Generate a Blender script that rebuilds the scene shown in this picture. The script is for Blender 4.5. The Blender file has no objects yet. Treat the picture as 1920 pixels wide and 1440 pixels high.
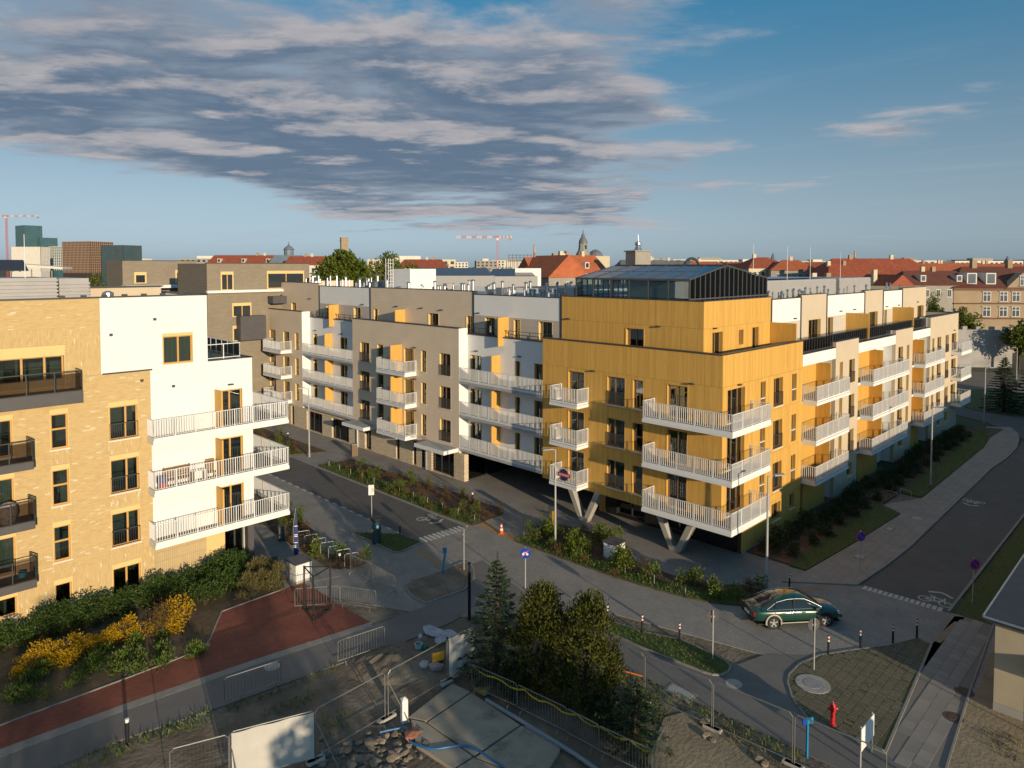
import bpy, bmesh, math, random
from mathutils import Vector, Matrix
R = math.radians
random.seed(7)
SC = bpy.context.scene
COL = SC.collection

# ------------------------------------------------------------------ camera, sky, sun, exposure
CAM_H, FPX, PITCH, PPY = 18.5, 1318.0, R(2.3), 552.0
cam_d = bpy.data.cameras.new('camera')
cam_d.sensor_width = 36.0
cam_d.lens = 36.0 * FPX / 1920.0
cam_d.shift_y = -(720.0 - PPY) / 1920.0
cam_d.clip_start, cam_d.clip_end = 0.5, 20000.0
cam = bpy.data.objects.new('camera', cam_d)
COL.objects.link(cam)
cam.location = (0, 0, CAM_H)
cam.rotation_euler = (R(90) - PITCH, 0, 0)
SC.camera = cam

SUN_H = Vector((0.51, -0.86)).normalized()          # horizontal direction towards the sun
SUN_EL = R(9.8)
sun_d = bpy.data.lights.new('sun', 'SUN')
sun_d.energy = 5.0
sun_d.angle = R(0.55)
sun_d.color = (1.0, 0.81, 0.55)
sun = bpy.data.objects.new('sun', sun_d)
COL.objects.link(sun)
sdir = Vector((SUN_H.x * math.cos(SUN_EL), SUN_H.y * math.cos(SUN_EL), math.sin(SUN_EL)))
sun.rotation_euler = sdir.to_track_quat('Z', 'Y').to_euler()
sun.location = sdir * 100

SC.view_settings.view_transform = 'Standard'
SC.view_settings.look = 'None'
SC.view_settings.exposure = 0.0
SC.view_settings.gamma = 1.0
SC.render.engine = 'CYCLES'
cy = SC.cycles
cy.max_bounces = 5
cy.diffuse_bounces = 2
cy.glossy_bounces = 2
cy.transmission_bounces = 2
cy.transparent_max_bounces = 10
cy.use_denoising = True
cy.sample_clamp_indirect = 4.0
cy.caustics_reflective = cy.caustics_refractive = False


def build_world():
    w = bpy.data.worlds.new('World')
    SC.world = w
    w.use_nodes = True
    nt = w.node_tree
    N, L = nt.nodes, nt.links
    N.clear()
    def nd(t, **k):
        n = N.new(t)
        for a, b in k.items():
            setattr(n, a, b)
        return n
    def math_(op, a, b=None, c=None, clamp=False):
        n = nd('ShaderNodeMath', operation=op, use_clamp=clamp)
        for i, x in enumerate((a, b, c)):
            if x is None:
                continue
            if isinstance(x, (int, float)):
                n.inputs[i].default_value = x
            else:
                L.new(x, n.inputs[i])
        return n.outputs[0]
    def ramp(x, lo, hi):
        n = nd('ShaderNodeMapRange', interpolation_type='SMOOTHSTEP')
        L.new(x, n.inputs['Value'])
        n.inputs['From Min'].default_value = lo
        n.inputs['From Max'].default_value = hi
        return n.outputs['Result']
    def mixc(f, a, b, mode='MIX'):
        n = nd('ShaderNodeMix', data_type='RGBA', blend_type=mode)
        if isinstance(f, (int, float)):
            n.inputs['Factor'].default_value = f
        else:
            L.new(f, n.inputs['Factor'])
        for i, x in ((6, a), (7, b)):
            if isinstance(x, tuple):
                n.inputs[i].default_value = (*x, 1)
            else:
                L.new(x, n.inputs[i])
        return n.outputs[2]
    out = nd('ShaderNodeOutputWorld')
    bg = nd('ShaderNodeBackground')
    bg.inputs['Strength'].default_value = 0.135
    L.new(bg.outputs[0], out.inputs[0])
    sky = nd('ShaderNodeTexSky', sky_type='NISHITA')
    sky.sun_disc = False
    sky.sun_elevation = SUN_EL
    sky.sun_rotation = math.atan2(SUN_H.x, SUN_H.y)
    sky.altitude = 80
    sky.air_density = 1.0
    sky.dust_density = 0.6
    sky.ozone_density = 2.2
    tc = nd('ShaderNodeTexCoord')
    sep = nd('ShaderNodeSeparateXYZ')
    L.new(tc.outputs['Generated'], sep.inputs[0])
    X, Y, Zc = sep.outputs
    zp = math_('MAXIMUM', Zc, 0.0)
    den = math_('ADD', zp, 0.055)
    px, py = math_('DIVIDE', X, den), math_('DIVIDE', Y, den)
    def vec(x, y, z=0.0):
        c = nd('ShaderNodeCombineXYZ')
        for i, q in enumerate((x, y, z)):
            if isinstance(q, (int, float)):
                c.inputs[i].default_value = q
            else:
                L.new(q, c.inputs[i])
        return c.outputs[0]
    def noise(v, s, det, rough=0.55, dist=0.0):
        n = nd('ShaderNodeTexNoise')
        L.new(v, n.inputs['Vector'])
        n.inputs['Scale'].default_value = s
        n.inputs['Detail'].default_value = det
        n.inputs['Roughness'].default_value = rough
        n.inputs['Distortion'].default_value = dist
        return n.outputs['Fac']
    P = vec(math_('MULTIPLY', px, 0.78), math_('MULTIPLY', py, 1.1), 3.7)
    # a second sample a little higher up: the cloud's own side towards the low sun
    den2 = math_('ADD', zp, 0.075)
    P2 = vec(math_('MULTIPLY', math_('DIVIDE', X, den2), 0.78), math_('MULTIPLY', math_('DIVIDE', Y, den2), 1.1), 3.7)
    def dens(pv, sx, sy):
        big = noise(pv, 0.34, 2.0, 0.5)
        mid = noise(pv, 1.25, 7.0, 0.6, 0.25)
        # the bank lies over the middle and left of this part of the sky and thins out towards the right
        bx = math_('DIVIDE', sx, math_('MAXIMUM', sy, 0.5))
        side = ramp(bx, 0.42, 0.06)
        lowc = ramp(math_('SUBTRACT', zp, math_('MULTIPLY', ramp(bx, -0.15, -0.6), 0.085)), 0.025, 0.085)
        m = math_('MULTIPLY', side, lowc)
        t = math_('ADD', math_('MULTIPLY', big, 0.55), math_('MULTIPLY', mid, 0.75))
        return math_('ADD', t, math_('MULTIPLY', m, 0.27)), mid
    d1, mid1 = dens(P, px, py)
    d2, _ = dens(P2, px, py)
    cov = ramp(d1, 0.745, 0.90)
    thick = ramp(d1, 0.78, 1.0)
    lit = ramp(math_('SUBTRACT', d1, d2), -0.01, 0.10)
    fine = noise(P, 5.0, 5.0, 0.6)
    # clear sky: the Nishita sky's brightness, coloured from deep azure overhead to pale blue at the horizon (clear spring air)
    bw = nd('ShaderNodeRGBToBW'); L.new(sky.outputs[0], bw.inputs[0])
    tint = mixc(ramp(zp, 0.0, 0.42), (0.72, 0.93, 1.05), (0.12, 0.72, 1.34))
    lum = math_('MULTIPLY', math_('ADD', math_('MULTIPLY', bw.outputs[0], 0.62), 1.0), 1.0)
    vm = nd('ShaderNodeVectorMath', operation='SCALE'); L.new(tint, vm.inputs[0]); L.new(lum, vm.inputs['Scale'])
    azure = vm.outputs[0]
    # the cloud takes its light from the sky above it and from the low sun
    shade = mixc(thick, (2.5, 2.75, 3.2), (0.85, 1.25, 1.85))
    bright = mixc(math_('MULTIPLY', lit, math_('ADD', math_('MULTIPLY', fine, 0.9), 0.15), None, True), shade, (4.3, 3.9, 3.8))
    cirrus = ramp(noise(vec(math_('MULTIPLY', px, 0.35), math_('MULTIPLY', math_('ADD', py, math_('MULTIPLY', px, 0.9)), 1.3), 9.0), 1.0, 6.0, 0.55, 0.6), 0.50, 0.80)
    clear = mixc(math_('MULTIPLY', cirrus, 0.3), azure, (2.6, 3.3, 4.0))
    horizon_fade = ramp(zp, 0.005, 0.06)
    col = mixc(math_('MULTIPLY', math_('MULTIPLY', cov, 0.93), horizon_fade), clear, bright)
    L.new(col, bg.inputs['Color'])
    return w


build_world()

# ------------------------------------------------------------------ photo pixel -> place
AU = R(44.9)                                   # the street grid: V runs away to the right, U away to the left
UD = Vector((-math.sin(AU), math.cos(AU), 0))
VD = Vector((math.cos(AU), math.sin(AU), 0))


def pray(x, y):
    dx, dz = (x - 960.0) / FPX, -(y - PPY) / FPX
    c, s = math.cos(PITCH), math.sin(PITCH)
    return Vector((dx, c + dz * s, -s + dz * c))


def G(x, y, z=0.0):
    """The point at height z seen at photo pixel (x, y)."""
    r = pray(x, y)
    return Vector((0, 0, CAM_H)) + r * ((z - CAM_H) / r.z)


_a = G(1390, 1039)
ORG = Vector((_a.x, _a.y, 0)) - 2.68 * VD      # foot of the timber-clad corner


def UVW(u, v, z=0.0):
    return ORG + u * UD + v * VD + Vector((0, 0, z))


def at_dist(x, y, dist):
    """The point at photo pixel (x, y), dist metres in front of the camera."""
    r = pray(x, y)
    return Vector((0, 0, CAM_H)) + r * (dist / r.y)


# ------------------------------------------------------------------ objects
def link(o, parent=None):
    COL.objects.link(o)
    if parent is not None:
        o.parent = parent
    return o


def tag(o, label=None, cat=None, group=None, kind=None):
    if label: o['label'] = label
    if cat: o['category'] = cat
    if group: o['group'] = group
    if kind: o['kind'] = kind
    return o


def thing(name, label, cat, loc=(0, 0, 0), rz=0.0, group=None):
    o = bpy.data.objects.new(name, None)
    o.empty_display_size = 0.3
    COL.objects.link(o)
    o.location = loc
    o.rotation_euler = (0, 0, rz)
    return tag(o, label, cat, group)


class MB:
    """Collects boxes, bars, tubes and prisms; build() links them as one mesh object."""
    def __init__(self):
        self.v, self.f, self.m, self.cur = [], [], [], 0

    def face(self, *idx):
        self.f.append(idx); self.m.append(self.cur)

    def poly(self, pts):
        b = len(self.v)
        self.v += [tuple(p) for p in pts]
        self.face(*range(b, b + len(pts)))
        return self

    def box(self, x0, x1, y0, y1, z0, z1):
        if x0 > x1: x0, x1 = x1, x0
        if y0 > y1: y0, y1 = y1, y0
        if z0 > z1: z0, z1 = z1, z0
        b = len(self.v)
        self.v += [(x0, y0, z0), (x1, y0, z0), (x1, y1, z0), (x0, y1, z0), (x0, y0, z1), (x1, y0, z1), (x1, y1, z1), (x0, y1, z1)]
        for q in ((0, 3, 2, 1), (4, 5, 6, 7), (0, 1, 5, 4), (1, 2, 6, 5), (2, 3, 7, 6), (3, 0, 4, 7)):
            self.face(*[b + i for i in q])
        return self

    def hexa(self, p):
        """Box from 8 corners: bottom four, then top four, both counter-clockwise from above."""
        b = len(self.v)
        self.v += [tuple(q) for q in p]
        for q in ((0, 3, 2, 1), (4, 5, 6, 7), (0, 1, 5, 4), (1, 2, 6, 5), (2, 3, 7, 6), (3, 0, 4, 7)):
            self.face(*[b + i for i in q])
        return self

    def prism(self, pts, z0, z1):
        pts = [(p[0], p[1]) for p in pts]
        area = sum(pts[i][0] * pts[(i + 1) % len(pts)][1] - pts[(i + 1) % len(pts)][0] * pts[i][1] for i in range(len(pts)))
        if area < 0: pts = pts[::-1]
        n, b = len(pts), len(self.v)
        self.v += [(x, y, z0) for x, y in pts] + [(x, y, z1) for x, y in pts]
        self.face(*[b + i for i in range(n)][::-1])
        self.face(*[b + n + i for i in range(n)])
        for i in range(n):
            j = (i + 1) % n
            self.face(b + i, b + j, b + n + j, b + n + i)
        return self

    def bar(self, a, c, w, h=None, up=(0, 0, 1)):
        """Square bar from a to c, w across and h along 'up'."""
        h = w if h is None else h
        a, c = Vector(a), Vector(c)
        d = (c - a).normalized()
        u = Vector(up)
        if abs(d.dot(u)) > 0.98: u = Vector((1, 0, 0))
        s = d.cross(u).normalized(); t = s.cross(d).normalized()
        s *= w / 2; t *= h / 2
        b = len(self.v)
        for p in (a, c):
            self.v += [tuple(p - s - t), tuple(p + s - t), tuple(p + s + t), tuple(p - s + t)]
        for q in ((0, 3, 2, 1), (4, 5, 6, 7), (0, 1, 5, 4), (1, 2, 6, 5), (2, 3, 7, 6), (3, 0, 4, 7)):
            self.face(*[b + i for i in q][::-1])
        return self

    def tube(self, pts, r, n=8, cap=True):
        pts = [Vector(p) for p in pts]
        rr = r if isinstance(r, (list, tuple)) else [r] * len(pts)
        b = len(self.v)
        ref = None
        for i, p in enumerate(pts):
            d = (pts[min(i + 1, len(pts) - 1)] - pts[max(i - 1, 0)]).normalized()
            if ref is None:
                ref = Vector((0, 0, 1)) if abs(d.z) < 0.9 else Vector((1, 0, 0))
            s = d.cross(ref).normalized(); t = s.cross(d).normalized(); ref = t
            for k in range(n):
                a = 2 * math.pi * k / n
                self.v.append(tuple(p + (s * math.cos(a) + t * math.sin(a)) * rr[i]))
        for i in range(len(pts) - 1):
            for k in range(n):
                k2 = (k + 1) % n
                self.face(b + i * n + k, b + i * n + k2, b + (i + 1) * n + k2, b + (i + 1) * n + k)
        if cap:
            self.face(*[b + k for k in range(n)][::-1])
            e = b + (len(pts) - 1) * n
            self.face(*[e + k for k in range(n)])
        return self

    def lathe(self, prof, n=16, c=(0, 0, 0)):
        b = len(self.v)
        for r, z in prof:
            for k in range(n):
                a = 2 * math.pi * k / n
                self.v.append((c[0] + r * math.cos(a), c[1] + r * math.sin(a), c[2] + z))
        for i in range(len(prof) - 1):
            for k in range(n):
                k2 = (k + 1) % n
                self.face(b + i * n + k, b + i * n + k2, b + (i + 1) * n + k2, b + (i + 1) * n + k)
        self.face(*[b + k for k in range(n)][::-1])
        e = b + (len(prof) - 1) * n
        self.face(*[e + k for k in range(n)])
        return self

    def mesh(self, name, mats, smooth=False):
        me = bpy.data.meshes.new(name)
        me.from_pydata(self.v, [], self.f)
        mats = mats if isinstance(mats, (list, tuple)) else [mats]
        for m in mats: me.materials.append(m)
        if len(mats) > 1: me.polygons.foreach_set('material_index', self.m)
        if smooth:
            me.polygons.foreach_set('use_smooth', [True] * len(me.polygons))
        me.update()
        return me

    def build(self, name, mats, parent=None, loc=None, rz=0.0, smooth=False):
        o = bpy.data.objects.new(name, self.mesh(name, mats, smooth))
        link(o, parent)
        if loc is not None: o.location = loc
        if rz: o.rotation_euler = (0, 0, rz)
        return o


def fix_normals(o):
    bm = bmesh.new(); bm.from_mesh(o.data)
    bmesh.ops.recalc_face_normals(bm, faces=bm.faces)
    bm.to_mesh(o.data); bm.free()
    return o


def bevel(o, w, seg=1):
    bm = bmesh.new(); bm.from_mesh(o.data)
    bmesh.ops.bevel(bm, geom=bm.edges[:], offset=w, segments=seg, affect='EDGES', profile=0.5)
    bm.to_mesh(o.data); bm.free()
    return o


def copy_tree(root, loc=None, rz=None, parent=None):
    c = root.copy()
    COL.objects.link(c)
    c.parent = parent
    for ch in root.children: copy_tree(ch, None, None, c)
    if loc is not None: c.location = loc
    if rz is not None: c.rotation_euler = (0, 0, rz)
    return c


def struct(name, mb, mat, parent=None):
    o = mb.build(name, mat, parent)
    o['kind'] = 'structure'
    return o
# ------------------------------------------------------------------ materials
_M = {}


def mat(name, c1, c2=None, scale=4.0, rough=0.75, bump=0.0, bscale=None, metal=0.0, spec=0.4, detail=4.0, stretch=(1, 1, 1), lo=0.35, hi=0.65, rand=0.0, dirt=None, coat=0.0):
    """Principled surface: two colours mixed by noise in metres, fine relief, a little tone of its own per object."""
    if name in _M: return _M[name]
    m = bpy.data.materials.new(name); _M[name] = m
    m.use_nodes = True
    nt = m.node_tree; N, L = nt.nodes, nt.links
    bs = N['Principled BSDF']
    bs.inputs['Roughness'].default_value = rough
    bs.inputs['Metallic'].default_value = metal
    bs.inputs['Specular IOR Level'].default_value = spec
    bs.inputs['Base Color'].default_value = (*c1, 1)
    if coat: bs.inputs['Coat Weight'].default_value = coat; bs.inputs['Coat Roughness'].default_value = 0.05
    if c2 is None and not bump and not rand: return m
    tc = N.new('ShaderNodeTexCoord')
    mp = N.new('ShaderNodeMapping'); mp.inputs['Scale'].default_value = stretch
    L.new(tc.outputs['Object'], mp.inputs[0])
    col = None
    if c2 is not None:
        nz = N.new('ShaderNodeTexNoise')
        nz.inputs['Scale'].default_value = scale; nz.inputs['Detail'].default_value = detail; nz.inputs['Roughness'].default_value = 0.6
        L.new(mp.outputs[0], nz.inputs['Vector'])
        mr = N.new('ShaderNodeMapRange'); mr.inputs['From Min'].default_value = lo; mr.inputs['From Max'].default_value = hi
        L.new(nz.outputs['Fac'], mr.inputs['Value'])
        mx = N.new('ShaderNodeMix'); mx.data_type = 'RGBA'
        L.new(mr.outputs[0], mx.inputs['Factor'])
        mx.inputs[6].default_value = (*c1, 1); mx.inputs[7].default_value = (*c2, 1)
        col = mx.outputs[2]
    if dirt:
        nz = N.new('ShaderNodeTexNoise'); nz.inputs['Scale'].default_value = dirt[1]; nz.inputs['Detail'].default_value = 6.0; nz.inputs['Roughness'].default_value = 0.7
        L.new(tc.outputs['Object'], nz.inputs['Vector'])
        mr = N.new('ShaderNodeMapRange'); mr.inputs['From Min'].default_value = dirt[2]; mr.inputs['From Max'].default_value = dirt[3]
        L.new(nz.outputs['Fac'], mr.inputs['Value'])
        mx = N.new('ShaderNodeMix'); mx.data_type = 'RGBA'
        L.new(mr.outputs[0], mx.inputs['Factor'])
        if col is None: mx.inputs[6].default_value = (*c1, 1)
        else: L.new(col, mx.inputs[6])
        mx.inputs[7].default_value = (*dirt[0], 1)
        col = mx.outputs[2]
    if rand:
        oi = N.new('ShaderNodeObjectInfo')
        hs = N.new('ShaderNodeHueSaturation')
        mr = N.new('ShaderNodeMapRange'); mr.inputs['To Min'].default_value = 1 - rand; mr.inputs['To Max'].default_value = 1 + rand
        L.new(oi.outputs['Random'], mr.inputs['Value']); L.new(mr.outputs[0], hs.inputs['Value'])
        if col is None: hs.inputs['Color'].default_value = (*c1, 1)
        else: L.new(col, hs.inputs['Color'])
        col = hs.outputs[0]
    if col is not None: L.new(col, bs.inputs['Base Color'])
    if bump:
        nb = N.new('ShaderNodeTexNoise'); nb.inputs['Scale'].default_value = bscale or scale * 4; nb.inputs['Detail'].default_value = 5.0
        L.new(mp.outputs[0], nb.inputs['Vector'])
        bp = N.new('ShaderNodeBump'); bp.inputs['Strength'].default_value = 1.0; bp.inputs['Distance'].default_value = bump
        L.new(nb.outputs['Fac'], bp.inputs['Height']); L.new(bp.outputs[0], bs.inputs['Normal'])
    return m


def _base(name, rough=0.8, spec=0.35):
    m = bpy.data.materials.new(name); _M[name] = m
    m.use_nodes = True
    nt = m.node_tree
    bs = nt.nodes['Principled BSDF']
    bs.inputs['Roughness'].default_value = rough
    bs.inputs['Specular IOR Level'].default_value = spec
    return m, nt.nodes, nt.links, bs


def brick_mat(name, c1, c2, mortar, bw, bh, axis='x', rough=0.85, msize=0.008, bump=0.006, off=0.5, soft=None, vary=0.0):
    """Laid units (small tiles, far bricks, paving) too small to build one by one: axis says which local axis runs along the course; 'g' lies flat."""
    m, N, L, bs = _base(name, rough)
    tc = N.new('ShaderNodeTexCoord')
    sp = N.new('ShaderNodeSeparateXYZ'); cb = N.new('ShaderNodeCombineXYZ')
    L.new(tc.outputs['Object'], sp.inputs[0])
    a, b = {'x': (0, 2), 'y': (1, 2), 'g': (0, 1), 'z': (2, 0), 'zy': (2, 1)}[axis]
    L.new(sp.outputs[a], cb.inputs[0]); L.new(sp.outputs[b], cb.inputs[1])
    br = N.new('ShaderNodeTexBrick')
    br.offset = off
    br.inputs['Scale'].default_value = 1.0
    br.inputs['Brick Width'].default_value = bw; br.inputs['Row Height'].default_value = bh
    br.inputs['Mortar Size'].default_value = msize; br.inputs['Mortar Smooth'].default_value = 0.2
    br.inputs['Color1'].default_value = (*c1, 1); br.inputs['Color2'].default_value = (*c2, 1); br.inputs['Mortar'].default_value = (*mortar, 1)
    L.new(cb.outputs[0], br.inputs['Vector'])
    nz = N.new('ShaderNodeTexNoise'); nz.inputs['Scale'].default_value = 0.55; nz.inputs['Detail'].default_value = 7.0; nz.inputs['Roughness'].default_value = 0.68
    L.new(tc.outputs['Object'], nz.inputs['Vector'])
    mr = N.new('ShaderNodeMapRange'); mr.inputs['From Min'].default_value = 0.3; mr.inputs['From Max'].default_value = 0.7
    mr.inputs['To Min'].default_value = 1 - vary; mr.inputs['To Max'].default_value = 1 + vary
    L.new(nz.outputs['Fac'], mr.inputs['Value'])
    hs = N.new('ShaderNodeHueSaturation'); L.new(mr.outputs[0], hs.inputs['Value']); L.new(br.outputs['Color'], hs.inputs['Color'])
    L.new(hs.outputs[0], bs.inputs['Base Color'])
    bp = N.new('ShaderNodeBump'); bp.inputs['Distance'].default_value = bump
    L.new(br.outputs['Fac'], bp.inputs['Height']); bp.invert = True
    L.new(bp.outputs[0], bs.inputs['Normal'])
    return m


def wood_mat(name, c1, c2, axis='x', plank=0.14):
    """Timber-look cladding: narrow upright boards, each of its own tone, with streaky grain."""
    m, N, L, bs = _base(name, 0.55, 0.35)
    tc = N.new('ShaderNodeTexCoord'); oi = N.new('ShaderNodeObjectInfo')
    sp = N.new('ShaderNodeSeparateXYZ'); L.new(tc.outputs['Object'], sp.inputs[0])
    add = N.new('ShaderNodeMath'); add.operation = 'ADD'
    L.new(sp.outputs[0], add.inputs[0]); L.new(sp.outputs[1], add.inputs[1])
    dv = N.new('ShaderNodeMath'); dv.operation = 'DIVIDE'; dv.inputs[1].default_value = plank
    L.new(add.outputs[0], dv.inputs[0])
    fl = N.new('ShaderNodeMath'); fl.operation = 'FLOOR'; L.new(dv.outputs[0], fl.inputs[0])
    wn = N.new('ShaderNodeTexWhiteNoise'); wn.noise_dimensions = '2D'
    cb = N.new('ShaderNodeCombineXYZ'); L.new(fl.outputs[0], cb.inputs[0]); L.new(oi.outputs['Random'], cb.inputs[1])
    L.new(cb.outputs[0], wn.inputs['Vector'])
    mp = N.new('ShaderNodeMapping'); mp.inputs['Scale'].default_value = (14, 14, 0.7); L.new(tc.outputs['Object'], mp.inputs[0])
    nz = N.new('ShaderNodeTexNoise'); nz.inputs['Scale'].default_value = 1.0; nz.inputs['Detail'].default_value = 5.0; L.new(mp.outputs[0], nz.inputs['Vector'])
    ad = N.new('ShaderNodeMath'); ad.operation = 'MULTIPLY_ADD'; ad.inputs[1].default_value = 0.45; L.new(wn.outputs['Value'], ad.inputs[0])
    mr = N.new('ShaderNodeMapRange'); mr.inputs['From Min'].default_value = 0.3; mr.inputs['From Max'].default_value = 0.7; mr.inputs['To Max'].default_value = 0.55
    L.new(nz.outputs['Fac'], mr.inputs['Value']); L.new(mr.outputs[0], ad.inputs[2])
    mx = N.new('ShaderNodeMix'); mx.data_type = 'RGBA'; L.new(ad.outputs[0], mx.inputs['Factor'])
    mx.inputs[6].default_value = (*c1, 1); mx.inputs[7].default_value = (*c2, 1)
    fr = N.new('ShaderNodeMath'); fr.operation = 'FRACT'; L.new(dv.outputs[0], fr.inputs[0])
    gt = N.new('ShaderNodeMath'); gt.operation = 'GREATER_THAN'; gt.inputs[1].default_value = 0.93; L.new(fr.outputs[0], gt.inputs[0])
    bp = N.new('ShaderNodeBump'); bp.inputs['Distance'].default_value = 0.006; bp.invert = True
    L.new(gt.outputs[0], bp.inputs['Height']); L.new(bp.outputs[0], bs.inputs['Normal'])
    L.new(mx.outputs[2], bs.inputs['Base Color'])
    return m


def island_mat(name, cols, rough=0.85, bump=0.0, spec=0.3, trans=0.0, sub=None):
    """Every loose piece of the mesh takes one tone out of cols."""
    m, N, L, bs = _base(name, rough, spec)
    ge = N.new('ShaderNodeNewGeometry')
    rp = N.new('ShaderNodeValToRGB'); rp.color_ramp.interpolation = 'LINEAR'
    L.new(ge.outputs['Random Per Island'], rp.inputs[0])
    e = rp.color_ramp.elements
    while len(e) < len(cols): e.new(0.5)
    for i, c in enumerate(cols):
        e[i].position = c[3] if len(c) > 3 else i / (len(cols) - 1)
        e[i].color = (*c[:3], 1)
    L.new(rp.outputs[0], bs.inputs['Base Color'])
    if trans:
        tb = N.new('ShaderNodeBsdfTranslucent'); ms = N.new('ShaderNodeMixShader'); ms.inputs[0].default_value = trans
        L.new(rp.outputs[0], tb.inputs[0]); L.new(bs.outputs[0], ms.inputs[1]); L.new(tb.outputs[0], ms.inputs[2])
        L.new(ms.outputs[0], N['Material Output'].inputs[0])
    if bump:
        tc = N.new('ShaderNodeTexCoord'); nb = N.new('ShaderNodeTexNoise'); nb.inputs['Scale'].default_value = 60
        L.new(tc.outputs['Object'], nb.inputs['Vector'])
        bp = N.new('ShaderNodeBump'); bp.inputs['Distance'].default_value = bump; L.new(nb.outputs['Fac'], bp.inputs['Height']); L.new(bp.outputs[0], bs.inputs['Normal'])
    return m


def glass_mat(name, tint=(0.55, 0.62, 0.6), refl=0.16, rough=0.01, wav=0.0):
    m = bpy.data.materials.new(name); _M[name] = m
    m.use_nodes = True
    nt = m.node_tree; N, L = nt.nodes, nt.links
    N.remove(N['Principled BSDF'])
    tr = N.new('ShaderNodeBsdfTransparent'); tr.inputs[0].default_value = (*tint, 1)
    gl = N.new('ShaderNodeBsdfGlossy'); gl.inputs['Roughness'].default_value = rough; gl.inputs['Color'].default_value = (0.9, 0.95, 1, 1)
    lw = N.new('ShaderNodeLayerWeight'); lw.inputs['Blend'].default_value = 0.25
    mr = N.new('ShaderNodeMapRange'); mr.inputs['To Min'].default_value = refl; mr.inputs['To Max'].default_value = 1.0
    L.new(lw.outputs['Fresnel'], mr.inputs['Value'])
    ms = N.new('ShaderNodeMixShader'); L.new(mr.outputs[0], ms.inputs[0]); L.new(tr.outputs[0], ms.inputs[1]); L.new(gl.outputs[0], ms.inputs[2])
    if wav:
        tc = N.new('ShaderNodeTexCoord'); nb = N.new('ShaderNodeTexNoise'); nb.inputs['Scale'].default_value = 0.8
        L.new(tc.outputs['Object'], nb.inputs['Vector'])
        bp = N.new('ShaderNodeBump'); bp.inputs['Distance'].default_value = wav; L.new(nb.outputs['Fac'], bp.inputs['Height']); L.new(bp.outputs[0], gl.inputs['Normal'])
    L.new(ms.outputs[0], N['Material Output'].inputs[0])
    return m


M_white = mat('white_render', (0.79, 0.775, 0.75), (0.755, 0.74, 0.715), 0.6, 0.9, bump=0.0012, bscale=90)
M_beige = mat('beige_render', (0.56, 0.46, 0.335), (0.53, 0.435, 0.315), 0.7, 0.9, bump=0.0012, bscale=90)
M_taupe = brick_mat('taupe_tiles_street', (0.70, 0.565, 0.42), (0.685, 0.55, 0.41), (0.54, 0.43, 0.315), 1.6, 0.145, 'y', 0.7, 0.006, 0.003, 0.5, vary=0.05)
M_gold = wood_mat('timber_cladding', (0.53, 0.285, 0.062), (0.73, 0.43, 0.105))
M_goldback = mat('cladding_backing', (0.09, 0.055, 0.025), rough=0.9)
M_golds = mat('timber_screen', (0.64, 0.37, 0.085), (0.56, 0.31, 0.068), 1.2, 0.6, stretch=(5, 5, 0.4))
M_ochre = mat('ochre_lining', (0.72, 0.51, 0.22), (0.68, 0.48, 0.20), 2.0, 0.6)
M_frame = mat('larch_frame', (0.56, 0.32, 0.10), (0.50, 0.28, 0.085), 6.0, 0.5)
M_frame_dk = mat('brown_frame', (0.24, 0.155, 0.085), (0.20, 0.13, 0.07), 6.0, 0.5)
M_anth = mat('anthracite_metal', (0.05, 0.05, 0.055), (0.042, 0.042, 0.046), 3.0, 0.45, spec=0.5)
M_anth2 = mat('graphite_panel', (0.085, 0.08, 0.085), (0.075, 0.07, 0.075), 2.0, 0.5)
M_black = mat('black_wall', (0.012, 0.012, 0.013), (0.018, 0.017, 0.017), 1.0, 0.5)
M_railw = mat('white_steel', (0.76, 0.75, 0.74), (0.72, 0.71, 0.70), 2.0, 0.5)
M_fasc = mat('white_fascia', (0.76, 0.75, 0.735), (0.71, 0.70, 0.685), 0.8, 0.7)
M_deck = mat('balcony_floor', (0.16, 0.145, 0.13), (0.13, 0.118, 0.105), 3.0, 0.8)
M_conc = mat('concrete', (0.40, 0.375, 0.33), (0.33, 0.31, 0.275), 1.3, 0.85, bump=0.003, bscale=30)
M_room = mat('room_plaster', (0.50, 0.50, 0.42), (0.26, 0.26, 0.23), 0.35, 0.9)
M_curtain = mat('curtain', (0.62, 0.60, 0.52), (0.50, 0.48, 0.42), 2.0, 0.9, stretch=(6, 6, 0.3))
M_roof = mat('roof_membrane', (0.13, 0.13, 0.135), (0.20, 0.195, 0.19), 0.5, 0.85)
M_roofl = mat('pale_roof_membrane', (0.42, 0.41, 0.40), (0.34, 0.33, 0.32), 0.5, 0.85)
M_zinc = mat('galvanised_steel', (0.42, 0.44, 0.46), (0.34, 0.36, 0.38), 3.0, 0.35, metal=0.8)
M_steel = mat('painted_steel_grey', (0.34, 0.34, 0.345), (0.29, 0.29, 0.295), 3.0, 0.45, metal=0.3)
M_grille = mat('pale_grey_cladding', (0.37, 0.355, 0.35), (0.34, 0.33, 0.325), 1.5, 0.5)
M_pane = glass_mat('window_pane')
M_panesky = glass_mat('greenhouse_pane', (0.5, 0.62, 0.66), 0.10, 0.015)
M_smoke = glass_mat('smoked_glass', (0.66, 0.63, 0.62), 0.04, 0.03)
M_clear = glass_mat('clear_guard_glass', (0.62, 0.66, 0.66), 0.06, 0.02)
M_shop = glass_mat('shopfront_pane', (0.22, 0.27, 0.25), 0.08)
M_tileb = brick_mat('relief_tile', (0.72, 0.59, 0.41), (0.60, 0.48, 0.33), (0.38, 0.30, 0.20), 0.42, 0.12, 'y', 0.85, 0.015, 0.02, 0.5, vary=0.06)
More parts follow.
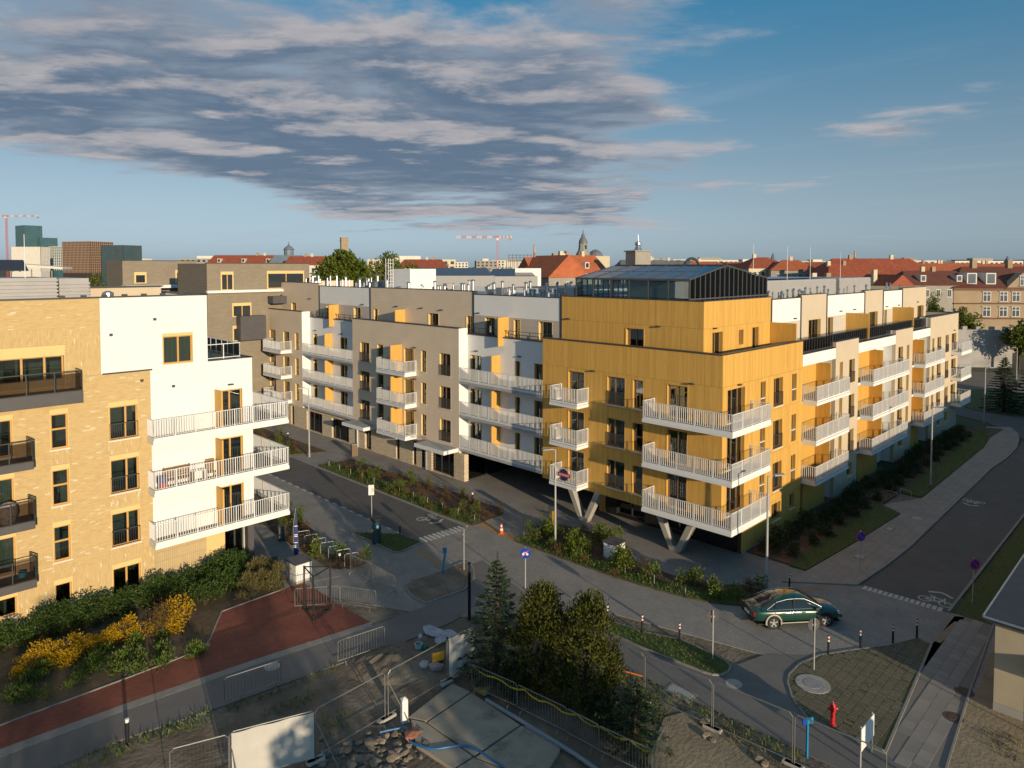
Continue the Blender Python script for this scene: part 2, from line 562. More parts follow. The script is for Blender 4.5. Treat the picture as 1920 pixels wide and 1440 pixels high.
M_soldier = brick_mat('ground_floor_tile', (0.52, 0.39, 0.21), (0.48, 0.36, 0.19), (0.34, 0.25, 0.14), 0.55, 0.115, 'z', 0.85, 0.010, 0.006, 0.0, vary=0.05)
M_redtile = mat('red_roof_tile', (0.34, 0.085, 0.04), (0.24, 0.06, 0.03), 1.2, 0.8, bump=0.03, bscale=3)
M_asph = mat('asphalt', (0.115, 0.104, 0.096), (0.095, 0.087, 0.081), 0.7, 0.85, bump=0.003, bscale=70, dirt=((0.15, 0.135, 0.12), 0.25, 0.55, 0.8))
M_kerb = mat('kerb_stone', (0.27, 0.255, 0.23), (0.22, 0.205, 0.185), 2.5, 0.85, bump=0.002, bscale=60)
# ------------------------------------------------------------------ ground, streets, paving (frame of the street grid)
def loc2(p):
    q = Vector((p[0], p[1], 0)) - ORG
    return (q.dot(VD), q.dot(UD))


def px_poly(pts): return [loc2(G(*p)) for p in pts]


def sheet(name, pts, z, m, thick=0.05, label=None, kind='structure', cat=None):
    mb = MB(); mb.prism(pts, z - thick, z)
    o = mb.build(name, m, None, ORG, AU)
    return tag(o, label, cat, None, kind)


def kerb(pts, w=0.14, h=0.10, parent=None, z0=-0.05, name='kerb'):
    mb = MB()
    pts = [Vector((*p, 0)) for p in pts]
    for i in range(len(pts) - 1):
        a, b = pts[i], pts[i + 1]
        n = max(1, round((b - a).length / 1.0))
        d = (b - a) / n
        for k in range(n):
            mb.bar(a + d * (k + 0.004) + Vector((0, 0, (z0 + h) / 2)), a + d * (k + 0.996) + Vector((0, 0, (z0 + h) / 2)), w, h - z0)
    o = mb.build(name, M_kerb, None, ORG, AU)
    o['kind'] = 'structure'
    return o


M_dirt = mat('bare_earth', (0.189, 0.147, 0.105), (0.119, 0.092, 0.067), 0.8, 0.95, bump=0.05, bscale=5.0, dirt=((0.294, 0.245, 0.182), 0.45, 0.5, 0.75), detail=8.0)
M_soil = mat('planting_soil', (0.111, 0.068, 0.042), (0.072, 0.047, 0.031), 2.5, 0.95, bump=0.04, bscale=9.0, dirt=((0.208, 0.117, 0.065), 1.6, 0.5, 0.7))
M_sand = mat('sandy_ground', (0.336, 0.258, 0.162), (0.240, 0.186, 0.120), 0.7, 0.95, bump=0.03, bscale=6.0, dirt=((0.156, 0.132, 0.084), 0.6, 0.55, 0.75), detail=8.0)
M_turf = mat('turf', (0.056, 0.094, 0.018), (0.081, 0.077, 0.027), 1.4, 0.95, bump=0.03, bscale=14.0, dirt=((0.188, 0.144, 0.075), 0.7, 0.60, 0.78))
M_city = mat('far_ground', (0.07, 0.075, 0.035), (0.10, 0.085, 0.06), 0.02, 0.95)
M_block = brick_mat('concrete_block_paving', (0.281, 0.256, 0.231), (0.239, 0.218, 0.198), (0.157, 0.142, 0.125), 0.2, 0.1, 'g', 0.85, 0.006, 0.003, 0.5, vary=0.16)
M_walk = brick_mat('pavement_slabs_fine', (0.292, 0.258, 0.225), (0.262, 0.232, 0.204), (0.165, 0.147, 0.128), 0.5, 0.5, 'g', 0.85, 0.010, 0.004, 0.5, vary=0.12)
M_red = brick_mat('red_clinker_paving', (0.239, 0.072, 0.046), (0.189, 0.058, 0.039), (0.109, 0.051, 0.036), 0.2, 0.1, 'g', 0.85, 0.006, 0.003, 0.5, vary=0.22)
M_path = mat('path_asphalt', (0.167, 0.153, 0.143), (0.141, 0.131, 0.122), 0.5, 0.85, bump=0.002, bscale=70, dirt=((0.212, 0.196, 0.170), 0.3, 0.5, 0.8))
M_paint = mat('road_paint', (0.55, 0.54, 0.50), (0.36, 0.35, 0.33), 6.0, 0.8)
M_yell = mat('faded_orange_paint', (0.468, 0.247, 0.065), (0.299, 0.195, 0.104), 3.0, 0.85)
M_orng = mat('faded_bus_paint', (0.294, 0.203, 0.119), (0.231, 0.182, 0.133), 2.0, 0.85)

mb = MB(); mb.box(-5000, 5000, -700, 9000, -1.0, -0.06)
o = mb.build('ground', M_city); o['kind'] = 'structure'
sheet('yard_ground', [(-70, -40), (30, -40), (30, 60), (-70, 60)], -0.04, M_dirt, 0.1)
# shared surface of concrete blocks round the crossing and in front of the buildings
sheet('shared_surface', [(-19.9, 70), (-19.9, 15), (-16.5, 8), (-13.6, 4.4), (-9.5, 1.5), (-7.5, -6.5), (-3.0, -12.2), (3.4, -12.2), (3.4, -0.2), (12.0, -1.5), (16, 11.0), (16, 70)], 0.0, M_block, 0.08)
# street to the left and road to the right
sheet('street', [(-10.75, 90), (-10.75, 16.6), (-6.75, 16.2), (-6.75, 90)], 0.006, M_asph)
sheet('road', [(3.3, -7.1), (3.3, -11.4), (60, -11.4), (75, -9), (75, -6), (55, -7.1)], 0.006, M_asph)
sheet('cross_street', [(55.0, -30), (61.5, -30), (61.5, 60), (55.0, 60)] if False else [loc2(G(*p)) for p in ((1700, 752), (1792, 757), (1823, 769), (1920, 784), (2150, 820), (2150, 880), (1960, 850), (1905, 815), (1850, 792), (1780, 775), (1700, 770))], 0.008, M_asph)
sheet('far_road', [loc2(G(*p)) for p in ((1700, 690), (2100, 712), (2100, 745), (1700, 722))], 0.004, mat('pale_asphalt', (0.19, 0.155, 0.12), (0.16, 0.13, 0.10), 0.3, 0.9))
sheet('far_lawn', [loc2(G(*p)) for p in ((1700, 722.5), (2100, 745.5), (2100, 800), (1920, 783), (1823, 768), (1792, 756), (1700, 750))], 0.002, M_turf)
# pavement beside the road, raised behind its kerb
walk = [loc2(G(*p)) for p in ((1605, 1098), (1663, 1060), (1707, 1025), (1750, 983), (1800, 935), (1857, 880), (1887, 859), (1906, 840), (1910, 823), (1907, 812), (1893, 802))]
inner_walk = [loc2(G(*p)) for p in ((1848, 801), (1855, 824), (1845, 840), (1796, 880), (1729, 935), (1654, 948), (1689, 965), (1611, 1015), (1512, 1072))]
sheet('pavement', walk + inner_walk + [(0.6, -3.6)], 0.07, M_walk, 0.12)
kerb(walk, 0.14, 0.085)
kerb([(3.4, -11.47), (60, -11.47)], 0.14, 0.10)
kerb([(-6.68, 16.0), (-6.68, 90)], 0.14, 0.09)
# planted strip and lawn in front of the road facade
sheet('planting_bed', [(3.2, -0.1), (54, -0.1), (56, -4.5), (35, -4.0), (22, -3.3), (3.2, -3.1)], 0.09, M_soil, 0.2)
lawn_r = [loc2(G(*p)) for p in ((1512, 1071), (1480, 1062), (1560, 1003), (1640, 948), (1654, 949), (1688, 965), (1611, 1014))]
sheet('lawn', lawn_r, 0.12, M_turf, 0.2)
lawn_r2 = [loc2(G(*p)) for p in ((1729, 934), (1690, 925), (1760, 868), (1825, 815), (1848, 802), (1854, 824), (1844, 840), (1796, 879))]
sheet('lawn', lawn_r2, 0.12, M_turf, 0.2)
lawn_far = [(3.5, -11.6), (60, -11.6), (60, -14.6), (3.5, -14.6)]
sheet('lawn', lawn_far, 0.02, M_turf, 0.1)
# planted strips along the street
bed_a = [(-6.5, 42.5), (-3.2, 41.0), (-3.2, 62.0), (-6.5, 62.0)]
bed_b = [loc2(G(*p)) for p in ((597.5, 875), (660, 861), (714, 880), (840, 920), (930, 951), (942, 956), (944, 961), (940, 966), (900, 982), (888, 986), (770, 946), (714, 920))]
bed_c = [loc2(G(*p)) for p in ((966, 1016), (1004, 996), (1034, 985), (1056, 985), (1140, 1006), (1176, 1024), (1190, 1055), (1243, 1073), (1283, 1087), (1313, 1095), (1392, 1098), (1428, 1108), (1415, 1125), (1398, 1137), (1367, 1135), (1323, 1130), (1267, 1117), (1200, 1098), (1100, 1065))]
for b in (bed_a, bed_b, bed_c):
    sheet('planting_bed', b, 0.05, M_soil, 0.12)
# lawn edge of those strips
def edge_strip(px_pairs):
    return [loc2(G(*a)) for a, _ in px_pairs] + [loc2(G(*b)) for _, b in px_pairs][::-1]
turf_b = edge_strip([((597.5, 874.5), (625, 868)), ((714, 919.5), (740, 912)), ((770, 945.5), (800, 940)), ((886, 985.5), (905, 975))])
turf_c = edge_strip([((967, 1015.5), (985, 1004)), ((1100, 1064.5), (1115, 1050)), ((1200, 1097.5), (1210, 1082)), ((1267, 1116.5), (1275, 1100)), ((1323, 1129.5), (1325, 1108)), ((1397, 1136.5), (1400, 1110))])
turf_a = [(-6.48, 42.6), (-5.2, 42.0), (-5.2, 61.9), (-6.48, 61.9)]
for b in (turf_a, turf_b, turf_c): sheet('lawn', b, 0.08, M_turf, 0.06)
# islands
isl_d = [loc2(G(*p)) for p in ((657, 999), (700, 1001), (748, 1002), (792, 1017), (752, 1036), (738, 1036), (700, 1018))]
isl_e = [loc2(G(*p)) for p in ((760.6, 1098), (772, 1090), (832, 1071), (868, 1055), (880, 1056), (888, 1068), (889, 1085), (870, 1107), (798.5, 1133), (776, 1121), (763, 1108))]
isl_f = [loc2(G(*p)) for p in ((1080, 1140), (1130, 1161), (1207, 1187), (1277, 1201), (1333, 1226), (1357, 1239), (1370, 1250), (1366, 1261), (1352, 1267), (1335, 1266), (1318, 1261), (1200, 1214), (1125, 1178), (1075, 1155))]
sheet('island_lawn', isl_d, 0.07, M_turf, 0.12); sheet('island_earth', isl_e, 0.07, M_dirt, 0.12); sheet('island_lawn', isl_f, 0.07, M_turf, 0.12)
for q in (isl_d, isl_e, isl_f): kerb(q + q[:1], 0.09, 0.075)
# block-paved lot with grass in its joints
lot = [loc2(G(*p)) for p in ((1477, 1280), (1480, 1265), (1500, 1245), (1537, 1229), (1600, 1219), (1675, 1209), (1720, 1197), (1746, 1209), (1657.5, 1412), (1610, 1392), (1557, 1367), (1512, 1345), (1487, 1312))]
M_lot = mat('joint_grass_soil', (0.10, 0.095, 0.05), (0.07, 0.075, 0.03), 1.0, 0.95, dirt=((0.17, 0.135, 0.085), 0.35, 0.48, 0.7))
sheet('grass_paver_lot', lot, 0.03, M_lot, 0.08)
kerb(lot[:6] + [], 0.09, 0.045); kerb(lot[8:] + lot[:1], 0.09, 0.045)
# paths in front
path_left = [loc2(G(*p)) for p in ((-60, 1445), (0, 1421), (240, 1330), (480, 1247), (697, 1174), (800, 1136), (870, 1108), (888, 1088), (905, 1095), (900, 1130), (850, 1165), (747, 1208), (632, 1246), (522, 1286), (420, 1323), (225, 1388), (100, 1441), (0, 1478))]
sheet('path', path_left, 0.006, M_path, 0.06)
path_right = [loc2(G(*p)) for p in ((880, 1060), (905, 1050), (985, 1112), (1080, 1157), (1125, 1180), (1200, 1216), (1320, 1263), (1352, 1269), (1372, 1250), (1440, 1225), (1538, 1229), (1500, 1245), (1479, 1268), (1477, 1282), (1487, 1313), (1512, 1346), (1557, 1368), (1610, 1393), (1660, 1415), (1760, 1470), (1640, 1470), (1511, 1413), (1392, 1357), (1332, 1328), (1247, 1289), (1190, 1262), (1140, 1240), (1050, 1190), (960, 1150), (900, 1120))]
sheet('path', path_right, 0.004, M_path, 0.06)
# dark fresh asphalt patch is shade in the photograph; the path itself is one surface
strip = edge_strip([((-60, 1432), (-60, 1446)), ((0, 1405), (0, 1421)), ((240, 1318), (240, 1330)), ((480, 1236), (480, 1247)), ((697, 1166), (697, 1174))])
sheet('edging_strip', strip, 0.012, M_kerb, 0.06)
red = [loc2(G(*p)) for p in ((-60, 1386), (0, 1361), (110, 1320), (225, 1277), (340, 1233), (375, 1217), (388, 1207), (395, 1198), (405, 1172), (416, 1147), (534, 1104), (556, 1095), (572, 1095), (607, 1114), (640, 1136), (696, 1168), (480, 1237), (240, 1319), (0, 1406), (-60, 1433))]
sheet('red_paving', red, 0.008, M_red, 0.06)
kerb([loc2(G(*p)) for p in ((-60, 1386), (0, 1361), (110, 1320), (225, 1277), (340, 1233), (375, 1217), (388, 1207), (395, 1198), (405, 1172), (416, 1147), (534, 1104))], 0.07, 0.05)
# bed with shrubs between the red paving and the brick building
sheet('shrub_bed', [loc2(G(*p)) for p in ((-60, 1385), (0, 1360), (110, 1319), (225, 1276), (340, 1232), (375, 1216), (394, 1198), (404, 1172), (415, 1146), (534, 1103))] + [(-18.6, 20.8), (-45, 20.9)], 0.02, mat('mulch_and_leaf_litter', (0.13, 0.09, 0.052), (0.085, 0.06, 0.035), 3.0, 0.95, bump=0.03, bscale=12, dirt=((0.06, 0.075, 0.02), 0.8, 0.55, 0.7)), 0.06)
sheet('entrance_paving', [loc2(G(*p)) for p in ((470, 985), (492, 985), (530, 1013), (600, 1060), (640, 1080), (560, 1096), (536, 1102), (470, 1060))], 0.012, M_walk, 0.06)
bed_s = [loc2(G(*p)) for p in ((470, 965), (535, 958), (575, 985), (600, 1005), (560, 1010), (620, 1040), (655, 1052), (690, 1056), (668, 1066), (630, 1069), (598, 1055), (540, 1017), (495, 984), (470, 980))]
sheet('planting_bed', bed_s, 0.05, M_soil, 0.1)
# foot path of big slabs at the lower right, each slab laid on its own
slab_path = [(1746, 1210), (1790, 1155), (1866, 1164), (1820, 1292), (1802, 1350), (1773, 1445), (1640, 1445), (1659, 1415)]
sheet('foot_path', [loc2(G(*p)) for p in slab_path], 0.0, mat('joint_sand', (0.20, 0.18, 0.155), rough=0.95), 0.06)
sheet('forecourt', [loc2(G(*p)) for p in ((1690, 1150), (1790, 1118), (1885, 1155), (1835, 1290), (1790, 1360), (1745, 1445), (1640, 1445), (1735, 1240), (1700, 1205))], -0.003, M_walk, 0.06)
fp = bpy.data.objects['foot_path']
M_slab = mat('concrete_slab', (0.277, 0.247, 0.217), (0.247, 0.220, 0.195), 1.2, 0.85, bump=0.002, bscale=50, rand=0.10)
def inside(p, poly):
    c = False; n = len(poly)
    for i in range(n):
        a, b = poly[i], poly[(i + 1) % n]
        if (a[1] > p[1]) != (b[1] > p[1]) and p[0] < (b[0] - a[0]) * (p[1] - a[1]) / (b[1] - a[1]) + a[0]: c = not c
    return c
sp_ = [loc2(G(*p)) for p in slab_path]
cxs = [p[0] for p in sp_]; cys = [p[1] for p in sp_]
smb = MB(); smb.box(-0.242, 0.242, -0.242, 0.242, -0.03, 0.012); slab_me = smb.mesh('paving_slab', M_slab)
rs = random.Random(5); cnt = 0
ys = sorted(((y, x) for y in [min(cys) + 0.25 + 0.5 * k for k in range(int((max(cys) - min(cys)) / 0.5) + 1)] for x in [min(cxs) + 0.25 + 0.5 * k + 0.0 for k in range(int((max(cxs) - min(cxs)) / 0.5) + 1)]), key=lambda q: q[1] + q[0] * 0.2)
for y, x in ys:
    if all(inside((x + dx, y + dy), sp_) for dx in (-.24, .24) for dy in (-.24, .24)) and cnt < 300:
        o = bpy.data.objects.new('paving_slab', slab_me); link(o, fp); o.location = (x, y, rs.uniform(-0.003, 0.003)); o.rotation_euler = (rs.uniform(-.004, .004), rs.uniform(-.004, .004), 0); cnt += 1
kerb([loc2(G(*p)) for p in ((1746, 1209), (1659, 1414))], 0.10, 0.05); kerb([loc2(G(*p)) for p in ((1866, 1164), (1820, 1292), (1802, 1350), (1773, 1445))], 0.08, 0.04)
sheet('sandy_yard', [loc2(G(*p)) for p in ((1867, 1165), (1821, 1293), (1803, 1351), (1774, 1446), (1990, 1500), (2100, 1300), (2000, 1150))], -0.004, M_sand, 0.06)
sheet('worn_track', [loc2(G(*p)) for p in ((1245, 1345), (1300, 1330), (1330, 1365), (1400, 1400), (1460, 1445), (1200, 1445), (1225, 1400))], -0.006, M_sand, 0.03)

# grass pavers: rows of concrete bars, joined (far too many to pick apart)
gmb = MB(); rg = random.Random(9)
lx0, lx1 = min(p[0] for p in lot), max(p[0] for p in lot); ly0, ly1 = min(p[1] for p in lot), max(p[1] for p in lot)
x = lx0
while x < lx1:
    y = ly0
    while y < ly1:
        if inside((x, y), lot) and inside((x + 0.1, y + 0.3), lot) and rg.random() > 0.02:
            h = rg.uniform(-0.004, 0.006); gmb.box(x, x + 0.085, y, y + 0.33, 0.02, 0.046 + h)
        y += 0.36
    x += 0.17
o = gmb.build('grass_pavers', island_mat('paver_concrete', [(0.13, 0.115, 0.085), (0.19, 0.165, 0.125), (0.15, 0.135, 0.095)], 0.9), None, ORG, AU)
tag(o, 'rows of concrete grass pavers across the corner lot', 'pavers', None, 'stuff')

# road markings
def line_marks(pts, n, dash, w, name='road_marking', m=M_paint, z=0.011):
    a, b = Vector((*pts[0], 0)), Vector((*pts[1], 0))
    d = (b - a).normalized(); ln = (b - a).length
    s = Vector((-d.y, d.x, 0)) * w / 2
    for k in range(n):
        c = a + d * (ln * (k + 0.5) / n)
        e = d * dash / 2
        mb = MB(); mb.prism([tuple(c - e - s)[:2], tuple(c + e - s)[:2], tuple(c + e + s)[:2], tuple(c - e + s)[:2]], z - 0.006, z)
        tag(mb.build(name, m, None, ORG, AU), None, None, None, 'structure')
line_marks([(-10.8, 60), (-10.8, 16.7)], 36, 0.55, 0.16)
line_marks([(-10.5, 16.35), (-6.95, 16.1)], 10, 0.2, 0.9)
line_marks([loc2(G(1617, 1101)), loc2(G(1768, 1144))], 15, 0.2, 0.55)
def bicycle(px, ang, sc=1.0, chev=True):
    c = loc2(G(*px)); mb = MB()
    T = lambda x, y: (c[0] + (x * math.cos(ang) - y * math.sin(ang)) * sc, c[1] + (x * math.sin(ang) + y * math.cos(ang)) * sc)
    def stroke(p, q, w=0.09):
        a, b = Vector((*T(*p), 0)), Vector((*T(*q), 0)); d = (b - a).normalized(); s = Vector((-d.y, d.x, 0)) * w * sc / 2
        mb.prism([tuple(a - s)[:2], tuple(b - s)[:2], tuple(b + s)[:2], tuple(a + s)[:2]], 0.008, 0.0125)
    for wx in (-0.5, 0.5):
        for k in range(12):
            a0, a1 = 2 * math.pi * k / 12, 2 * math.pi * (k + 1) / 12
            stroke((wx + 0.32 * math.cos(a0), 0.32 * math.sin(a0)), (wx + 0.32 * math.cos(a1), 0.32 * math.sin(a1)), 0.07)
    for p, q in (((-0.5, 0), (-0.2, 0.5)), ((-0.2, 0.5), (0.35, 0.5)), ((0.35, 0.5), (0.5, 0)), ((-0.5, 0), (0, 0)), ((0, 0), (0.35, 0.5)), ((0, 0), (-0.25, 0.62)), ((0.35, 0.5), (0.3, 0.75)), ((-0.4, 0.64), (-0.1, 0.64))): stroke(p, q)
    if chev:
        stroke((-0.6, 1.1), (0.0, 1.45), 0.16); stroke((0.0, 1.45), (0.6, 1.1), 0.16)
    tag(mb.build('bicycle_marking', M_paint, None, ORG, AU), None, None, None, 'structure')
bicycle((1753, 1128), R(-90)); bicycle((1826, 940), R(90), 0.9); bicycle((800, 970), R(180), 1.0)
for q in ([(896, 984), (905, 980), (975, 1009), (964, 1015)],): sheet('road_marking', [loc2(G(*p)) for p in q], 0.006, M_yell, 0.004)
for q in ([(1490, 1106), (1560, 1090), (1578, 1095), (1512, 1112)], [(1748, 1200), (1790, 1165), (1806, 1168), (1763, 1206)], [(776, 1032), (792, 1027), (840, 1062), (822, 1068)]): sheet('road_marking', [loc2(G(*p)) for p in q], 0.005, M_orng, 0.003)
# manhole covers and cover plates
def manhole(px, r, ring=None, label=None, m=None, z=0.012):
    p = G(*px)
    t = thing('manhole_cover', label, 'manhole cover', (p.x, p.y, 0))
    mb = MB()
    mb.lathe([(r, -0.01), (r, z), (r * 0.6, z), (r * 0.6, z - 0.004)], 28) ; mb.build('concrete_ring', m or M_conc, t)
    mb = MB(); mb.lathe([(r * 0.55, -0.01), (r * 0.55, z + 0.008), (r * 0.5, z + 0.012), (0.02, z + 0.012)], 24); mb.build('lid', M_steel if m is None else m, t)
manhole((1524, 1284), 0.72, label='large round concrete manhole on the grass paver lot', z=0.06); manhole((1376, 1282), 0.36, label='round manhole cover on the asphalt path near the lawn tip')
manhole((510, 1250), 0.36, label='round manhole cover on the path beside the steel barriers'); manhole((1808, 1297), 0.38, label='rust brown manhole cover nearer the small house', m=mat('rusty_iron', (0.11, 0.065, 0.045), (0.09, 0.055, 0.04), 5, 0.8)); manhole((1787, 1345), 0.38, label='rust brown manhole cover lower down the slab path', m=_M['rusty_iron'])
manhole((1720, 974), 0.35, label='round manhole cover in the pavement by the bicycle stands', z=0.085); manhole((868, 1013), 0.4, label='round manhole cover in the block paving by the street end', m=M_block)
for px, w, d, lb in (((1275, 1299), 1.3, 0.75, 'concrete cover plate beside the asphalt path behind the wire fence'), ((1612, 1046), 0.8, 0.6, 'pale cover plate in the pavement by the no-stopping sign'), ((1668, 994), 0.8, 0.5, 'pale cover plate in the pavement beside the lawn corner')):
    p = G(*px); t = thing('cover_plate', lb, 'cover plate', (p.x, p.y, 0.075 if px[1] < 1100 else 0), AU + R(-90) if px[1] > 1100 else AU)
    mb = MB(); mb.box(-w / 2, w / 2, -d / 2, d / 2, -0.02, 0.02); mb.build('frame', M_kerb, t)
    mb = MB(); mb.box(-w / 2 + 0.09, w / 2 - 0.09, -d / 2 + 0.09, d / 2 - 0.09, 0.0, 0.03); bevel(mb.build('lid', M_conc, t), 0.005)
# ------------------------------------------------------------------ facade kit (building frame: x = V, y = U)
class Fac:
    """A facade plane. 'R' faces the right-hand road (s runs along x), 'L' faces the street on the left (s runs along y); d > 0 goes into the building."""
    def __init__(self, kind, off): self.k, self.o = kind, off
    def pt(self, s, d, z): return (s, self.o + d, z) if self.k == 'R' else (self.o + d, s, z)
    def bx(self, mb, s0, s1, d0, d1, z0, z1):
        if self.k == 'R': mb.box(s0, s1, self.o + d0, self.o + d1, z0, z1)
        else: mb.box(self.o + d0, self.o + d1, s0, s1, z0, z1)


def cells(s0, s1, z0, z1, ops):
    ss = sorted({s0, s1, *[min(max(q, s0), s1) for o in ops for q in o[:2]]})
    zs = sorted({z0, z1, *[min(max(q, z0), z1) for o in ops for q in o[2:4]]})
    def open_(i, j):
        a, b = (ss[i] + ss[i + 1]) / 2, (zs[j] + zs[j + 1]) / 2
        return any(o[0] < a < o[1] and o[2] < b < o[3] for o in ops)
    return ss, zs, open_


def wall(mb, F, s0, s1, z0, z1, ops=(), d0=0.0, d1=0.3):
    """A wall with real openings and reveals."""
    ss, zs, open_ = cells(s0, s1, z0, z1, ops)
    def q(a, b, c, d):
        pts = [F.pt(*p) for p in (a, b, c, d)]
        mb.poly(pts if F.k == 'R' else pts[::-1])
    n, m = len(ss) - 1, len(zs) - 1
    solid = lambda i, j: 0 <= i < n and 0 <= j < m and not open_(i, j)
    for i in range(n):
        for j in range(m):
            if open_(i, j): continue
            a, b, c, d = ss[i], ss[i + 1], zs[j], zs[j + 1]
            q((a, d0, c), (b, d0, c), (b, d0, d), (a, d0, d))
            q((b, d1, c), (a, d1, c), (a, d1, d), (b, d1, d))
            if not solid(i - 1, j): q((a, d1, c), (a, d0, c), (a, d0, d), (a, d1, d))
            if not solid(i + 1, j): q((b, d0, c), (b, d1, c), (b, d1, d), (b, d0, d))
            if not solid(i, j - 1): q((a, d1, c), (b, d1, c), (b, d0, c), (a, d0, c))
            if not solid(i, j + 1): q((a, d0, d), (b, d0, d), (b, d1, d), (a, d1, d))
    return mb


_mesh_cache = {}


def cached(key, make):
    if key not in _mesh_cache: _mesh_cache[key] = make()
    return _mesh_cache[key]


def put(name, me, parent, loc):
    o = bpy.data.objects.new(name, me)
    link(o, parent)
    o.location = loc
    return o


rnd_w = random.Random(3)


def window(root, F, s0, s1, z0, z1, muls=(), trans=None, inset=0.26, guard=None, sill=True, lining=M_ochre, frame=M_frame_dk, head=0.0, curtain=0.45, pane=None, bar=0.07, whitebar=None, proud=0.012, sillmat=None):
    """A window in an opening of the facade: frame with mullions, lining of the reveal, panes, sill, guard rail and curtain."""
    pane = pane or M_pane
    w, h = s1 - s0, z1 - z0
    F0 = Fac(F.k, 0.0)
    loc = F.pt(s0, 0, z0)
    key = ('w', F.k, round(w, 2), round(h, 2), tuple(muls), trans, inset, frame.name, lining.name if lining else 0, head, bar, whitebar, proud)
    def mk():
        mb = MB()
        lt = 0.035 if lining else 0.0
        if lining:
            mb.cur = 1
            F0.bx(mb, 0, lt, -proud, inset, 0, h); F0.bx(mb, w - lt, w, -proud, inset, 0, h)
            F0.bx(mb, lt, w - lt, -proud, inset, h - lt - head, h)
            F0.bx(mb, lt, w - lt, -0.004, inset, 0, 0.03)
            mb.cur = 0
        a, b, c, d = lt, w - lt, 0.03, h - lt - head
        f0, f1 = inset - 0.06, inset + 0.03
        F0.bx(mb, a, a + bar, f0, f1, c, d); F0.bx(mb, b - bar, b, f0, f1, c, d)
        F0.bx(mb, a + bar, b - bar, f0, f1, d - bar, d); F0.bx(mb, a + bar, b - bar, f0, f1, c, c + bar)
        for q in muls: F0.bx(mb, w * q - bar * 0.7, w * q + bar * 0.7, f0, f1, c + bar, d - bar)
        if trans: F0.bx(mb, a + bar, b - bar, f0 + 0.004, f1 + 0.004, h * trans - bar * 0.7, h * trans + bar * 0.7)
        if whitebar:
            mb.cur = 2; F0.bx(mb, lt, w - lt, 0.01, inset - 0.065, h * whitebar - 0.03, h * whitebar + 0.03)
            mb.cur = 3; F0.bx(mb, lt + 0.01, w - lt - 0.01, inset - 0.075, inset - 0.062, 0.04, h * whitebar - 0.03)
        return mb.mesh('window', [frame, lining or frame, M_railw, M_anth2])
    o = put('window', cached(key, mk), root, loc)
    lt = 0.035 if lining else 0.0
    xs = [lt + bar] + [w * q for q in muls] + [w - lt - bar]
    hs = [0.03 + bar] + ([h * trans] if trans else []) + [h - lt - head - bar]
    for i in range(len(xs) - 1):
        for j in range(len(hs) - 1):
            pw, ph = xs[i + 1] - xs[i], hs[j + 1] - hs[j]
            def mp():
                m2 = MB(); F0.bx(m2, 0, pw, 0, 0.006, 0, ph); return m2.mesh('pane', pane)
            put('pane', cached(('p', F.k, round(pw, 3), round(ph, 3), pane.name), mp), o, F0.pt(xs[i], inset - 0.01, hs[j]))
    if sill:
        def ms():
            m2 = MB(); F0.bx(m2, -0.05, w + 0.05, -0.06, -0.014, -0.045, 0.0); F0.bx(m2, 0.0, w, -0.014, inset - 0.065, -0.03, 0.0)
            return m2.mesh('sill', sillmat or M_fasc)
        put('sill', cached(('s', F.k, round(w, 2), inset, sillmat.name if sillmat else 0), ms), o, F0.pt(0, 0, -0.003))
    if guard:
        def mg():
            m2 = MB()
            F0.bx(m2, 0.02, w - 0.02, -0.055, -0.015, guard - 0.04, guard); F0.bx(m2, 0.02, w - 0.02, -0.05, -0.02, 0.05, 0.08)
            n = max(3, int(w / 0.12))
            for k in range(n + 1):
                x = 0.03 + (w - 0.06) * k / n
                F0.bx(m2, x - 0.008, x + 0.008, -0.045, -0.025, 0.08, guard - 0.04)
            return m2.mesh('guard_rail', M_anth)
        put('guard_rail', cached(('g', F.k, round(w, 2), guard), mg), o, (0, 0, 0))
    if curtain and rnd_w.random() < curtain:
        a = rnd_w.choice((0.0, 0.0, 0.55)); b = a + rnd_w.choice((0.3, 0.45, 1.0 - a))
        m2 = MB()
        n = 14
        for k in range(n):
            x0, x1 = lt + (w - 2 * lt) * (a + (b - a) * k / n), lt + (w - 2 * lt) * (a + (b - a) * (k + 1) / n)
            da, db = (0.0, 0.035) if k % 2 == 0 else (0.035, 0.0)
            p = [F0.pt(x0, inset + 0.22 + da, 0.05), F0.pt(x1, inset + 0.22 + db, 0.05), F0.pt(x1, inset + 0.22 + db, h - 0.1), F0.pt(x0, inset + 0.22 + da, h - 0.1)]
            m2.poly(p)
        m2.build('curtain', M_curtain, o)
    return o


def rooms(mb, F, s0, s1, floors, ztop, d0=0.32, depth=3.4, step=4.3):
    """The storeys behind a wall: slabs, back wall and cross walls."""
    F.bx(mb, s0, s1, depth, depth + 0.1, floors[0] - 0.2, ztop)
    for z in floors: F.bx(mb, s0, s1, d0, depth - 0.01, z - 0.25, z - 0.05)
    F.bx(mb, s0, s1, d0, depth - 0.01, ztop - 0.2, ztop)
    n = max(1, round((s1 - s0) / step))
    for k in range(n + 1):
        s = s0 + 0.06 + (s1 - s0 - 0.12) * k / n
        for i, z in enumerate(floors):
            t = (floors[i + 1] - 0.26) if i + 1 < len(floors) else ztop - 0.21
            F.bx(mb, s - 0.05, s + 0.05, d0 + 0.01, depth - 0.02, z - 0.04, t)


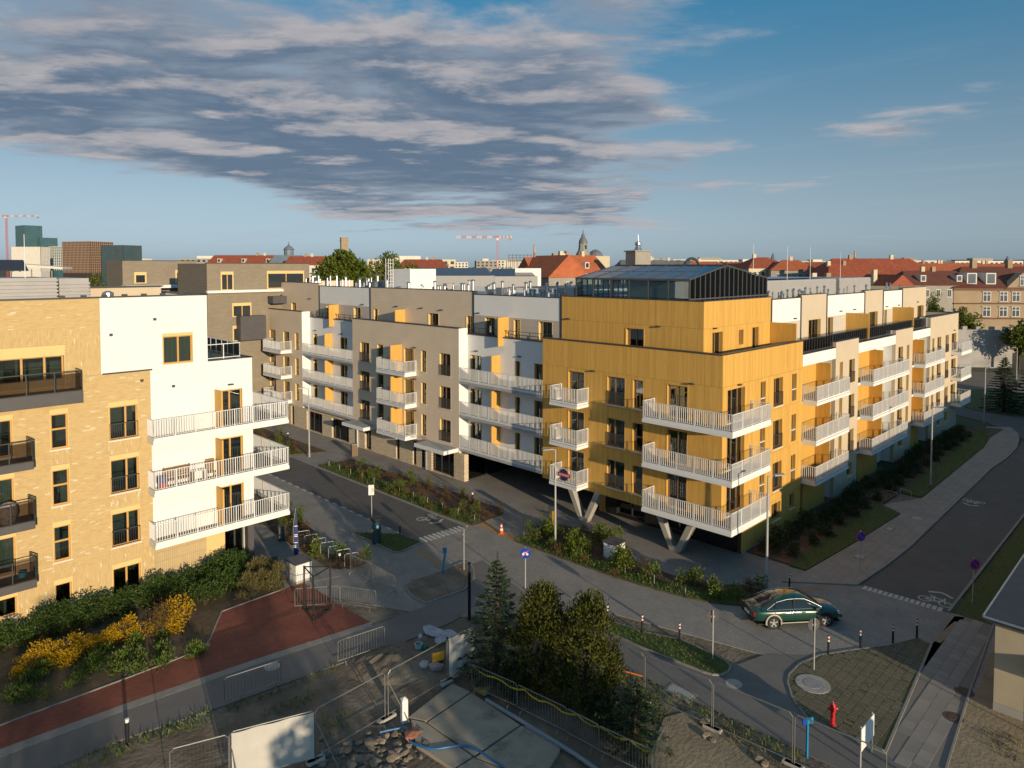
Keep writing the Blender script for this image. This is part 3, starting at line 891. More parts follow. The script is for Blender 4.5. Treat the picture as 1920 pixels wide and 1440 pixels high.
def panels(root, F, s0, s1, rows, width, ops, mat_, phase=0.0):
    """Timber-look cladding sheets, one object each, cut round the openings."""
    n = max(1, round((s1 - s0) / width))
    g = 0.006
    for k in range(n):
        a, b = s0 + (s1 - s0) * k / n, s0 + (s1 - s0) * (k + 1) / n
        for j in range(len(rows) - 1):
            c, d = rows[j], rows[j + 1]
            mine = [o for o in ops if o[0] < b - 0.01 and o[1] > a + 0.01 and o[2] < d - 0.01 and o[3] > c + 0.01]
            mb = MB()
            t = rnd_w.uniform(-0.002, 0.002)
            wall(mb, F, a + g, b - g, c + g, d - g, mine, t, 0.03)
            if mb.f: mb.build('cladding_panel', mat_, root)


BAL_MESH = {}


def balusters(part, pts, z0, z1, pitch, mat_, single):
    """Upright bars along a path; single: each bar an object."""
    key = (round(z1 - z0, 3), mat_.name)
    if key not in BAL_MESH:
        m = MB(); m.box(-0.014, 0.014, -0.02, 0.02, 0, z1 - z0); BAL_MESH[key] = m.mesh('baluster', mat_)
    joined = MB()
    for i in range(len(pts) - 1):
        a, b = Vector((*pts[i], 0)), Vector((*pts[i + 1], 0))
        ln = (b - a).length
        n = max(1, round(ln / pitch))
        ang = math.atan2(b.y - a.y, b.x - a.x)
        ca, sa = math.cos(ang), math.sin(ang)
        for k in range(n):
            p = a + (b - a) * ((k + 0.5) / n)
            if single:
                o = bpy.data.objects.new('baluster', BAL_MESH[key]); link(o, part)
                o.location = (p.x, p.y, z0); o.rotation_euler = (0, 0, ang)
            else:
                q = [(p.x + ca * x - sa * y, p.y + sa * x + ca * y) for x, y in ((-.014, -.02), (.014, -.02), (.014, .02), (-.014, .02))]
                joined.hexa([(x, y, z0) for x, y in q] + [(x, y, z1) for x, y in q])
    if joined.f:
        o = joined.build('baluster_infill', mat_, part); o['kind'] = 'stuff'


def balcony(root, poly, path, zb, single=False, pitch=0.14, fasc=0.38, rail=1.38, bottom=0.0):
    mb = MB()
    mb.prism(poly, zb, zb + 0.22)
    for i in range(len(path) - 1):
        a, b = Vector((*path[i], zb)), Vector((*path[i + 1], zb))
        d = (b - a).normalized()
        e0 = d * (0.02 if i else 0.0); e1 = d * (0.02 if i < len(path) - 2 else 0.0)
        mb.bar(a - e0 + Vector((0, 0, fasc / 2 - 0.004)), b + e1 + Vector((0, 0, fasc / 2 - 0.004)), 0.04, fasc + 0.008)
    o = mb.build('balcony', M_fasc, root)
    cx, cy_ = sum(p[0] for p in poly) / len(poly), sum(p[1] for p in poly) / len(poly)
    f = MB(); f.prism([(cx + (x - cx) * 0.985, cy_ + (y - cy_) * 0.985) for x, y in poly], zb + 0.221, zb + 0.245); f.build('floor', M_deck, o)
    h = MB()
    for i in range(len(path) - 1):
        a, b = Vector((*path[i], zb)), Vector((*path[i + 1], zb))
        h.bar(a + Vector((0, 0, rail)), b + Vector((0, 0, rail)), 0.055, 0.03)
        h.bar(a + Vector((0, 0, fasc + 0.06)), b + Vector((0, 0, fasc + 0.06)), 0.03, 0.025)
        ln = (b - a).length; n = max(1, round(ln / 1.15))
        for k in range(n + 1):
            p = a + (b - a) * (k / n)
            h.box(p.x - 0.022, p.x + 0.022, p.y - 0.022, p.y + 0.022, zb + fasc - 0.02, zb + rail - 0.016)
    h.build('handrail', M_railw, o)
    balusters(o, path, zb + fasc + 0.074, zb + rail - 0.015, pitch, M_railw, single)
    return o


def coping(root, pts, z, w=0.42, h=0.07, m=None):
    mb = MB()
    for i in range(len(pts) - 1):
        a, b = Vector((*pts[i], z)), Vector((*pts[i + 1], z))
        d = (b - a).normalized() * (w / 2)
        mb.bar(a - (d if i else d * 0), b + (d if i < len(pts) - 2 else d * 0), w, h)
    return mb.build('coping', m or M_anth, root)


def lamp_box(root, F, s, z):
    mb = MB(); F.bx(mb, s - 0.16, s + 0.16, -0.17, -0.004, z, z + 0.09)
    mb.build('wall_light', M_anth, root)


# ------------------------------------------------------------------ the corner apartment building
FLO = (2.84, 5.76, 8.68)           # floor levels behind the three storeys over the ground floor
TOPS = (5.03, 7.95, 10.87)
B = thing('apartment_building', 'long white, beige and timber-clad apartment building on the street corner with glass roof house', 'building', ORG, AU)
FL = Fac('L', 0.0); FR = Fac('R', 0.0)
inner = MB()

# --- timber-clad corner block, street side
ops = []
for f, t in zip(FLO, TOPS):
    ops += [(10.81, 12.37, f + 0.02, t), (7.24, 8.80, f + 0.2, t), (5.74, 6.65, f + 0.2, t), (2.39, 3.94, f + 0.02, t)]
ROWS = [2.35, 2.86, 5.75, 8.70, 11.08, 13.05]
mb = MB(); wall(mb, FL, 0.031, 14.9, 2.36, 13.04, ops, 0.031, 0.3); mb.build('wall', M_goldback, B)
panels(B, FL, 0.0, 14.9, ROWS, 1.24, ops, M_gold)
for f, t in zip(FLO, TOPS):
    window(B, FL, 10.81, 12.37, f + 0.02, t, (0.5,), lining=M_golds, sill=False, inset=0.22)
    window(B, FL, 7.24, 8.80, f + 0.2, t, (0.62,), lining=M_golds, guard=0.95, inset=0.22)
    window(B, FL, 5.74, 6.65, f + 0.2, t, (), 0.5, lining=M_golds, inset=0.22)
    window(B, FL, 2.39, 3.94, f + 0.02, t, (0.5,), lining=M_golds, sill=False, inset=0.22)
rooms(inner, FL, 0.4, 14.9, FLO, 11.7)
# --- road side
ops = []
for f, t in zip(FLO, TOPS):
    ops += [(0.58, 2.90, f + 0.1, t), (5.05, 5.81, f + 0.2, t), (6.98, 8.43, f + 0.2, t), (9.90, 10.70, f + 0.2, t)]
gops = [(6.91, 8.35, 0.95, 2.2), (9.77, 10.58, 1.16, 2.26)]
mb = MB(); wall(mb, FR, 0.035, 11.7, 2.36, 13.04, ops, 0.035, 0.3); wall(mb, FR, 2.72, 11.7, 0.02, 2.355, gops, 0.035, 0.3); mb.build('wall', M_goldback, B)
panels(B, FR, 0.0, 11.7, ROWS, 1.3, ops, M_gold)
panels(B, FR, 2.68, 11.7, [0.12, 2.345], 1.3, gops, M_gold)
for f, t in zip(FLO, TOPS):
    window(B, FR, 0.58, 2.90, f + 0.1, t, (0.4, 0.72), lining=M_golds)
    window(B, FR, 5.05, 5.81, f + 0.2, t, (), whitebar=0.42, lining=M_golds, sill=False)
    window(B, FR, 6.98, 8.43, f + 0.2, t, (0.5,), lining=M_golds, guard=0.95)
    window(B, FR, 9.90, 10.70, f + 0.2, t, (), whitebar=0.42, lining=M_golds, sill=False)
window(B, FR, 6.91, 8.35, 0.95, 2.2, (0.5,), lining=M_golds); window(B, FR, 9.77, 10.58, 1.16, 2.26, (), lining=M_golds)
rooms(inner, FR, 3.9, 11.4, FLO, 11.7, depth=3.0)
mb = MB(); mb.box(2.68, 11.7, -0.06, 0.0, -0.05, 0.11); mb.build('plinth', M_conc, B)
# soffit and the dark ground floor set back under the block
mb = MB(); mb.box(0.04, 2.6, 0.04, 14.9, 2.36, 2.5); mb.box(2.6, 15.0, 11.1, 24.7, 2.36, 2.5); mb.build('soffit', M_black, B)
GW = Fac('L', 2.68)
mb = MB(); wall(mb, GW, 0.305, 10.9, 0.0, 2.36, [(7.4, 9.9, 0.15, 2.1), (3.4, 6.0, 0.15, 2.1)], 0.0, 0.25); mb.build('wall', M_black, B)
window(B, GW, 7.4, 9.9, 0.15, 2.1, (0.5,), lining=None, frame=M_anth, sill=False, pane=M_shop, curtain=0)
window(B, GW, 3.4, 6.0, 0.15, 2.1, (0.5,), lining=None, frame=M_anth, sill=False, pane=M_shop, curtain=0)
mb = MB(); mb.box(2.66, 3.1, 10.92, 11.5, 0.0, 2.36); mb.build('gate_post', M_golds, B)
# passage under the white bay: side walls and a back wall deep inside
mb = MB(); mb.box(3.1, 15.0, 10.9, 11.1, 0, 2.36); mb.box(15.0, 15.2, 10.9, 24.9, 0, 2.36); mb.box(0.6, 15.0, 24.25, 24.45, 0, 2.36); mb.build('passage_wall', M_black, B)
mb = MB(); mb.box(0.02, 0.5, 24.02, 24.66, 0, 2.34); mb.build('pillar', M_tileb, B)
mb = MB(); Fac('R', 24.2).bx(mb, 0.55, 2.6, -0.02, 0.03, 0.1, 2.3); mb.build('shop_pane', M_shop, B)
# V-shaped concrete columns
for u in (10.9, 3.25):
    mb = MB()
    for sgn, top in ((1, 1.35), (-1, -1.3)):
        a0, a1 = u + sgn * 0.02, u + top
        w0, w1 = 0.2, 0.24
        pts = []
        for (c, w, z) in ((a0 + sgn * 0.14, w0, 0.0), (a1, w1, 2.36)):
            pts += [(-0.05, c - w, z), (0.45, c - w, z), (0.45, c + w, z), (-0.05, c + w, z)]
        mb.hexa(pts)
    mb.prism([(-0.04, u - 0.33), (0.44, u - 0.33), (0.44, u + 0.33), (-0.04, u + 0.33)], 0.0, 0.35)
    bevel(mb.build('column', M_conc, B), 0.02)

# --- corner balconies (each bar its own piece) and small ones beside them
for k, zb in enumerate((2.60, 5.52, 8.44)):
    poly = [(-1.4, -1.42), (3.65, -1.42), (3.65, -0.045), (-0.045, -0.045), (-0.045, 4.9), (-1.4, 4.9)]
    o = balcony(B, poly, [(3.6, -0.05), (3.6, -1.38), (-1.36, -1.38), (-1.36, 4.85), (-0.05, 4.85)], zb, True)
    o['label'] = 'wrap-round white balcony on the timber corner, ' + ('lowest', 'middle', 'top')[k] + ' of three'
    poly = [(-1.35, 10.4), (-0.045, 10.4), (-0.045, 13.0), (-1.35, 13.0)]
    o = balcony(B, poly, [(-0.05, 10.44), (-1.31, 10.44), (-1.31, 12.96), (-0.05, 12.96)], zb)
# round red and blue sign on the lowest small balcony
mb = MB(); mb.cur = 0
mb.tube([(-1.375, 11.55, 3.55), (-1.36, 11.55, 3.55)], 0.43, 20); mb.cur = 1
mb.box(-1.39, -1.376, 10.98, 12.12, 3.41, 3.69)
mb.cur = 2
for i in range(7): mb.box(-1.396, -1.391, 11.1 + i * 0.135, 11.19 + i * 0.135, 3.49, 3.61)
mb.build('round_sign', [mat('sign_navy', (0.02, 0.03, 0.10)), mat('sign_red', (0.5, 0.03, 0.04)), mat('sign_pale', (0.65, 0.5, 0.5))], B)

# --- white recessed bays on the street side
def street_bay(s0, s1, zp, doors, scr, lows=True):
    Fb = Fac('L', 1.0)
    ops = [(a, b, f + 0.02, t) for f, t in zip(FLO, TOPS) for a, b in doors]
    mb = MB(); wall(mb, Fb, s0, s1, 2.36, zp, ops); mb.build('wall', M_white, B)
    for f, t in zip(FLO, TOPS):
        for a, b in doors: window(B, Fb, a, b, f + 0.02, t, (0.5,) if b - a > 1.1 else (), sill=False)
        mb = MB(); mb.box(0.03, 0.985, scr, scr + 0.09, f - 0.02, t + 0.3); mb.build('screen', M_golds, B)
    rooms(inner, Fb, s0 + 0.35, s1 - 0.35, FLO, 11.7)
    coping(B, [(1.15, s0), (1.15, s1)], zp + 0.035)
    for zb in (2.60, 5.52, 8.44):
        balcony(B, [(0.0, s0 + 0.03), (0.98, s0 + 0.03), (0.98, s1 - 0.03), (0.0, s1 - 0.03)], [(0.02, s0 + 0.03), (0.02, s1 - 0.03)], zb)
    for s in (s0 + (s1 - s0) * 0.35, s0 + (s1 - s0) * 0.88): lamp_box(B, Fb, s, 11.2)
street_bay(14.92, 24.65, 12.6, [(22.88, 24.3), (18.25, 18.87), (15.5, 16.71)], 20.6)
street_bay(41.42, 51.88, 12.7, [(50.2, 51.2), (47.9, 48.7), (44.0, 45.46)], 47.0)

# --- beige blocks on the street side
def beige_block(s0, s1, wins, zt, gl):
    ops = [(a, b, f + (0.02 if k == 'd' else 0.2), t) for f, t in zip(FLO, TOPS) for a, b, k in wins]
    mb = MB(); wall(mb, FL, s0, s1, 2.42, zt, ops); mb.build('wall', M_taupe, B)
    mb = MB(); mb.box(0.305, 1.0, s0 + 0.004, s0 + 0.3, 2.42, zt - 0.004); mb.box(0.002, 0.3, s0 - 0.012, s0 - 0.002, 2.42, zt - 0.002); mb.box(0.3, 1.0, s0 - 0.012, s0 - 0.002, 2.42, zt - 0.002)
    mb.build('return_wall', M_white, B)
    mb = MB(); mb.box(0.305, 1.0, s1 - 0.3, s1 - 0.004, 2.42, zt - 0.004); mb.build('return_wall', M_white, B)
    for f, t in zip(FLO, TOPS):
        for a, b, k in wins:
            if k == 'd': window(B, FL, a, b, f + 0.02, t, (0.5,), sill=False, inset=0.22)
            elif k == 'g': window(B, FL, a, b, f + 0.2, t, (0.55,) if b - a > 1.2 else (), None if b - a > 1.2 else 0.5, guard=0.95, inset=0.22)
            else: window(B, FL, a, b, f + 0.2, t, (), 0.45, inset=0.22)
    rooms(inner, FL, s0 + 0.4, s1 - 0.4, FLO, 11.7)
    mb = MB(); wall(mb, FL, s0, s1, 0.0, 2.40, [(a, b, 0.06 if k != 'n' else 0.05, 2.3) for a, b, k in gl], 0.03, 0.4); mb.build('ground_floor_wall', M_tileb, B)
    for a, b, k in gl:
        window(B, FL, a, b, 0.06 if k != 'n' else 0.05, 2.3, (0.28, 0.62) if k == 'w' else (), None, inset=0.3, lining=None, frame=M_anth, sill=False, pane=M_shop, curtain=0, bar=0.08)
    rooms(inner, Fac('L', 0.12), s0 + 0.4, s1 - 0.4, (0.2,), 2.4, d0=0.4)
    coping(B, [(0.15, s0), (0.15, s1)], zt + 0.035)
W1 = [(25.73, 27.30, 'g'), (29.15, 30.0, 't'), (31.0, 32.6, 'd'), (35.9, 36.98, 't'), (38.3, 40.0, 'g')]
beige_block(24.67, 41.4, W1, 13.15, [(25.4, 28.55, 'w'), (29.5, 30.04, 'n'), (30.77, 31.34, 'n'), (33.4, 33.98, 'n'), (38.2, 39.33, 'd')])
W2 = [(52.6, 53.62, 't'), (54.81, 56.44, 'd'), (58.2, 59.9, 'g'), (61.34, 62.4, 't'), (64.04, 67.04, 'd')]
beige_block(51.9, 68.2, W2, 13.35, [(54.0, 54.8, 'n'), (57.0, 57.8, 'n'), (60.0, 62.5, 'w')])
# ground floor of the second white bay: shop windows
mb = MB(); wall(mb, FL, 41.41, 51.89, 0.0, 2.38, [(47.7, 51.1, 0.06, 2.25), (42.3, 45.7, 0.06, 2.25)], 0.03, 0.4); mb.build('ground_floor_wall', M_tileb, B)
for a, b in ((47.7, 51.1), (42.3, 45.7)): window(B, FL, a, b, 0.06, 2.25, (0.25, 0.62), inset=0.3, lining=None, frame=M_anth, sill=False, pane=M_shop, curtain=0, bar=0.08)
rooms(inner, Fac('L', 0.12), 41.6, 51.7, (0.2,), 2.38, d0=0.4)
# balconies and timber screens on the beige blocks
for zb, t in zip((2.60, 5.52, 8.44), TOPS):
    balcony(B, [(-1.35, 30.65), (-0.01, 30.65), (-0.01, 35.2), (-1.35, 35.2)], [(-0.02, 30.69), (-1.31, 30.69), (-1.31, 35.16), (-0.02, 35.16)], zb)
    balcony(B, [(-1.35, 54.4), (-0.01, 54.4), (-0.01, 58.9), (-1.35, 58.9)], [(-0.02, 54.44), (-1.31, 54.44), (-1.31, 58.86), (-0.02, 58.86)], zb)
    balcony(B, [(-1.35, 62.9), (-0.01, 62.9), (-0.01, 68.0), (-1.35, 68.0)], [(-0.02, 62.94), (-1.31, 62.94), (-1.31, 67.96), (-0.02, 67.96)], zb)
    mb = MB(); mb.box(-1.28, -0.004, 32.9, 33.0, zb + 0.25, t + 0.28); mb.build('screen', M_golds, B)
    lamp_box(B, FL, 30.85, t + 0.1)
# entrance canopies
for a, b in ((37.0, 40.9), (24.75, 28.9)):
    mb = MB(); mb.box(-1.65, -0.006, a, b, 2.46, 2.78); mb.cur = 1; mb.box(-1.6, -0.05, a + 0.05, b - 0.05, 2.782, 2.80)
    bevel(mb.build('canopy', [M_fasc, M_roofl], B), 0.01)
mb = MB(); mb.box(-0.12, -0.03, 40.45, 40.6, 0.0, 2.44); mb.build('downpipe', M_fasc, B)
mb = MB(); mb.box(-0.12, -0.03, 29.1, 29.25, 0.0, 2.44); mb.build('downpipe', M_fasc, B)

# --- road side: recessed white bays and beige strips
def road_bay(s0, s1, part_v, bal, zp=12.05):
    Fb = Fac('R', 1.05)
    ops = []
    for f, t in zip(FLO, TOPS): ops += [(s0 + 0.15, s0 + 0.75, f + 0.02, t), (part_v + 0.5, min(part_v + 1.9, s1 - 0.2), f + 0.02, t)]
    mb = MB(); wall(mb, Fb, s0, s1, 0.0, 11.25, ops); mb.build('wall', M_white, B)
    mb = MB(); FR.bx(mb, s0 + 0.004, s1 - 0.004, 0.0, 1.3, 11.2, zp); mb.build('parapet', M_white, B)
    for f, t in zip(FLO, TOPS):
        window(B, Fb, s0 + 0.15, s0 + 0.75, f + 0.02, t, (), sill=False)
        window(B, Fb, part_v + 0.5, min(part_v + 1.9, s1 - 0.2), f + 0.02, t, (0.5,), sill=False)
        mb = MB(); mb.box(s0 + 0.8, part_v - 0.004, 0.98, 1.045, f - 0.06, t + 0.29)
        mb.build('screen', M_golds, B)
        mb = MB(); mb.box(part_v, part_v + 0.09, -0.15, 1.04, f - 0.02, t + 0.1); mb.build('screen', M_golds, B)
    mb = MB(); mb.box(s0 + 0.8, part_v + 0.09, 0.2, 0.3, 0.0, 2.35); mb.build('screen', M_golds, B)
    rooms(inner, Fb, s0 + 0.35, s1 - 0.35, FLO, 11.2)
    coping(B, [(s0, 0.2), (s1, 0.2)], zp + 0.035)
    for zb in (2.60, 5.52, 8.44):
        balcony(B, [(bal[0], -1.05), (bal[1], -1.05), (bal[1], -0.004), (s1 - 0.01, -0.004), (s1 - 0.01, 1.03), (s0 + 0.01, 1.03), (s0 + 0.01, -0.004), (bal[0], -0.004)],
                [(bal[0] + 0.04, -0.02), (bal[0] + 0.04, -1.01), (bal[1] - 0.04, -1.01), (bal[1] - 0.04, -0.02)], zb)
road_bay(11.72, 17.98, 16.6, (11.75, 18.2))
road_bay(23.0, 32.6, 28.6, (23.5, 33.2))
road_bay(37.87, 43.88, 41.2, (38.3, 45.4))


def beige_strip(s0, s1, wins, zt, gw):
    ops = [(a, b, f + 0.2, t) for f, t in zip(FLO, TOPS) for a, b in wins]
    mb = MB(); wall(mb, FR, s0, s1, 0.0, zt, ops + [(a, b, 1.1, 2.25) for a, b in gw]); mb.build('wall', M_beige, B)
    mb = MB(); mb.box(s0, s0 + 0.3, 0.302, 1.05, 0.0, zt - 0.004); mb.box(s1 - 0.3, s1, 0.302, 1.05, 0.0, zt - 0.004); mb.build('return_wall', M_white, B)
    for f, t in zip(FLO, TOPS):
        for i, (a, b) in enumerate(wins): window(B, FR, a, b, f + 0.2, t, (), None, guard=0.9 if b - a > 0.9 else None, sill=False)
    for a, b in gw: window(B, FR, a, b, 1.1, 2.25, ())
    rooms(inner, FR, s0 + 0.35, s1 - 0.35, (0.2, *FLO), 11.7, step=5)
    coping(B, [(s0, 0.15), (s1, 0.15)], zt + 0.035)
beige_strip(18.0, 22.98, [(18.8, 19.53), (20.85, 22.15)], 12.5, [(20.7, 21.95)])
beige_strip(32.62, 37.85, [(33.4, 34.85), (35.95, 36.8)], 12.48, [(34.0, 35.2)])
beige_strip(43.9, 55.1, [(44.6, 45.4), (46.55, 48.05), (49.75, 51.15), (52.3, 54.3)], 13.1, [(47.0, 48.2), (50.0, 51.2)])
for zb in (2.60, 5.52, 8.44):
    balcony(B, [(52.2, -1.05), (56.9, -1.05), (56.9, 2.6), (55.13, 2.6), (55.13, -0.01), (52.2, -0.01)], [(52.24, -0.02), (52.24, -1.01), (56.86, -1.01), (56.86, 2.55)], zb)
# far end wall
mb = MB(); mb.box(54.8, 55.1, 0.302, 14.0, 0.0, 13.096); mb.build('wall', M_beige, B)
coping(B, [(54.95, 0.3), (54.95, 14.0)], 13.135)
# north end wall of the street side
mb = MB(); mb.box(0.302, 14.0, 67.9, 68.2, 0.0, 13.34); mb.build('wall', M_taupe, B)

# --- terrace decks and the set-back top storey
mb = MB()
mb.box(0.3, 15.0, 0.3, 14.9, 11.72, 11.92); mb.box(1.3, 15.0, 14.9, 24.68, 11.72, 11.92); mb.box(0.3, 15.0, 24.68, 41.4, 11.72, 11.92); mb.box(1.3, 15.0, 41.4, 51.88, 11.72, 11.92); mb.box(0.3, 14.9, 51.9, 67.9, 11.72, 11.92)
mb.box(15.0, 54.8, 1.35, 14.9, 11.72, 11.915)
mb.build('terrace_deck', M_roof, B)
TL = Fac('L', 1.69); TR = Fac('R', 2.3)
def top_wall(F, s0, s1, zt, m, ops, low=None, lm=None, clad=False, wd=1.3):
    if clad:
        mb = MB(); wall(mb, F, s0 + (0.031 if s0 < 3 else 0), s1, 11.9, zt - 0.01, ops, 0.031, 0.3); mb.build('wall', M_goldback, B)
        panels(B, F, s0, s1, [11.95, 14.42, zt], wd, ops, M_gold)
    else:
        mb = MB(); wall(mb, F, s0, s1, 11.9, zt, ops); mb.build('wall', m, B)
        if low:
            ss, zs, op = cells(s0 + 0.02, s1 - 0.02, 11.95, low, ops)
            mb = MB(); wall(mb, F, s0 + 0.02, s1 - 0.02, 11.95, low, ops, -0.018, -0.003); mb.build('wall_boarding', lm, B)
    for o in ops: window(B, F, *o, (0.5,) if o[1] - o[0] > 1.2 else (), sill=False, curtain=0.3, lining=M_golds if clad else M_ochre, proud=0.03)
    rooms(inner, F, s0 + 0.4, s1 - 0.4, (12.0,), zt - 0.4, depth=2.6)
M_board = brick_mat('pale_boarding', (0.50, 0.44, 0.38), (0.46, 0.40, 0.345), (0.36, 0.31, 0.26), 1.2, 0.16, 'y', 0.8, 0.006, 0.003)
M_board2 = brick_mat('pale_boarding_road', (0.56, 0.50, 0.43), (0.53, 0.47, 0.40), (0.40, 0.35, 0.29), 1.2, 0.16, 'x', 0.8, 0.006, 0.003)
TZ = (11.95, 14.15)
top_wall(TL, 2.3, 14.45, 16.19, None, [(6.88, 8.45, *TZ)], clad=True, wd=1.22)
top_wall(TL, 14.62, 24.6, 16.03, M_white, [(21.9, 23.2, *TZ), (18.9, 19.7, *TZ), (15.4, 16.9, *TZ)], 14.25, M_board)
top_wall(TL, 24.7, 40.55, 16.3, M_taupe, [(24.75, 25.6, *TZ), (29.44, 31.0, *TZ), (39.2, 40.04, *TZ)])
top_wall(TL, 40.75, 50.85, 16.25, M_white, [(47.9, 49.4, *TZ), (42.4, 43.8, *TZ)], 14.3, M_board)
top_wall(TL, 50.95, 63.7, 16.55, M_taupe, [(56.2, 57.6, *TZ)])
top_wall(TR, 1.69, 11.4, 16.19, None, [(2.76, 4.17, *TZ), (6.41, 7.1, 13.0, 14.1), (8.4, 9.4, *TZ)], clad=True, wd=1.22)
top_wall(TR, 11.5, 16.6, 15.98, M_white, [(12.2, 13.6, *TZ)], 14.2, M_board2)
top_wall(TR, 16.8, 21.9, 16.17, M_beige, [(18.2, 20.7, *TZ)])
top_wall(TR, 22.05, 30.95, 16.0, M_white, [(22.2, 23.4, *TZ)], 14.2, M_board2)
top_wall(TR, 31.15, 36.15, 16.17, M_beige, [(32.3, 34.7, *TZ)])
top_wall(TR, 36.4, 42.15, 16.0, M_white, [(36.6, 37.4, *TZ)], 14.2, M_board2)
top_wall(TR, 42.4, 50.85, 16.16, M_beige, [(47.6, 49.9, *TZ), (44.3, 45.2, *TZ)])
# dark joints between the sections, roof edge, roof
for s in (14.535, 24.65, 40.65, 50.9): mb = MB(); TL.bx(mb, s - 0.09, s + 0.09, -0.04, 0.4, 11.9, 16.32); mb.build('joint_cover', M_anth, B)
for s in (11.45, 16.7, 21.98, 31.05, 36.28, 42.28): mb = MB(); TR.bx(mb, s - 0.09, s + 0.09, -0.04, 0.4, 11.9, 16.1); mb.build('joint_cover', M_anth, B)
for s0, s1, z in ((2.3, 14.53, 16.19), (14.53, 24.65, 16.03), (24.65, 40.65, 16.3), (40.65, 50.9, 16.25), (50.9, 63.7, 16.55)): coping(B, [(1.84, s0 - 0.0), (1.84, s1)], z + 0.03, 0.36, 0.06)
for s0, s1, z in ((1.69, 11.45, 16.192), (11.45, 16.7, 15.98), (16.7, 21.98, 16.17), (21.98, 31.05, 16.0), (31.05, 36.28, 16.17), (36.28, 42.28, 16.0), (42.28, 50.85, 16.16)): coping(B, [(s0, 2.45), (s1, 2.45)], z + 0.03, 0.36, 0.06)
mb = MB(); mb.box(50.55, 50.85, 2.602, 13.7, 11.92, 16.155); mb.build('wall', M_beige, B)
mb = MB(); mb.box(2.0, 14.0, 63.4, 63.7, 11.93, 16.54); mb.build('wall', M_taupe, B)
mb = MB(); mb.box(1.99, 14.6, 2.6, 63.4, 15.5, 15.7); mb.box(14.6, 50.55, 2.6, 13.7, 15.5, 15.7); mb.build('roof', M_roofl, B)
mb = MB(); mb.box(14.3, 14.6, 14.9, 63.4, 11.0, 16.2); mb.box(14.6, 50.55, 13.7, 14.0, 11.0, 16.1); mb.build('wall', M_white, B)
coping(B, [(0.15, 0.0), (0.15, 14.9)], 13.085, 0.4); coping(B, [(0.35, 0.15), (11.7, 0.15)], 13.087, 0.4)
# timber partitions and railings on the roof terrace
for v in (11.3, 26.4, 39.2):
    mb = MB(); mb.box(v - 0.05, v + 0.05, 0.32, 2.28, 11.93, 14.34); mb.build('screen', M_golds, B)
for u in (20.3, 34.6, 46.8):
    mb = MB(); mb.box(0.45, 1.66, u - 0.05, u + 0.05, 11.93, 14.3); mb.build('screen', M_golds, B)
def dark_rail(root, pts, z0, h, glass=None, step=1.0):
    mb = MB()
    for i in range(len(pts) - 1):
        a, b = Vector((*pts[i], z0)), Vector((*pts[i + 1], z0))
        mb.bar(a + Vector((0, 0, h)), b + Vector((0, 0, h)), 0.06, 0.04); mb.bar(a + Vector((0, 0, 0.08)), b + Vector((0, 0, 0.08)), 0.04, 0.04)
        n = max(1, round((b - a).length / step))
        for k in range(n + 1):
            p = a + (b - a) * (k / n)
            mb.box(p.x - 0.025, p.x + 0.025, p.y - 0.025, p.y + 0.025, z0, z0 + h - 0.02)
    o = mb.build('railing', M_anth, root)
    if glass:
        m2 = MB()
        for i in range(len(pts) - 1):
            a, b = Vector((*pts[i], z0 + 0.1)), Vector((*pts[i + 1], z0 + 0.1))
            d = (b - a).normalized() * 0.05
            m2.bar(a + d + Vector((0, 0, (h - 0.14) / 2)), b - d + Vector((0, 0, (h - 0.14) / 2)), 0.012, h - 0.16)
        m2.build('guard_pane', glass, o)
    return o
dark_rail(B, [(11.9, 0.25), (17.9, 0.25)], 12.1, 1.0, M_smoke, 0.5); dark_rail(B, [(18.0, 0.45), (43.8, 0.45)], 12.1, 1.0, M_smoke, 0.5)
dark_rail(B, [(1.2, 15.0), (1.2, 24.6)], 12.65, 0.55, None, 1.2); dark_rail(B, [(1.2, 41.5), (1.2, 51.8)], 12.75, 0.55, None, 1.2)
for s, z in ((5.7, 14.35), (13.8, 14.45)): lamp_box(B, TL, s, z)
for s, z in ((24.0, 14.4), (32.0, 14.5), (29.0, 14.45), (36.0, 14.5), (42.0, 14.45), (53.0, 14.7), (60.0, 14.9)): lamp_box(B, TL, s, z)
for s, z in ((10.0, 11.02), (2.1, 11.05)): lamp_box(B, FL, s, z)
for s, z in ((3.0, 14.35), (15.5, 14.35), (25.0, 14.5), (28.3, 14.5), (37.2, 14.4), (41.0, 14.4), (47.5, 14.5)): lamp_box(B, TR, s, z)
lamp_box(B, FR, 2.0, 11.0); lamp_box(B, FR, 53.2, 11.15)
inner.build('inner_walls', M_room, B)

# --- glass house on the roof
gx0, gx1, gy0, gy1, ge, gr, gz = 2.75, 14.2, 4.0, 13.9, 17.55, 18.55, 15.7
gm = (gx0 + gx1) / 2 - 0.7
mb = MB()
n = 6
for k in range(n + 1):
    y = gy0 + (gy1 - gy0) * k / n
    for x in (gx0, gx1): mb.box(x - 0.05, x + 0.05, y - 0.05, y + 0.05, gz, ge)
    mb.bar((gx0, y, ge + 0.05), (gm, y, gr), 0.09, 0.08); mb.bar((gm, y, gr), (gx1, y, ge + 0.05), 0.09, 0.08)
for x in (gx0, gx1): mb.box(x - 0.07, x + 0.07, gy0 - 0.05, gy1 + 0.05, ge - 0.06, ge + 0.08)
mb.bar((gm, gy0 - 0.05, gr + 0.03), (gm, gy1 + 0.05, gr + 0.03), 0.12, 0.1)
mb.bar(((gx0 + gm) / 2, gy0, (ge + gr) / 2 + 0.02), ((gx0 + gm) / 2, gy1, (ge + gr) / 2 + 0.02), 0.06, 0.05)
n2 = 17
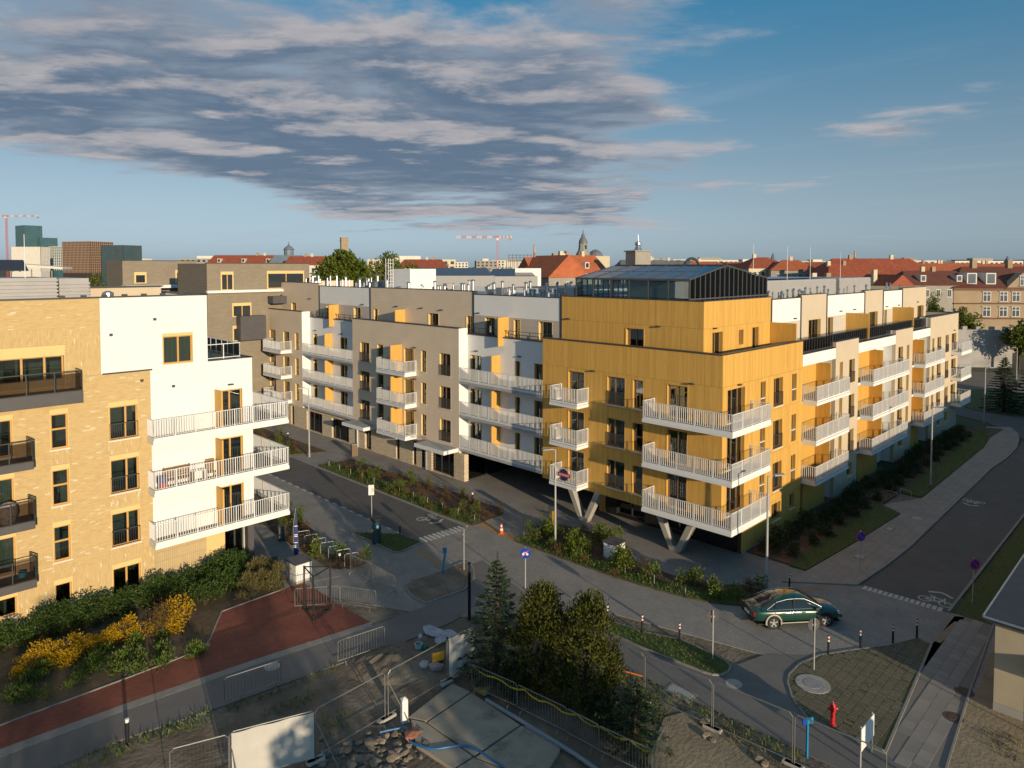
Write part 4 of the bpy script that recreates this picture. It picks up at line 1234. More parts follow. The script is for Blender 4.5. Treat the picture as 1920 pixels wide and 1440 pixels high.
for k in range(n2 + 1):
    x = gx0 + (gx1 - gx0) * k / n2
    zt = ge + (gr - ge) * ((x - gx0) / (gm - gx0) if x < gm else (gx1 - x) / (gx1 - gm))
    for y in (gy0, gy1): mb.box(x - 0.035, x + 0.035, y - 0.05, y + 0.05, gz, zt)
for y in (gy0, gy1): mb.box(gx0, gx1, y - 0.055, y + 0.055, 16.2, 16.3)
gh = mb.build('glass_house', M_anth2, B)
for k in range(n):
    y0, y1 = gy0 + (gy1 - gy0) * k / n + 0.055, gy0 + (gy1 - gy0) * (k + 1) / n - 0.055
    p = MB(); p.box(gx0 - 0.01, gx0 + 0.01, y0, y1, gz, ge - 0.06); p.build('pane', M_panesky, gh)
    for a, b in ((0.02, 0.485), (0.515, 0.98)):
        q = MB()
        xa, xb = gx0 + (gm - gx0) * a, gx0 + (gm - gx0) * b; za, zb_ = ge + 0.06 + (gr - ge - 0.04) * a, ge + 0.06 + (gr - ge - 0.04) * b
        q.hexa([(xa, y0, za - .02), (xb, y0, zb_ - .02), (xb, y1, zb_ - .02), (xa, y1, za - .02), (xa, y0, za), (xb, y0, zb_), (xb, y1, zb_), (xa, y1, za)])
        q.build('roof_pane', M_panesky, gh)
for k in range(n2):
    xa, xb = gx0 + (gx1 - gx0) * k / n2 + 0.04, gx0 + (gx1 - gx0) * (k + 1) / n2 - 0.04
    zz = [ge + (gr - ge) * ((x - gx0) / (gm - gx0) if x < gm else (gx1 - x) / (gx1 - gm)) - 0.04 for x in (xa, xb)]
    q = MB(); q.hexa([(xa, gy0 - .006, gz), (xb, gy0 - .006, gz), (xb, gy0 + .006, gz), (xa, gy0 + .006, gz), (xa, gy0 - .006, zz[0]), (xb, gy0 - .006, zz[1]), (xb, gy0 + .006, zz[1]), (xa, gy0 + .006, zz[0])])
    q.build('pane', M_panesky, gh)
q = MB(); q.box(4.4, 4.5, 4.4, 8.3, gz, 17.6); q.box(8.6, 12.0, 9.6, 13.2, gz, 17.8); q.build('inner_screen', M_curtain, gh)

# --- roof plant: louvred screens, stair heads, vents
for (x0, x1, y0, y1, zt, m) in ((15.6, 32.5, 5.5, 11.5, 17.28, M_grille), (33.4, 42.3, 5.5, 11.0, 17.3, M_grille)):
    mb = MB(); mb.box(x0, x1, y0, y1, 15.71, zt)
    n = int((zt - 15.9) / 0.16)
    for k in range(n): mb.box(x0 - 0.03, x1 + 0.03, y0 - 0.04, y0, 15.9 + k * 0.16, 16.0 + k * 0.16); mb.box(x0 - 0.04, x0, y0, y1, 15.9 + k * 0.16, 16.0 + k * 0.16)
    mb.build('plant_screen', m, B)
mb = MB(); mb.box(15.5, 31.5, 6.2, 10.8, 17.36, 17.42); mb.build('solar_panel', mat('solar_blue', (0.015, 0.06, 0.14), rough=0.2, spec=0.6), B)
mb = MB(); mb.box(6.0, 9.5, 39.6, 43.1, 15.71, 18.2); mb.build('stair_head', M_white, B)
mb = MB()
for dy in (0, 0.5):
    for dx in (0, 0.6): mb.tube([(4.5 + dx, 41.4 + dy, 15.7), (4.5 + dx, 41.4 + dy, 19.3)], 0.03, 6)
for k in range(9): mb.tube([(4.5, 41.4, 16.1 + k * .38), (4.5, 41.9, 16.1 + k * .38)], 0.02, 5); mb.box(4.48, 5.12, 41.38, 41.42, 16.1 + k * .38, 16.13 + k * .38)
mb.build('roof_ladder', M_railw, B)
rv = random.Random(11)
for k in range(95):
    x = rv.uniform(2.7, 12.5); y = rv.uniform(16.0, 62.0)
    if 4.2 < x < 9.9 and 39.0 < y < 44.2: continue
    h = rv.choice((0.6, 0.8, 1.0, 1.25)) + (0.3 if y > 40 else 0)
    r = rv.choice((0.07, 0.09, 0.12, 0.16))
    mb = MB(); mb.tube([(x, y, 15.69), (x, y, 15.7 + h)], r, 8); mb.lathe([(r * 1.5, 0), (r * 1.6, 0.06), (r * 0.6, 0.16)], 8, (x, y, 15.7 + h))
    mb.build('vent_pipe', M_zinc, B)
for k in range(16):
    x = rv.uniform(3.5, 12); y = rv.uniform(16.5, 60)
    if 3.2 < x < 9.9 and 38.0 < y < 45: continue
    w, d, h = rv.uniform(0.6, 1.4), rv.uniform(0.6, 1.2), rv.uniform(0.4, 0.8)
    mb = MB(); mb.box(x, x + w, y, y + d, 15.9, 15.9 + h); mb.box(x + 0.1, x + 0.2, y + 0.1, y + d - 0.1, 15.69, 15.9); mb.box(x + w - 0.2, x + w - 0.1, y + 0.1, y + d - 0.1, 15.69, 15.9)
    bevel(mb.build('vent_unit', M_zinc if k % 3 else M_grille, B), 0.02)
for k in range(22):
    x = rv.uniform(12, 50); y = rv.uniform(2.9, 4.9); h = rv.uniform(0.5, 1.0)
    mb = MB(); mb.tube([(x, y, 15.69), (x, y, 15.7 + h)], 0.08, 8); mb.lathe([(0.12, 0), (0.13, 0.06), (0.05, 0.16)], 8, (x, y, 15.7 + h)); mb.build('vent_pipe', M_zinc, B)
for (x, y, h) in ((16, 6, 4.6), (22.5, 6, 4.6), (27.5, 6, 4.6), (35, 6, 4.2)):
    mb = MB(); mb.tube([(x, y, 15.7), (x, y, 15.7 + h)], [0.03, 0.015], 6); mb.build('lightning_rod', M_railw, B)
# ------------------------------------------------------------------ brick and white apartment building on the left (same frame; facade plane y = 21.02)
BL = thing('brick_apartment_building', 'yellow brick and white apartment building with wrap-round white corner balconies on the left', 'building', ORG, AU)
UL = 21.02
FB = Fac('R', UL)
FLB = (-0.02, 2.9, 5.84, 8.76)
WT = ((0.80, 2.2), (3.13, 5.24), (6.07, 8.2), (9.02, 11.12))
X0 = -41.0
ops = []
for k, (a, b) in enumerate(WT):
    ops += [(-30.71, -29.88, a, b), (-28.0, -26.52, a if k else 0.45, b), (-34.2, -32.27, a if k else 1.0, b), (-38.6, -36.6, a if k else 1.0, b)]
ops += [(-33.9, -29.96, 12.28, 14.42)]
bricks_ops = list(ops)
# solid wall behind the facing bricks (mortar), with openings
M_mortar = mat('mortar', (0.47, 0.35, 0.18), (0.42, 0.31, 0.16), 1.5, 0.95)
mb = MB()
wall(mb, FB, X0, -28.3, 12.69, 16.8, [o for o in ops if o[2] > 12], 0.012, 0.35)
wall(mb, FB, X0, -25.85, 0.0, 12.69, [o for o in ops if o[2] < 12], 0.012, 0.35)
mb.build('wall', M_mortar, BL)


def lay_bricks(s0, s1, z0, z1, ops, soldier, seed):
    """Facing bricks one by one: stretcher courses, or upright soldier courses inside the given fields."""
    rr = random.Random(seed)
    V, Fc = [], []
    def brick(a, b, c, d):
        if b - a < 0.02 or d - c < 0.02: return
        t = UL - rr.uniform(0.0, 0.006); i = len(V)
        V.extend([(a, t, c), (b, t, c), (b, t, d), (a, t, d), (a, UL + 0.011, c), (b, UL + 0.011, c), (b, UL + 0.011, d), (a, UL + 0.011, d)])
        Fc.extend([(i, i + 1, i + 2, i + 3), (i + 1, i + 5, i + 6, i + 2), (i + 4, i, i + 3, i + 7), (i + 3, i + 2, i + 6, i + 7), (i, i + 4, i + 5, i + 1)])
    def cut(a, b, c, d):
        """Pieces of the unit outside the openings."""
        segs = [(a, b)]
        m = (c + d) / 2
        for o in ops:
            if o[2] - 0.01 < m < o[3] + 0.01:
                ns = []
                for p, q in segs:
                    if o[1] <= p or o[0] >= q: ns.append((p, q)); continue
                    if o[0] > p: ns.append((p, o[0]))
                    if o[1] < q: ns.append((o[1], q))
                segs = ns
        for p, q in segs: brick(p, q, c, d)
    infield = lambda x, z: any(f[0] <= x < f[1] and f[2] <= z < f[3] for f in soldier)
    bw, bh, j = 0.25, 0.075, 0.010
    row = 0
    z = z0
    while z < z1 - 0.02:
        x = s0 - (bw / 2 if row % 2 else 0)
        while x < s1:
            a, b, c, d = max(x, s0), min(x + bw - j, s1), z, min(z + bh - j, z1)
            if b > a and not infield((a + b) / 2, (c + d) / 2): cut(a, b, c, d)
            x += bw
        z += bh; row += 1
    for f in soldier:
        x = f[0]; col = 0
        while x < f[1] - 0.02:
            z = f[2] - (bw / 2 if col % 2 else 0)
            while z < f[3]:
                c, d = max(z, f[2]), min(z + bw - j, f[3])
                if d > c: cut(x, min(x + bh - j, f[1]), c, d)
                z += bw
            x += bh; col += 1
    me = bpy.data.meshes.new('brick_facing'); me.from_pydata(V, [], Fc); me.update()
    return me


M_brick = island_mat('yellow_brick', [(0.50, 0.355, 0.165, 0.0), (0.545, 0.39, 0.185, 0.3), (0.575, 0.415, 0.20, 0.62), (0.535, 0.38, 0.18, 0.93), (0.60, 0.47, 0.29, 0.975), (0.66, 0.58, 0.44, 1.0)], 0.85, 0.002)
fields = [(-41, -25.86, 0.0, 2.62), (-30.75, -29.85, 2.62, 3.1), (-30.75, -29.85, 5.3, 6.05), (-30.75, -29.85, 8.25, 9.0), (-28.05, -26.5, 2.62, 3.1), (-28.05, -26.5, 5.3, 6.05), (-28.05, -26.5, 8.25, 9.0),
          (-33.9, -29.9, 14.45, 15.3), (-29.85, -28.31, 12.72, 15.2), (-34.2, -32.27, 5.3, 6.05), (-34.2, -32.27, 8.25, 9.0)]
low_f = [f for f in fields if f[2] < 12]; up_f = [f for f in fields if f[2] > 12]
for (s0, s1, z0, z1, ff, sd) in ((X0, -25.86, 0.0, 12.66, low_f, 1), (X0, -28.31, 12.70, 16.76, up_f, 2)):
    me = lay_bricks(s0, s1, z0, z1, bricks_ops, ff, sd)
    me.materials.append(M_brick)
    o = bpy.data.objects.new('brick_facing', me); link(o, BL); o['kind'] = 'stuff'

# white rendered corner
wops = [(-25.18, -23.5, 12.9, 14.68)]
mb = MB(); wall(mb, FB, -28.3, -22.66, 12.69, 16.8, wops, 0.0, 0.35); mb.build('wall', M_white, BL)
dops = [(-22.15, -20.6, f + 0.03, f + 2.28) for f in FLB[1:]]
mb = MB(); wall(mb, FB, -25.85, -19.96, 2.62, 12.85, dops, 0.004, 0.354); mb.build('wall', M_white, BL)
mb = MB(); wall(mb, FB, -25.85, -22.9, 0.0, 2.6, [], 0.02, 0.35); mb.build('ground_floor_wall', M_soldier, BL)
mb = MB(); mb.box(-22.9, -22.3, UL + 0.03, UL + 1.1, 0, 2.6); mb.build('entrance_side', M_ochre, BL)
mb = MB(); mb.box(-22.3, -21.8, UL + 0.02, UL + 0.4, 0, 2.6); mb.build('entrance_side', M_ochre, BL)
mb = MB(); mb.box(-20.35, -19.98, UL + 0.03, UL + 0.4, 0, 2.6); mb.build('corner_pier', M_anth2, BL)
window(BL, Fac('R', UL + 0.3), -21.8, -20.36, 0.05, 2.55, (0.55,), lining=None, frame=M_anth, sill=False, pane=M_shop, curtain=0)
# end walls facing the street (side towards +V)
mb = MB(); mb.box(-20.26, -19.964, UL + 0.36, 34.0, 0.0, 12.848); mb.build('wall', M_white, BL)
mb = MB(); mb.box(-22.96, -22.664, UL + 0.352, 34.0, 12.9, 16.796); mb.build('wall', M_white, BL)
mb = MB(); mb.box(X0, -22.7, UL + 0.4, 34.0, 15.9, 16.1); mb.box(-22.9, -20.0, UL + 0.4, 34.0, 12.2, 12.4); mb.build('roof', M_roofl, BL)
coping(BL, [(X0, UL + 0.16), (-22.82, UL + 0.16), (-22.82, 34.0)], 16.83, 0.4, 0.07)
coping(BL, [(-28.25, UL + 0.2), (-25.75, UL + 0.2)], 12.70, 0.5, 0.08)
mb = MB(); mb.box(-28.29, -25.86, UL - 0.02, UL + 1.0, 12.665, 12.69); mb.build('ledge', M_roof, BL)
coping(BL, [(-22.6, UL + 0.16), (-20.1, UL + 0.16), (-20.1, 33.9)], 12.875, 0.36, 0.05)
dark_rail(BL, [(-28.2, UL + 0.05), (-26.75, UL + 0.05), (-26.75, UL + 0.75)], 12.75, 0.85, M_clear, 0.7)
dark = dark_rail(BL, [(-22.6, UL + 0.3), (-20.6, UL + 0.3), (-20.6, 31.0)], 12.9, 0.9, M_clear, 0.9)
dark.data.materials[0] = M_railw

# windows
for k, (a, b) in enumerate(WT):
    window(BL, FB, -30.71, -29.88, a, b, (), None if k == 0 else 0.5, frame=M_frame, inset=0.15, head=0.22, lining=M_ochre, sillmat=M_fasc)
    window(BL, FB, -28.0, -26.52, a if k else 0.45, b, (0.58 if k else 0.5,), frame=M_frame, inset=0.15, head=0.22, guard=0.92 if k else None, sillmat=M_fasc)
    for x0, x1 in ((-34.2, -32.27), (-38.6, -36.6)):
        window(BL, FB, x0, x1, a if k else 1.0, b, (0.45,), frame=M_frame, inset=0.15, head=0.2, sillmat=M_fasc)
window(BL, FB, -33.9, -29.96, 12.28, 14.42, (0.28, 0.53, 0.78), frame=M_frame, head=0.5, inset=0.3, sill=False)
window(BL, FB, -25.18, -23.5, 12.9, 14.68, (0.52,), frame=M_frame, inset=0.15, head=0.14, sillmat=M_fasc)
for f in FLB[1:]:
    window(BL, Fac('R', UL + 0.004), -22.15, -20.6, f + 0.03, f + 2.28, (0.5,), frame=M_frame, inset=0.15, sill=False, proud=0.03)
mb = MB(); rooms(mb, FB, X0, -20.4, (0.0, *FLB[1:]), 11.8, d0=0.36, depth=3.6); rooms(mb, FB, X0, -23.0, (12.2,), 15.8, d0=0.36, depth=3.6); mb.build('inner_walls', M_room, BL)
# timber screens beside the balcony doors
for f in FLB[1:]:
    mb = MB(); mb.box(-22.3, -22.2, UL - 0.95, UL - 0.002, f - 0.02, f + 2.38); mb.build('screen', M_golds, BL)
# white corner balconies, each bar its own piece
for k, zb in enumerate((2.78, 5.70, 8.62)):
    poly = [(-26.1, UL - 1.05), (-18.1, UL - 1.05), (-18.1, UL + 7.0), (-19.95, UL + 7.0), (-19.95, UL - 0.012), (-26.1, UL - 0.012)]
    o = balcony(BL, poly, [(-26.06, UL - 0.02), (-26.06, UL - 1.01), (-18.14, UL - 1.01), (-18.14, UL + 2.6)], zb, True)
    h = MB()
    a, b = Vector((-18.14, UL + 2.6, zb)), Vector((-18.14, UL + 6.96, zb))
    h.bar(a + Vector((0, 0, 1.38)), b + Vector((0, 0, 1.38)), 0.055, 0.03); h.bar(a + Vector((0, 0, 0.19)), b + Vector((0, 0, 0.19)), 0.04, 0.39)
    h.build('handrail', M_railw, o)
    balusters(o, [(-18.14, UL + 2.6), (-18.14, UL + 6.96)], zb + 0.45, zb + 1.36, 0.14, M_railw, False)
    o['label'] = 'white corner balcony of the brick building, ' + ('lowest, over the shrubs', 'middle, with furniture on it', 'top one')[k]


def glass_balcony(x0, x1, zb, fas, depth, root=BL):
    """Grey balcony with a deep fascia and smoked glass guard."""
    mb = MB(); mb.box(x0, x1, UL - depth, UL - 0.012, zb, zb + fas)
    o = bevel(mb.build('balcony', M_anth2, root), 0.008)
    f = MB(); f.box(x0 + 0.04, x1 - 0.04, UL - depth + 0.04, UL - 0.02, zb + fas + 0.001, zb + fas + 0.012); f.build('floor', M_deck, o)
    h = MB()
    y0 = UL - depth + 0.04
    pts = [(x0 + 0.04, UL - 0.03), (x0 + 0.04, y0), (x1 - 0.04, y0), (x1 - 0.04, UL - 0.03)]
    for i in range(3):
        a, b = Vector((*pts[i], zb + fas)), Vector((*pts[i + 1], zb + fas))
        h.bar(a + Vector((0, 0, 1.05)), b + Vector((0, 0, 1.05)), 0.06, 0.04)
        n = max(1, round((b - a).length / 1.1))
        for k in range(n + 1):
            p = a + (b - a) * (k / n); h.box(p.x - 0.022, p.x + 0.022, p.y - 0.022, p.y + 0.022, zb + fas, zb + fas + 1.04)
    h.build('railing', M_anth, o)
    g = MB()
    for i in range(3):
        a, b = Vector((*pts[i], zb + fas + 0.5)), Vector((*pts[i + 1], zb + fas + 0.5))
        d = (b - a).normalized() * 0.04
        g.bar(a + d, b - d, 0.012, 0.9)
    g.build('guard_pane', M_smoke, o)
    return o
glass_balcony(-34.3, -29.45, 11.50, 0.62, 1.15)
for zb in (2.62, 5.56, 8.52): glass_balcony(-34.6, -31.68, zb, 0.38, 1.3)
for zb in (2.62, 5.56, 8.52): glass_balcony(-39.5, -36.3, zb, 0.38, 1.3)
for s, z in ((-27.79, 14.72), (-25.56, 15.45), (-26.3, 12.07), (-24.63, 11.55)):
    mb = MB(); FB.bx(mb, s - 0.08, s + 0.08, -0.05, -0.002, z, z + 0.14); mb.build('vent_cap', M_anth, BL)
mb = MB(); FB.bx(mb, -21.5, -21.2, -0.2, -0.002, 11.3, 11.38); mb.build('wall_light', M_anth, BL)
# roof plant
mb = MB(); mb.box(-34.5, -29.4, UL + 4.0, UL + 9.5, 16.11, 17.85)
for k in range(8): mb.box(-34.55, -29.35, UL + 3.92, UL + 4.0, 16.25 + k * 0.2, 16.37 + k * 0.2); mb.box(-29.4, -29.32, UL + 4.0, UL + 9.5, 16.25 + k * 0.2, 16.37 + k * 0.2)
mb.build('plant_screen', M_grille, BL)
mb = MB(); mb.box(-29.2, -27.7, UL + 4.4, UL + 9.5, 16.11, 17.8)
for k in range(7): mb.box(-29.2, -27.65, UL + 4.33, UL + 4.4, 16.25 + k * 0.2, 16.37 + k * 0.2)
mb.build('plant_screen', M_grille, BL)
for i in range(3):
    for j in range(4):
        x, y = -38.0 + i * 2.9, UL + 10.0 + j * 2.2
        mb = MB(); mb.hexa([(x, y, 18.2), (x + 2.6, y, 18.2), (x + 2.6, y + 1.5, 18.85), (x, y + 1.5, 18.85), (x, y, 18.25), (x + 2.6, y, 18.25), (x + 2.6, y + 1.5, 18.9), (x, y + 1.5, 18.9)])
        for dx in (0.2, 2.4): mb.box(x + dx - 0.03, x + dx + 0.03, y + 1.4, y + 1.46, 18.14, 18.83)
        mb.build('solar_panel', mat('solar_black', (0.02, 0.022, 0.03), rough=0.25, spec=0.6), BL)
mb = MB(); mb.lathe([(0.18, 0), (0.18, 0.5), (0.3, 0.65), (0.3, 0.9), (0.1, 1.0)], 12, (-27.3, UL + 2.2, 16.1)); mb.build('roof_fan', M_zinc, BL)
mb = MB(); mb.box(-27.5, -23.2, UL + 6.0, UL + 6.3, 16.1, 17.2); mb.build('roof_upstand', M_beige, BL)
coping(BL, [(-27.6, UL + 6.15), (-23.1, UL + 6.15)], 17.22, 0.6, 0.08)
for x in (-33.5, -30.6):
    mb = MB(); mb.tube([(x, UL + 5.5, 16.1), (x, UL + 5.5, 20.3)], [0.035, 0.015], 6); mb.build('lightning_rod', M_railw, BL)
for k in range(7):
    mb = MB(); mb.box(-30 + k, -29.75 + k, UL + 0.6, UL + 0.8, 16.1, 16.95); mb.build('fixing_block', M_anth, BL)

# things left on the balconies
def on_bl(x, y, z): return ORG + x * VD + y * UD + Vector((0, 0, z))
M_wick = mat('rattan', (0.33, 0.20, 0.09), (0.24, 0.14, 0.06), 9.0, 0.8)
zfl = 5.70 + 0.246
t = thing('garden_bench', 'wooden garden bench with slatted back on the middle white corner balcony', 'bench', on_bl(-24.6, UL - 0.45, zfl), AU)
for k in range(4): mb = MB(); mb.box(-0.75, 0.75, 0.28, 0.31, 0.5 + k * 0.15, 0.61 + k * 0.15); mb.build('slat', M_wick, t)
mb = MB(); mb.box(-0.75, 0.75, -0.2, 0.28, 0.40, 0.45); mb.build('seat', M_wick, t)
for x in (-0.7, 0.7):
    mb = MB(); mb.box(x - 0.03, x + 0.03, 0.22, 0.28, 0, 1.1); mb.box(x - 0.03, x + 0.03, -0.2, -0.14, 0, 0.62); mb.box(x - 0.03, x + 0.03, -0.14, 0.22, 0.58, 0.62); mb.build('leg', M_wick, t)
t = thing('garden_chair', 'folding wooden chair stacked against the timber screen on the middle white balcony', 'chair', on_bl(-22.75, UL - 0.5, zfl), AU)
mb = MB(); mb.box(-0.25, 0.25, 0.2, 0.24, 0.45, 1.15); mb.build('backrest', M_wick, t)
mb = MB(); mb.box(-0.25, 0.25, -0.22, 0.2, 0.41, 0.45); mb.build('seat', M_wick, t)
for x in (-0.22, 0.22):
    for y in (-0.2, 0.2): mb = MB(); mb.box(x - 0.02, x + 0.02, y - 0.02, y + 0.02, 0, 0.41); mb.build('leg', M_wick, t)
t = thing('balcony_table', 'small white table by the railing of the middle white balcony', 'table', on_bl(-23.5, UL - 0.6, zfl), AU)
mb = MB(); mb.box(-0.35, 0.35, -0.2, 0.2, 0.68, 0.71); mb.build('table_top', M_railw, t)
for x in (-0.3, 0.3): mb = MB(); mb.box(x - 0.02, x + 0.02, -0.18, 0.18, 0, 0.68); mb.build('leg', M_railw, t)
mb = MB(); mb.box(-0.2, 0.2, -0.15, 0.15, 0, 0.4)
tag(bevel(mb.build('plastic_crate', mat('crate_red', (0.45, 0.05, 0.06), rough=0.5), None, on_bl(-25.5, UL - 0.6, zfl), AU), 0.02), 'red storage crate at the brick end of the middle white balcony', 'crate')
mb = MB(); mb.box(-0.25, 0.25, -0.2, 0.2, 0, 0.35)
tag(bevel(mb.build('storage_box', mat('box_blue', (0.06, 0.08, 0.2), rough=0.5), None, on_bl(-25.55, UL - 0.6, zfl + 0.401), AU), 0.02), 'dark blue box on the red crate on the middle white balcony', 'box')
mb = MB(); mb.lathe([(0.30, 0), (0.42, 0.4), (0.38, 0.75), (0.26, 0.95), (0.12, 1.02)], 12)
o = mb.build('wrapped_plant_pot', mat('plastic_wrap', (0.45, 0.40, 0.36), (0.25, 0.2, 0.17), 5.0, 0.25), None, on_bl(-32.7, UL - 0.75, 5.56 + 0.395))
tag(o, 'plant pot wrapped in crinkled plastic on a grey glass balcony', 'plant pot')
mb = MB(); mb.lathe([(0.14, 0), (0.17, 0.26), (0.15, 0.26), (0.13, 0.05)], 12)
tag(mb.build('bucket', mat('bucket_blue', (0.05, 0.33, 0.5), rough=0.4), None, on_bl(-32.15, UL - 0.5, 2.62 + 0.395)), 'light blue bucket on the lowest grey glass balcony', 'bucket')
# ------------------------------------------------------------------ background: neighbouring blocks, old town roofs, towers
def bframe(px, dist, zg=0.0):
    """Ground point under photo column px at a distance in front of the camera."""
    x = (px - 960.0) / FPX * dist
    return Vector((x, dist, zg))


def zat(py, dist):
    """Height of a point seen at photo row py at that distance."""
    r = pray(960, py)
    return CAM_H + r.z * dist / r.y


def rect_windows(root, F, s0, s1, z0, z1, n, rows, w, h, m_frame, m_glass, zoff=0.0):
    """Small far windows: each a framed pane set into the wall."""
    for j in range(rows):
        for i in range(n):
            s = s0 + (s1 - s0) * (i + 0.5) / n; z = z0 + (z1 - z0) * (j + 0.5) / rows
            key = ('far', F.k, round(w, 2), round(h, 2), m_frame.name, m_glass.name)
            F0 = Fac(F.k, 0)
            def mk():
                mb = MB(); F0.bx(mb, -w / 2, w / 2, -0.06, -0.002, -h / 2, h / 2); mb.cur = 1
                F0.bx(mb, -w / 2 + w * .1, -w * .03, -0.075, -0.061, -h / 2 + h * .07, h / 2 - h * .07); F0.bx(mb, w * .03, w / 2 - w * .1, -0.075, -0.061, -h / 2 + h * .07, h / 2 - h * .07)
                return mb.mesh('window', [m_frame, m_glass])
            put('window', cached(key, mk), root, F.pt(s, 0, z))


M_fglass = mat('far_window_glass', (0.03, 0.035, 0.04), rough=0.15, spec=0.7)
M_wfr = mat('white_window_frame', (0.62, 0.62, 0.6), rough=0.6)
M_gbrick = brick_mat('grey_brown_brick', (0.27, 0.225, 0.165), (0.235, 0.195, 0.145), (0.20, 0.165, 0.12), 0.5, 0.16, 'x', 0.9, 0.012, 0.004, vary=0.06)
M_gbrick2 = brick_mat('grey_brown_brick_end', (0.25, 0.205, 0.155), (0.22, 0.18, 0.14), (0.18, 0.15, 0.11), 0.5, 0.16, 'y', 0.9, 0.012, 0.004, vary=0.06)

# grey-brown brick block behind the left building (same street grid)
def grid_block(name, label, corner_px, dist, lv, lu, zt, walls, cat='building'):
    p = bframe(corner_px, dist)
    t = thing(name, label, cat, (p.x, p.y, 0), AU)
    return t
t = grid_block('brick_block', 'grey-brown brick apartment block with pale ledge behind the left building', 388, 80.0, 0, 0, 0, None)
zt = zat(494, 80)
mb = MB(); mb.box(0, 12.8, 0, 0.4, 0, zt); mb.build('wall', M_gbrick, t)
mb = MB(); mb.box(0, 0.4, 0.4, 9.0, 0, zt); mb.build('wall', M_gbrick2, t)
mb = MB(); mb.box(0.4, 12.8, 8.6, 9.0, 0, zt); mb.box(12.4, 12.8, 0.4, 8.6, 0, zt); mb.build('wall', M_gbrick, t)
mb = MB(); mb.box(0.3, 12.5, 0.3, 8.7, zt - 1, zt - 0.6); mb.build('roof', M_roof, t)
coping(t, [(-0.02, 0.2), (12.82, 0.2)], zt + 0.04, 0.5, 0.09)
mb = MB(); mb.box(-0.15, 13.0, -0.5, 0.0, zat(545, 80) - 0.3, zat(545, 80)); mb.build('ledge', M_fasc, t)
FF = Fac('R', 0.0)
for s0, s1, y0, y1 in ((1.7, 2.9, 515, 543), (7.3, 11.9, 514, 542), (3.0, 5.0, 575, 594), (3.0, 5.0, 618, 640)):
    z1, z0 = zat(y0, 81), zat(y1, 81)
    mb = MB(); FF.bx(mb, s0 - 0.15, s1 + 0.15, -0.04, -0.002, z0 - 0.1, z1 + 0.35); mb.cur = 1; FF.bx(mb, s0, s1, -0.06, -0.041, z0, z1); mb.cur = 2
    FF.bx(mb, (s0 + s1) / 2 - 0.06, (s0 + s1) / 2 + 0.06, -0.075, -0.061, z0, z1); mb.build('window', [M_ochre, M_fglass, M_frame], t)
mb = MB(); FF.bx(mb, 3.3, 6.4, -1.2, -0.002, zat(640, 81), zat(594, 81)); mb.build('balcony_box', M_anth2, t)
mb = MB(); FF.bx(mb, 7.2, 12.9, -1.4, -0.002, zat(572, 81), zat(558, 81)); mb.build('balcony_box', M_anth2, t)
t2 = grid_block('brick_block', 'lower grey-brown brick block with dark blank end, left of the taller brick block', 230, 92.0, 0, 0, 0, None)
zt2 = zat(489, 92)
mb = MB(); mb.box(0, 9.5, 0, 0.4, 0, zt2); mb.build('wall', M_gbrick, t2)
mb = MB(); mb.box(0, 0.4, 0.4, 7.0, 0, zt2); mb.build('wall', M_gbrick2, t2)
mb = MB(); mb.box(0.3, 9.4, 0.3, 7.0, zt2 - 1, zt2 - 0.6); mb.build('roof', M_roof, t2)
coping(t2, [(-0.02, 0.2), (9.52, 0.2)], zt2 + 0.04, 0.5, 0.09)
for s0, s1, y0, y1 in ((1.6, 2.7, 516, 530), (6.8, 8.2, 512, 530)):
    z1, z0 = zat(y0, 93), zat(y1, 93)
    mb = MB(); FF.bx(mb, s0 - 0.2, s1 + 0.2, -0.04, -0.002, z0 - 0.1, z1 + 0.4); mb.cur = 1; FF.bx(mb, s0, s1, -0.06, -0.041, z0, z1); mb.build('window', [M_ochre, M_fglass], t2)
mb = MB(); mb.box(-0.2, 9.7, -2.0, 0.0, zat(535, 92) - 0.4, zat(535, 92)); mb.build('ledge', M_fasc, t2)

# flat white roofs with plant behind the street block
for i, (px, dist, w, d, py, m, m2, lb) in enumerate(((840, 100, 13.0, 8.0, 517, M_grille, True, 'long low plant room with dark sloped solar roof behind the vents'),
        (958, 105, 8.0, 7.0, 518, M_grille, True, 'second low plant room with dark solar roof, nearer the red gable'),
        (990, 108, 4.0, 6.0, 503, M_white, False, 'small white roof box beside the grey gable'))):
    p = bframe(px, dist); zt = zat(py, dist)
    t = thing('plant_room', lb, 'roof building', (p.x - w / 2, p.y, 0))
    mb = MB(); mb.box(0, w, 0, d, 12, zt); bevel(mb.build('wall', m, t), 0.03)
    if m2: mb = MB(); mb.hexa([(0.3, 0.3, zt), (w - 0.3, 0.3, zt), (w - 0.3, d, zt), (0.3, d, zt), (0.6, 0.6, zt + 0.08), (w - 0.6, 0.6, zt + 0.08), (w - 1.2, d - 1, zt + 1.1), (1.2, d - 1, zt + 1.1)]); mb.build('solar_roof', mat('solar_black', (0.02, 0.022, 0.03)), t)
    mb = MB(); mb.box(0.2, w - 0.2, 0.2, d - 0.2, 0, 12); mb.build('lower_wall', M_beige, t)
t = thing('courtyard_block', 'long white block with flat roof across the courtyard behind the corner building', 'building', UVW(16, 17.5), AU)
mb = MB(); mb.box(0, 45, 10, 22, 0, 16.0); mb.build('wall', M_white, t)
mb = MB(); mb.box(0.2, 44.8, 10.2, 21.8, 16.001, 16.05); mb.build('roof', M_roof, t)

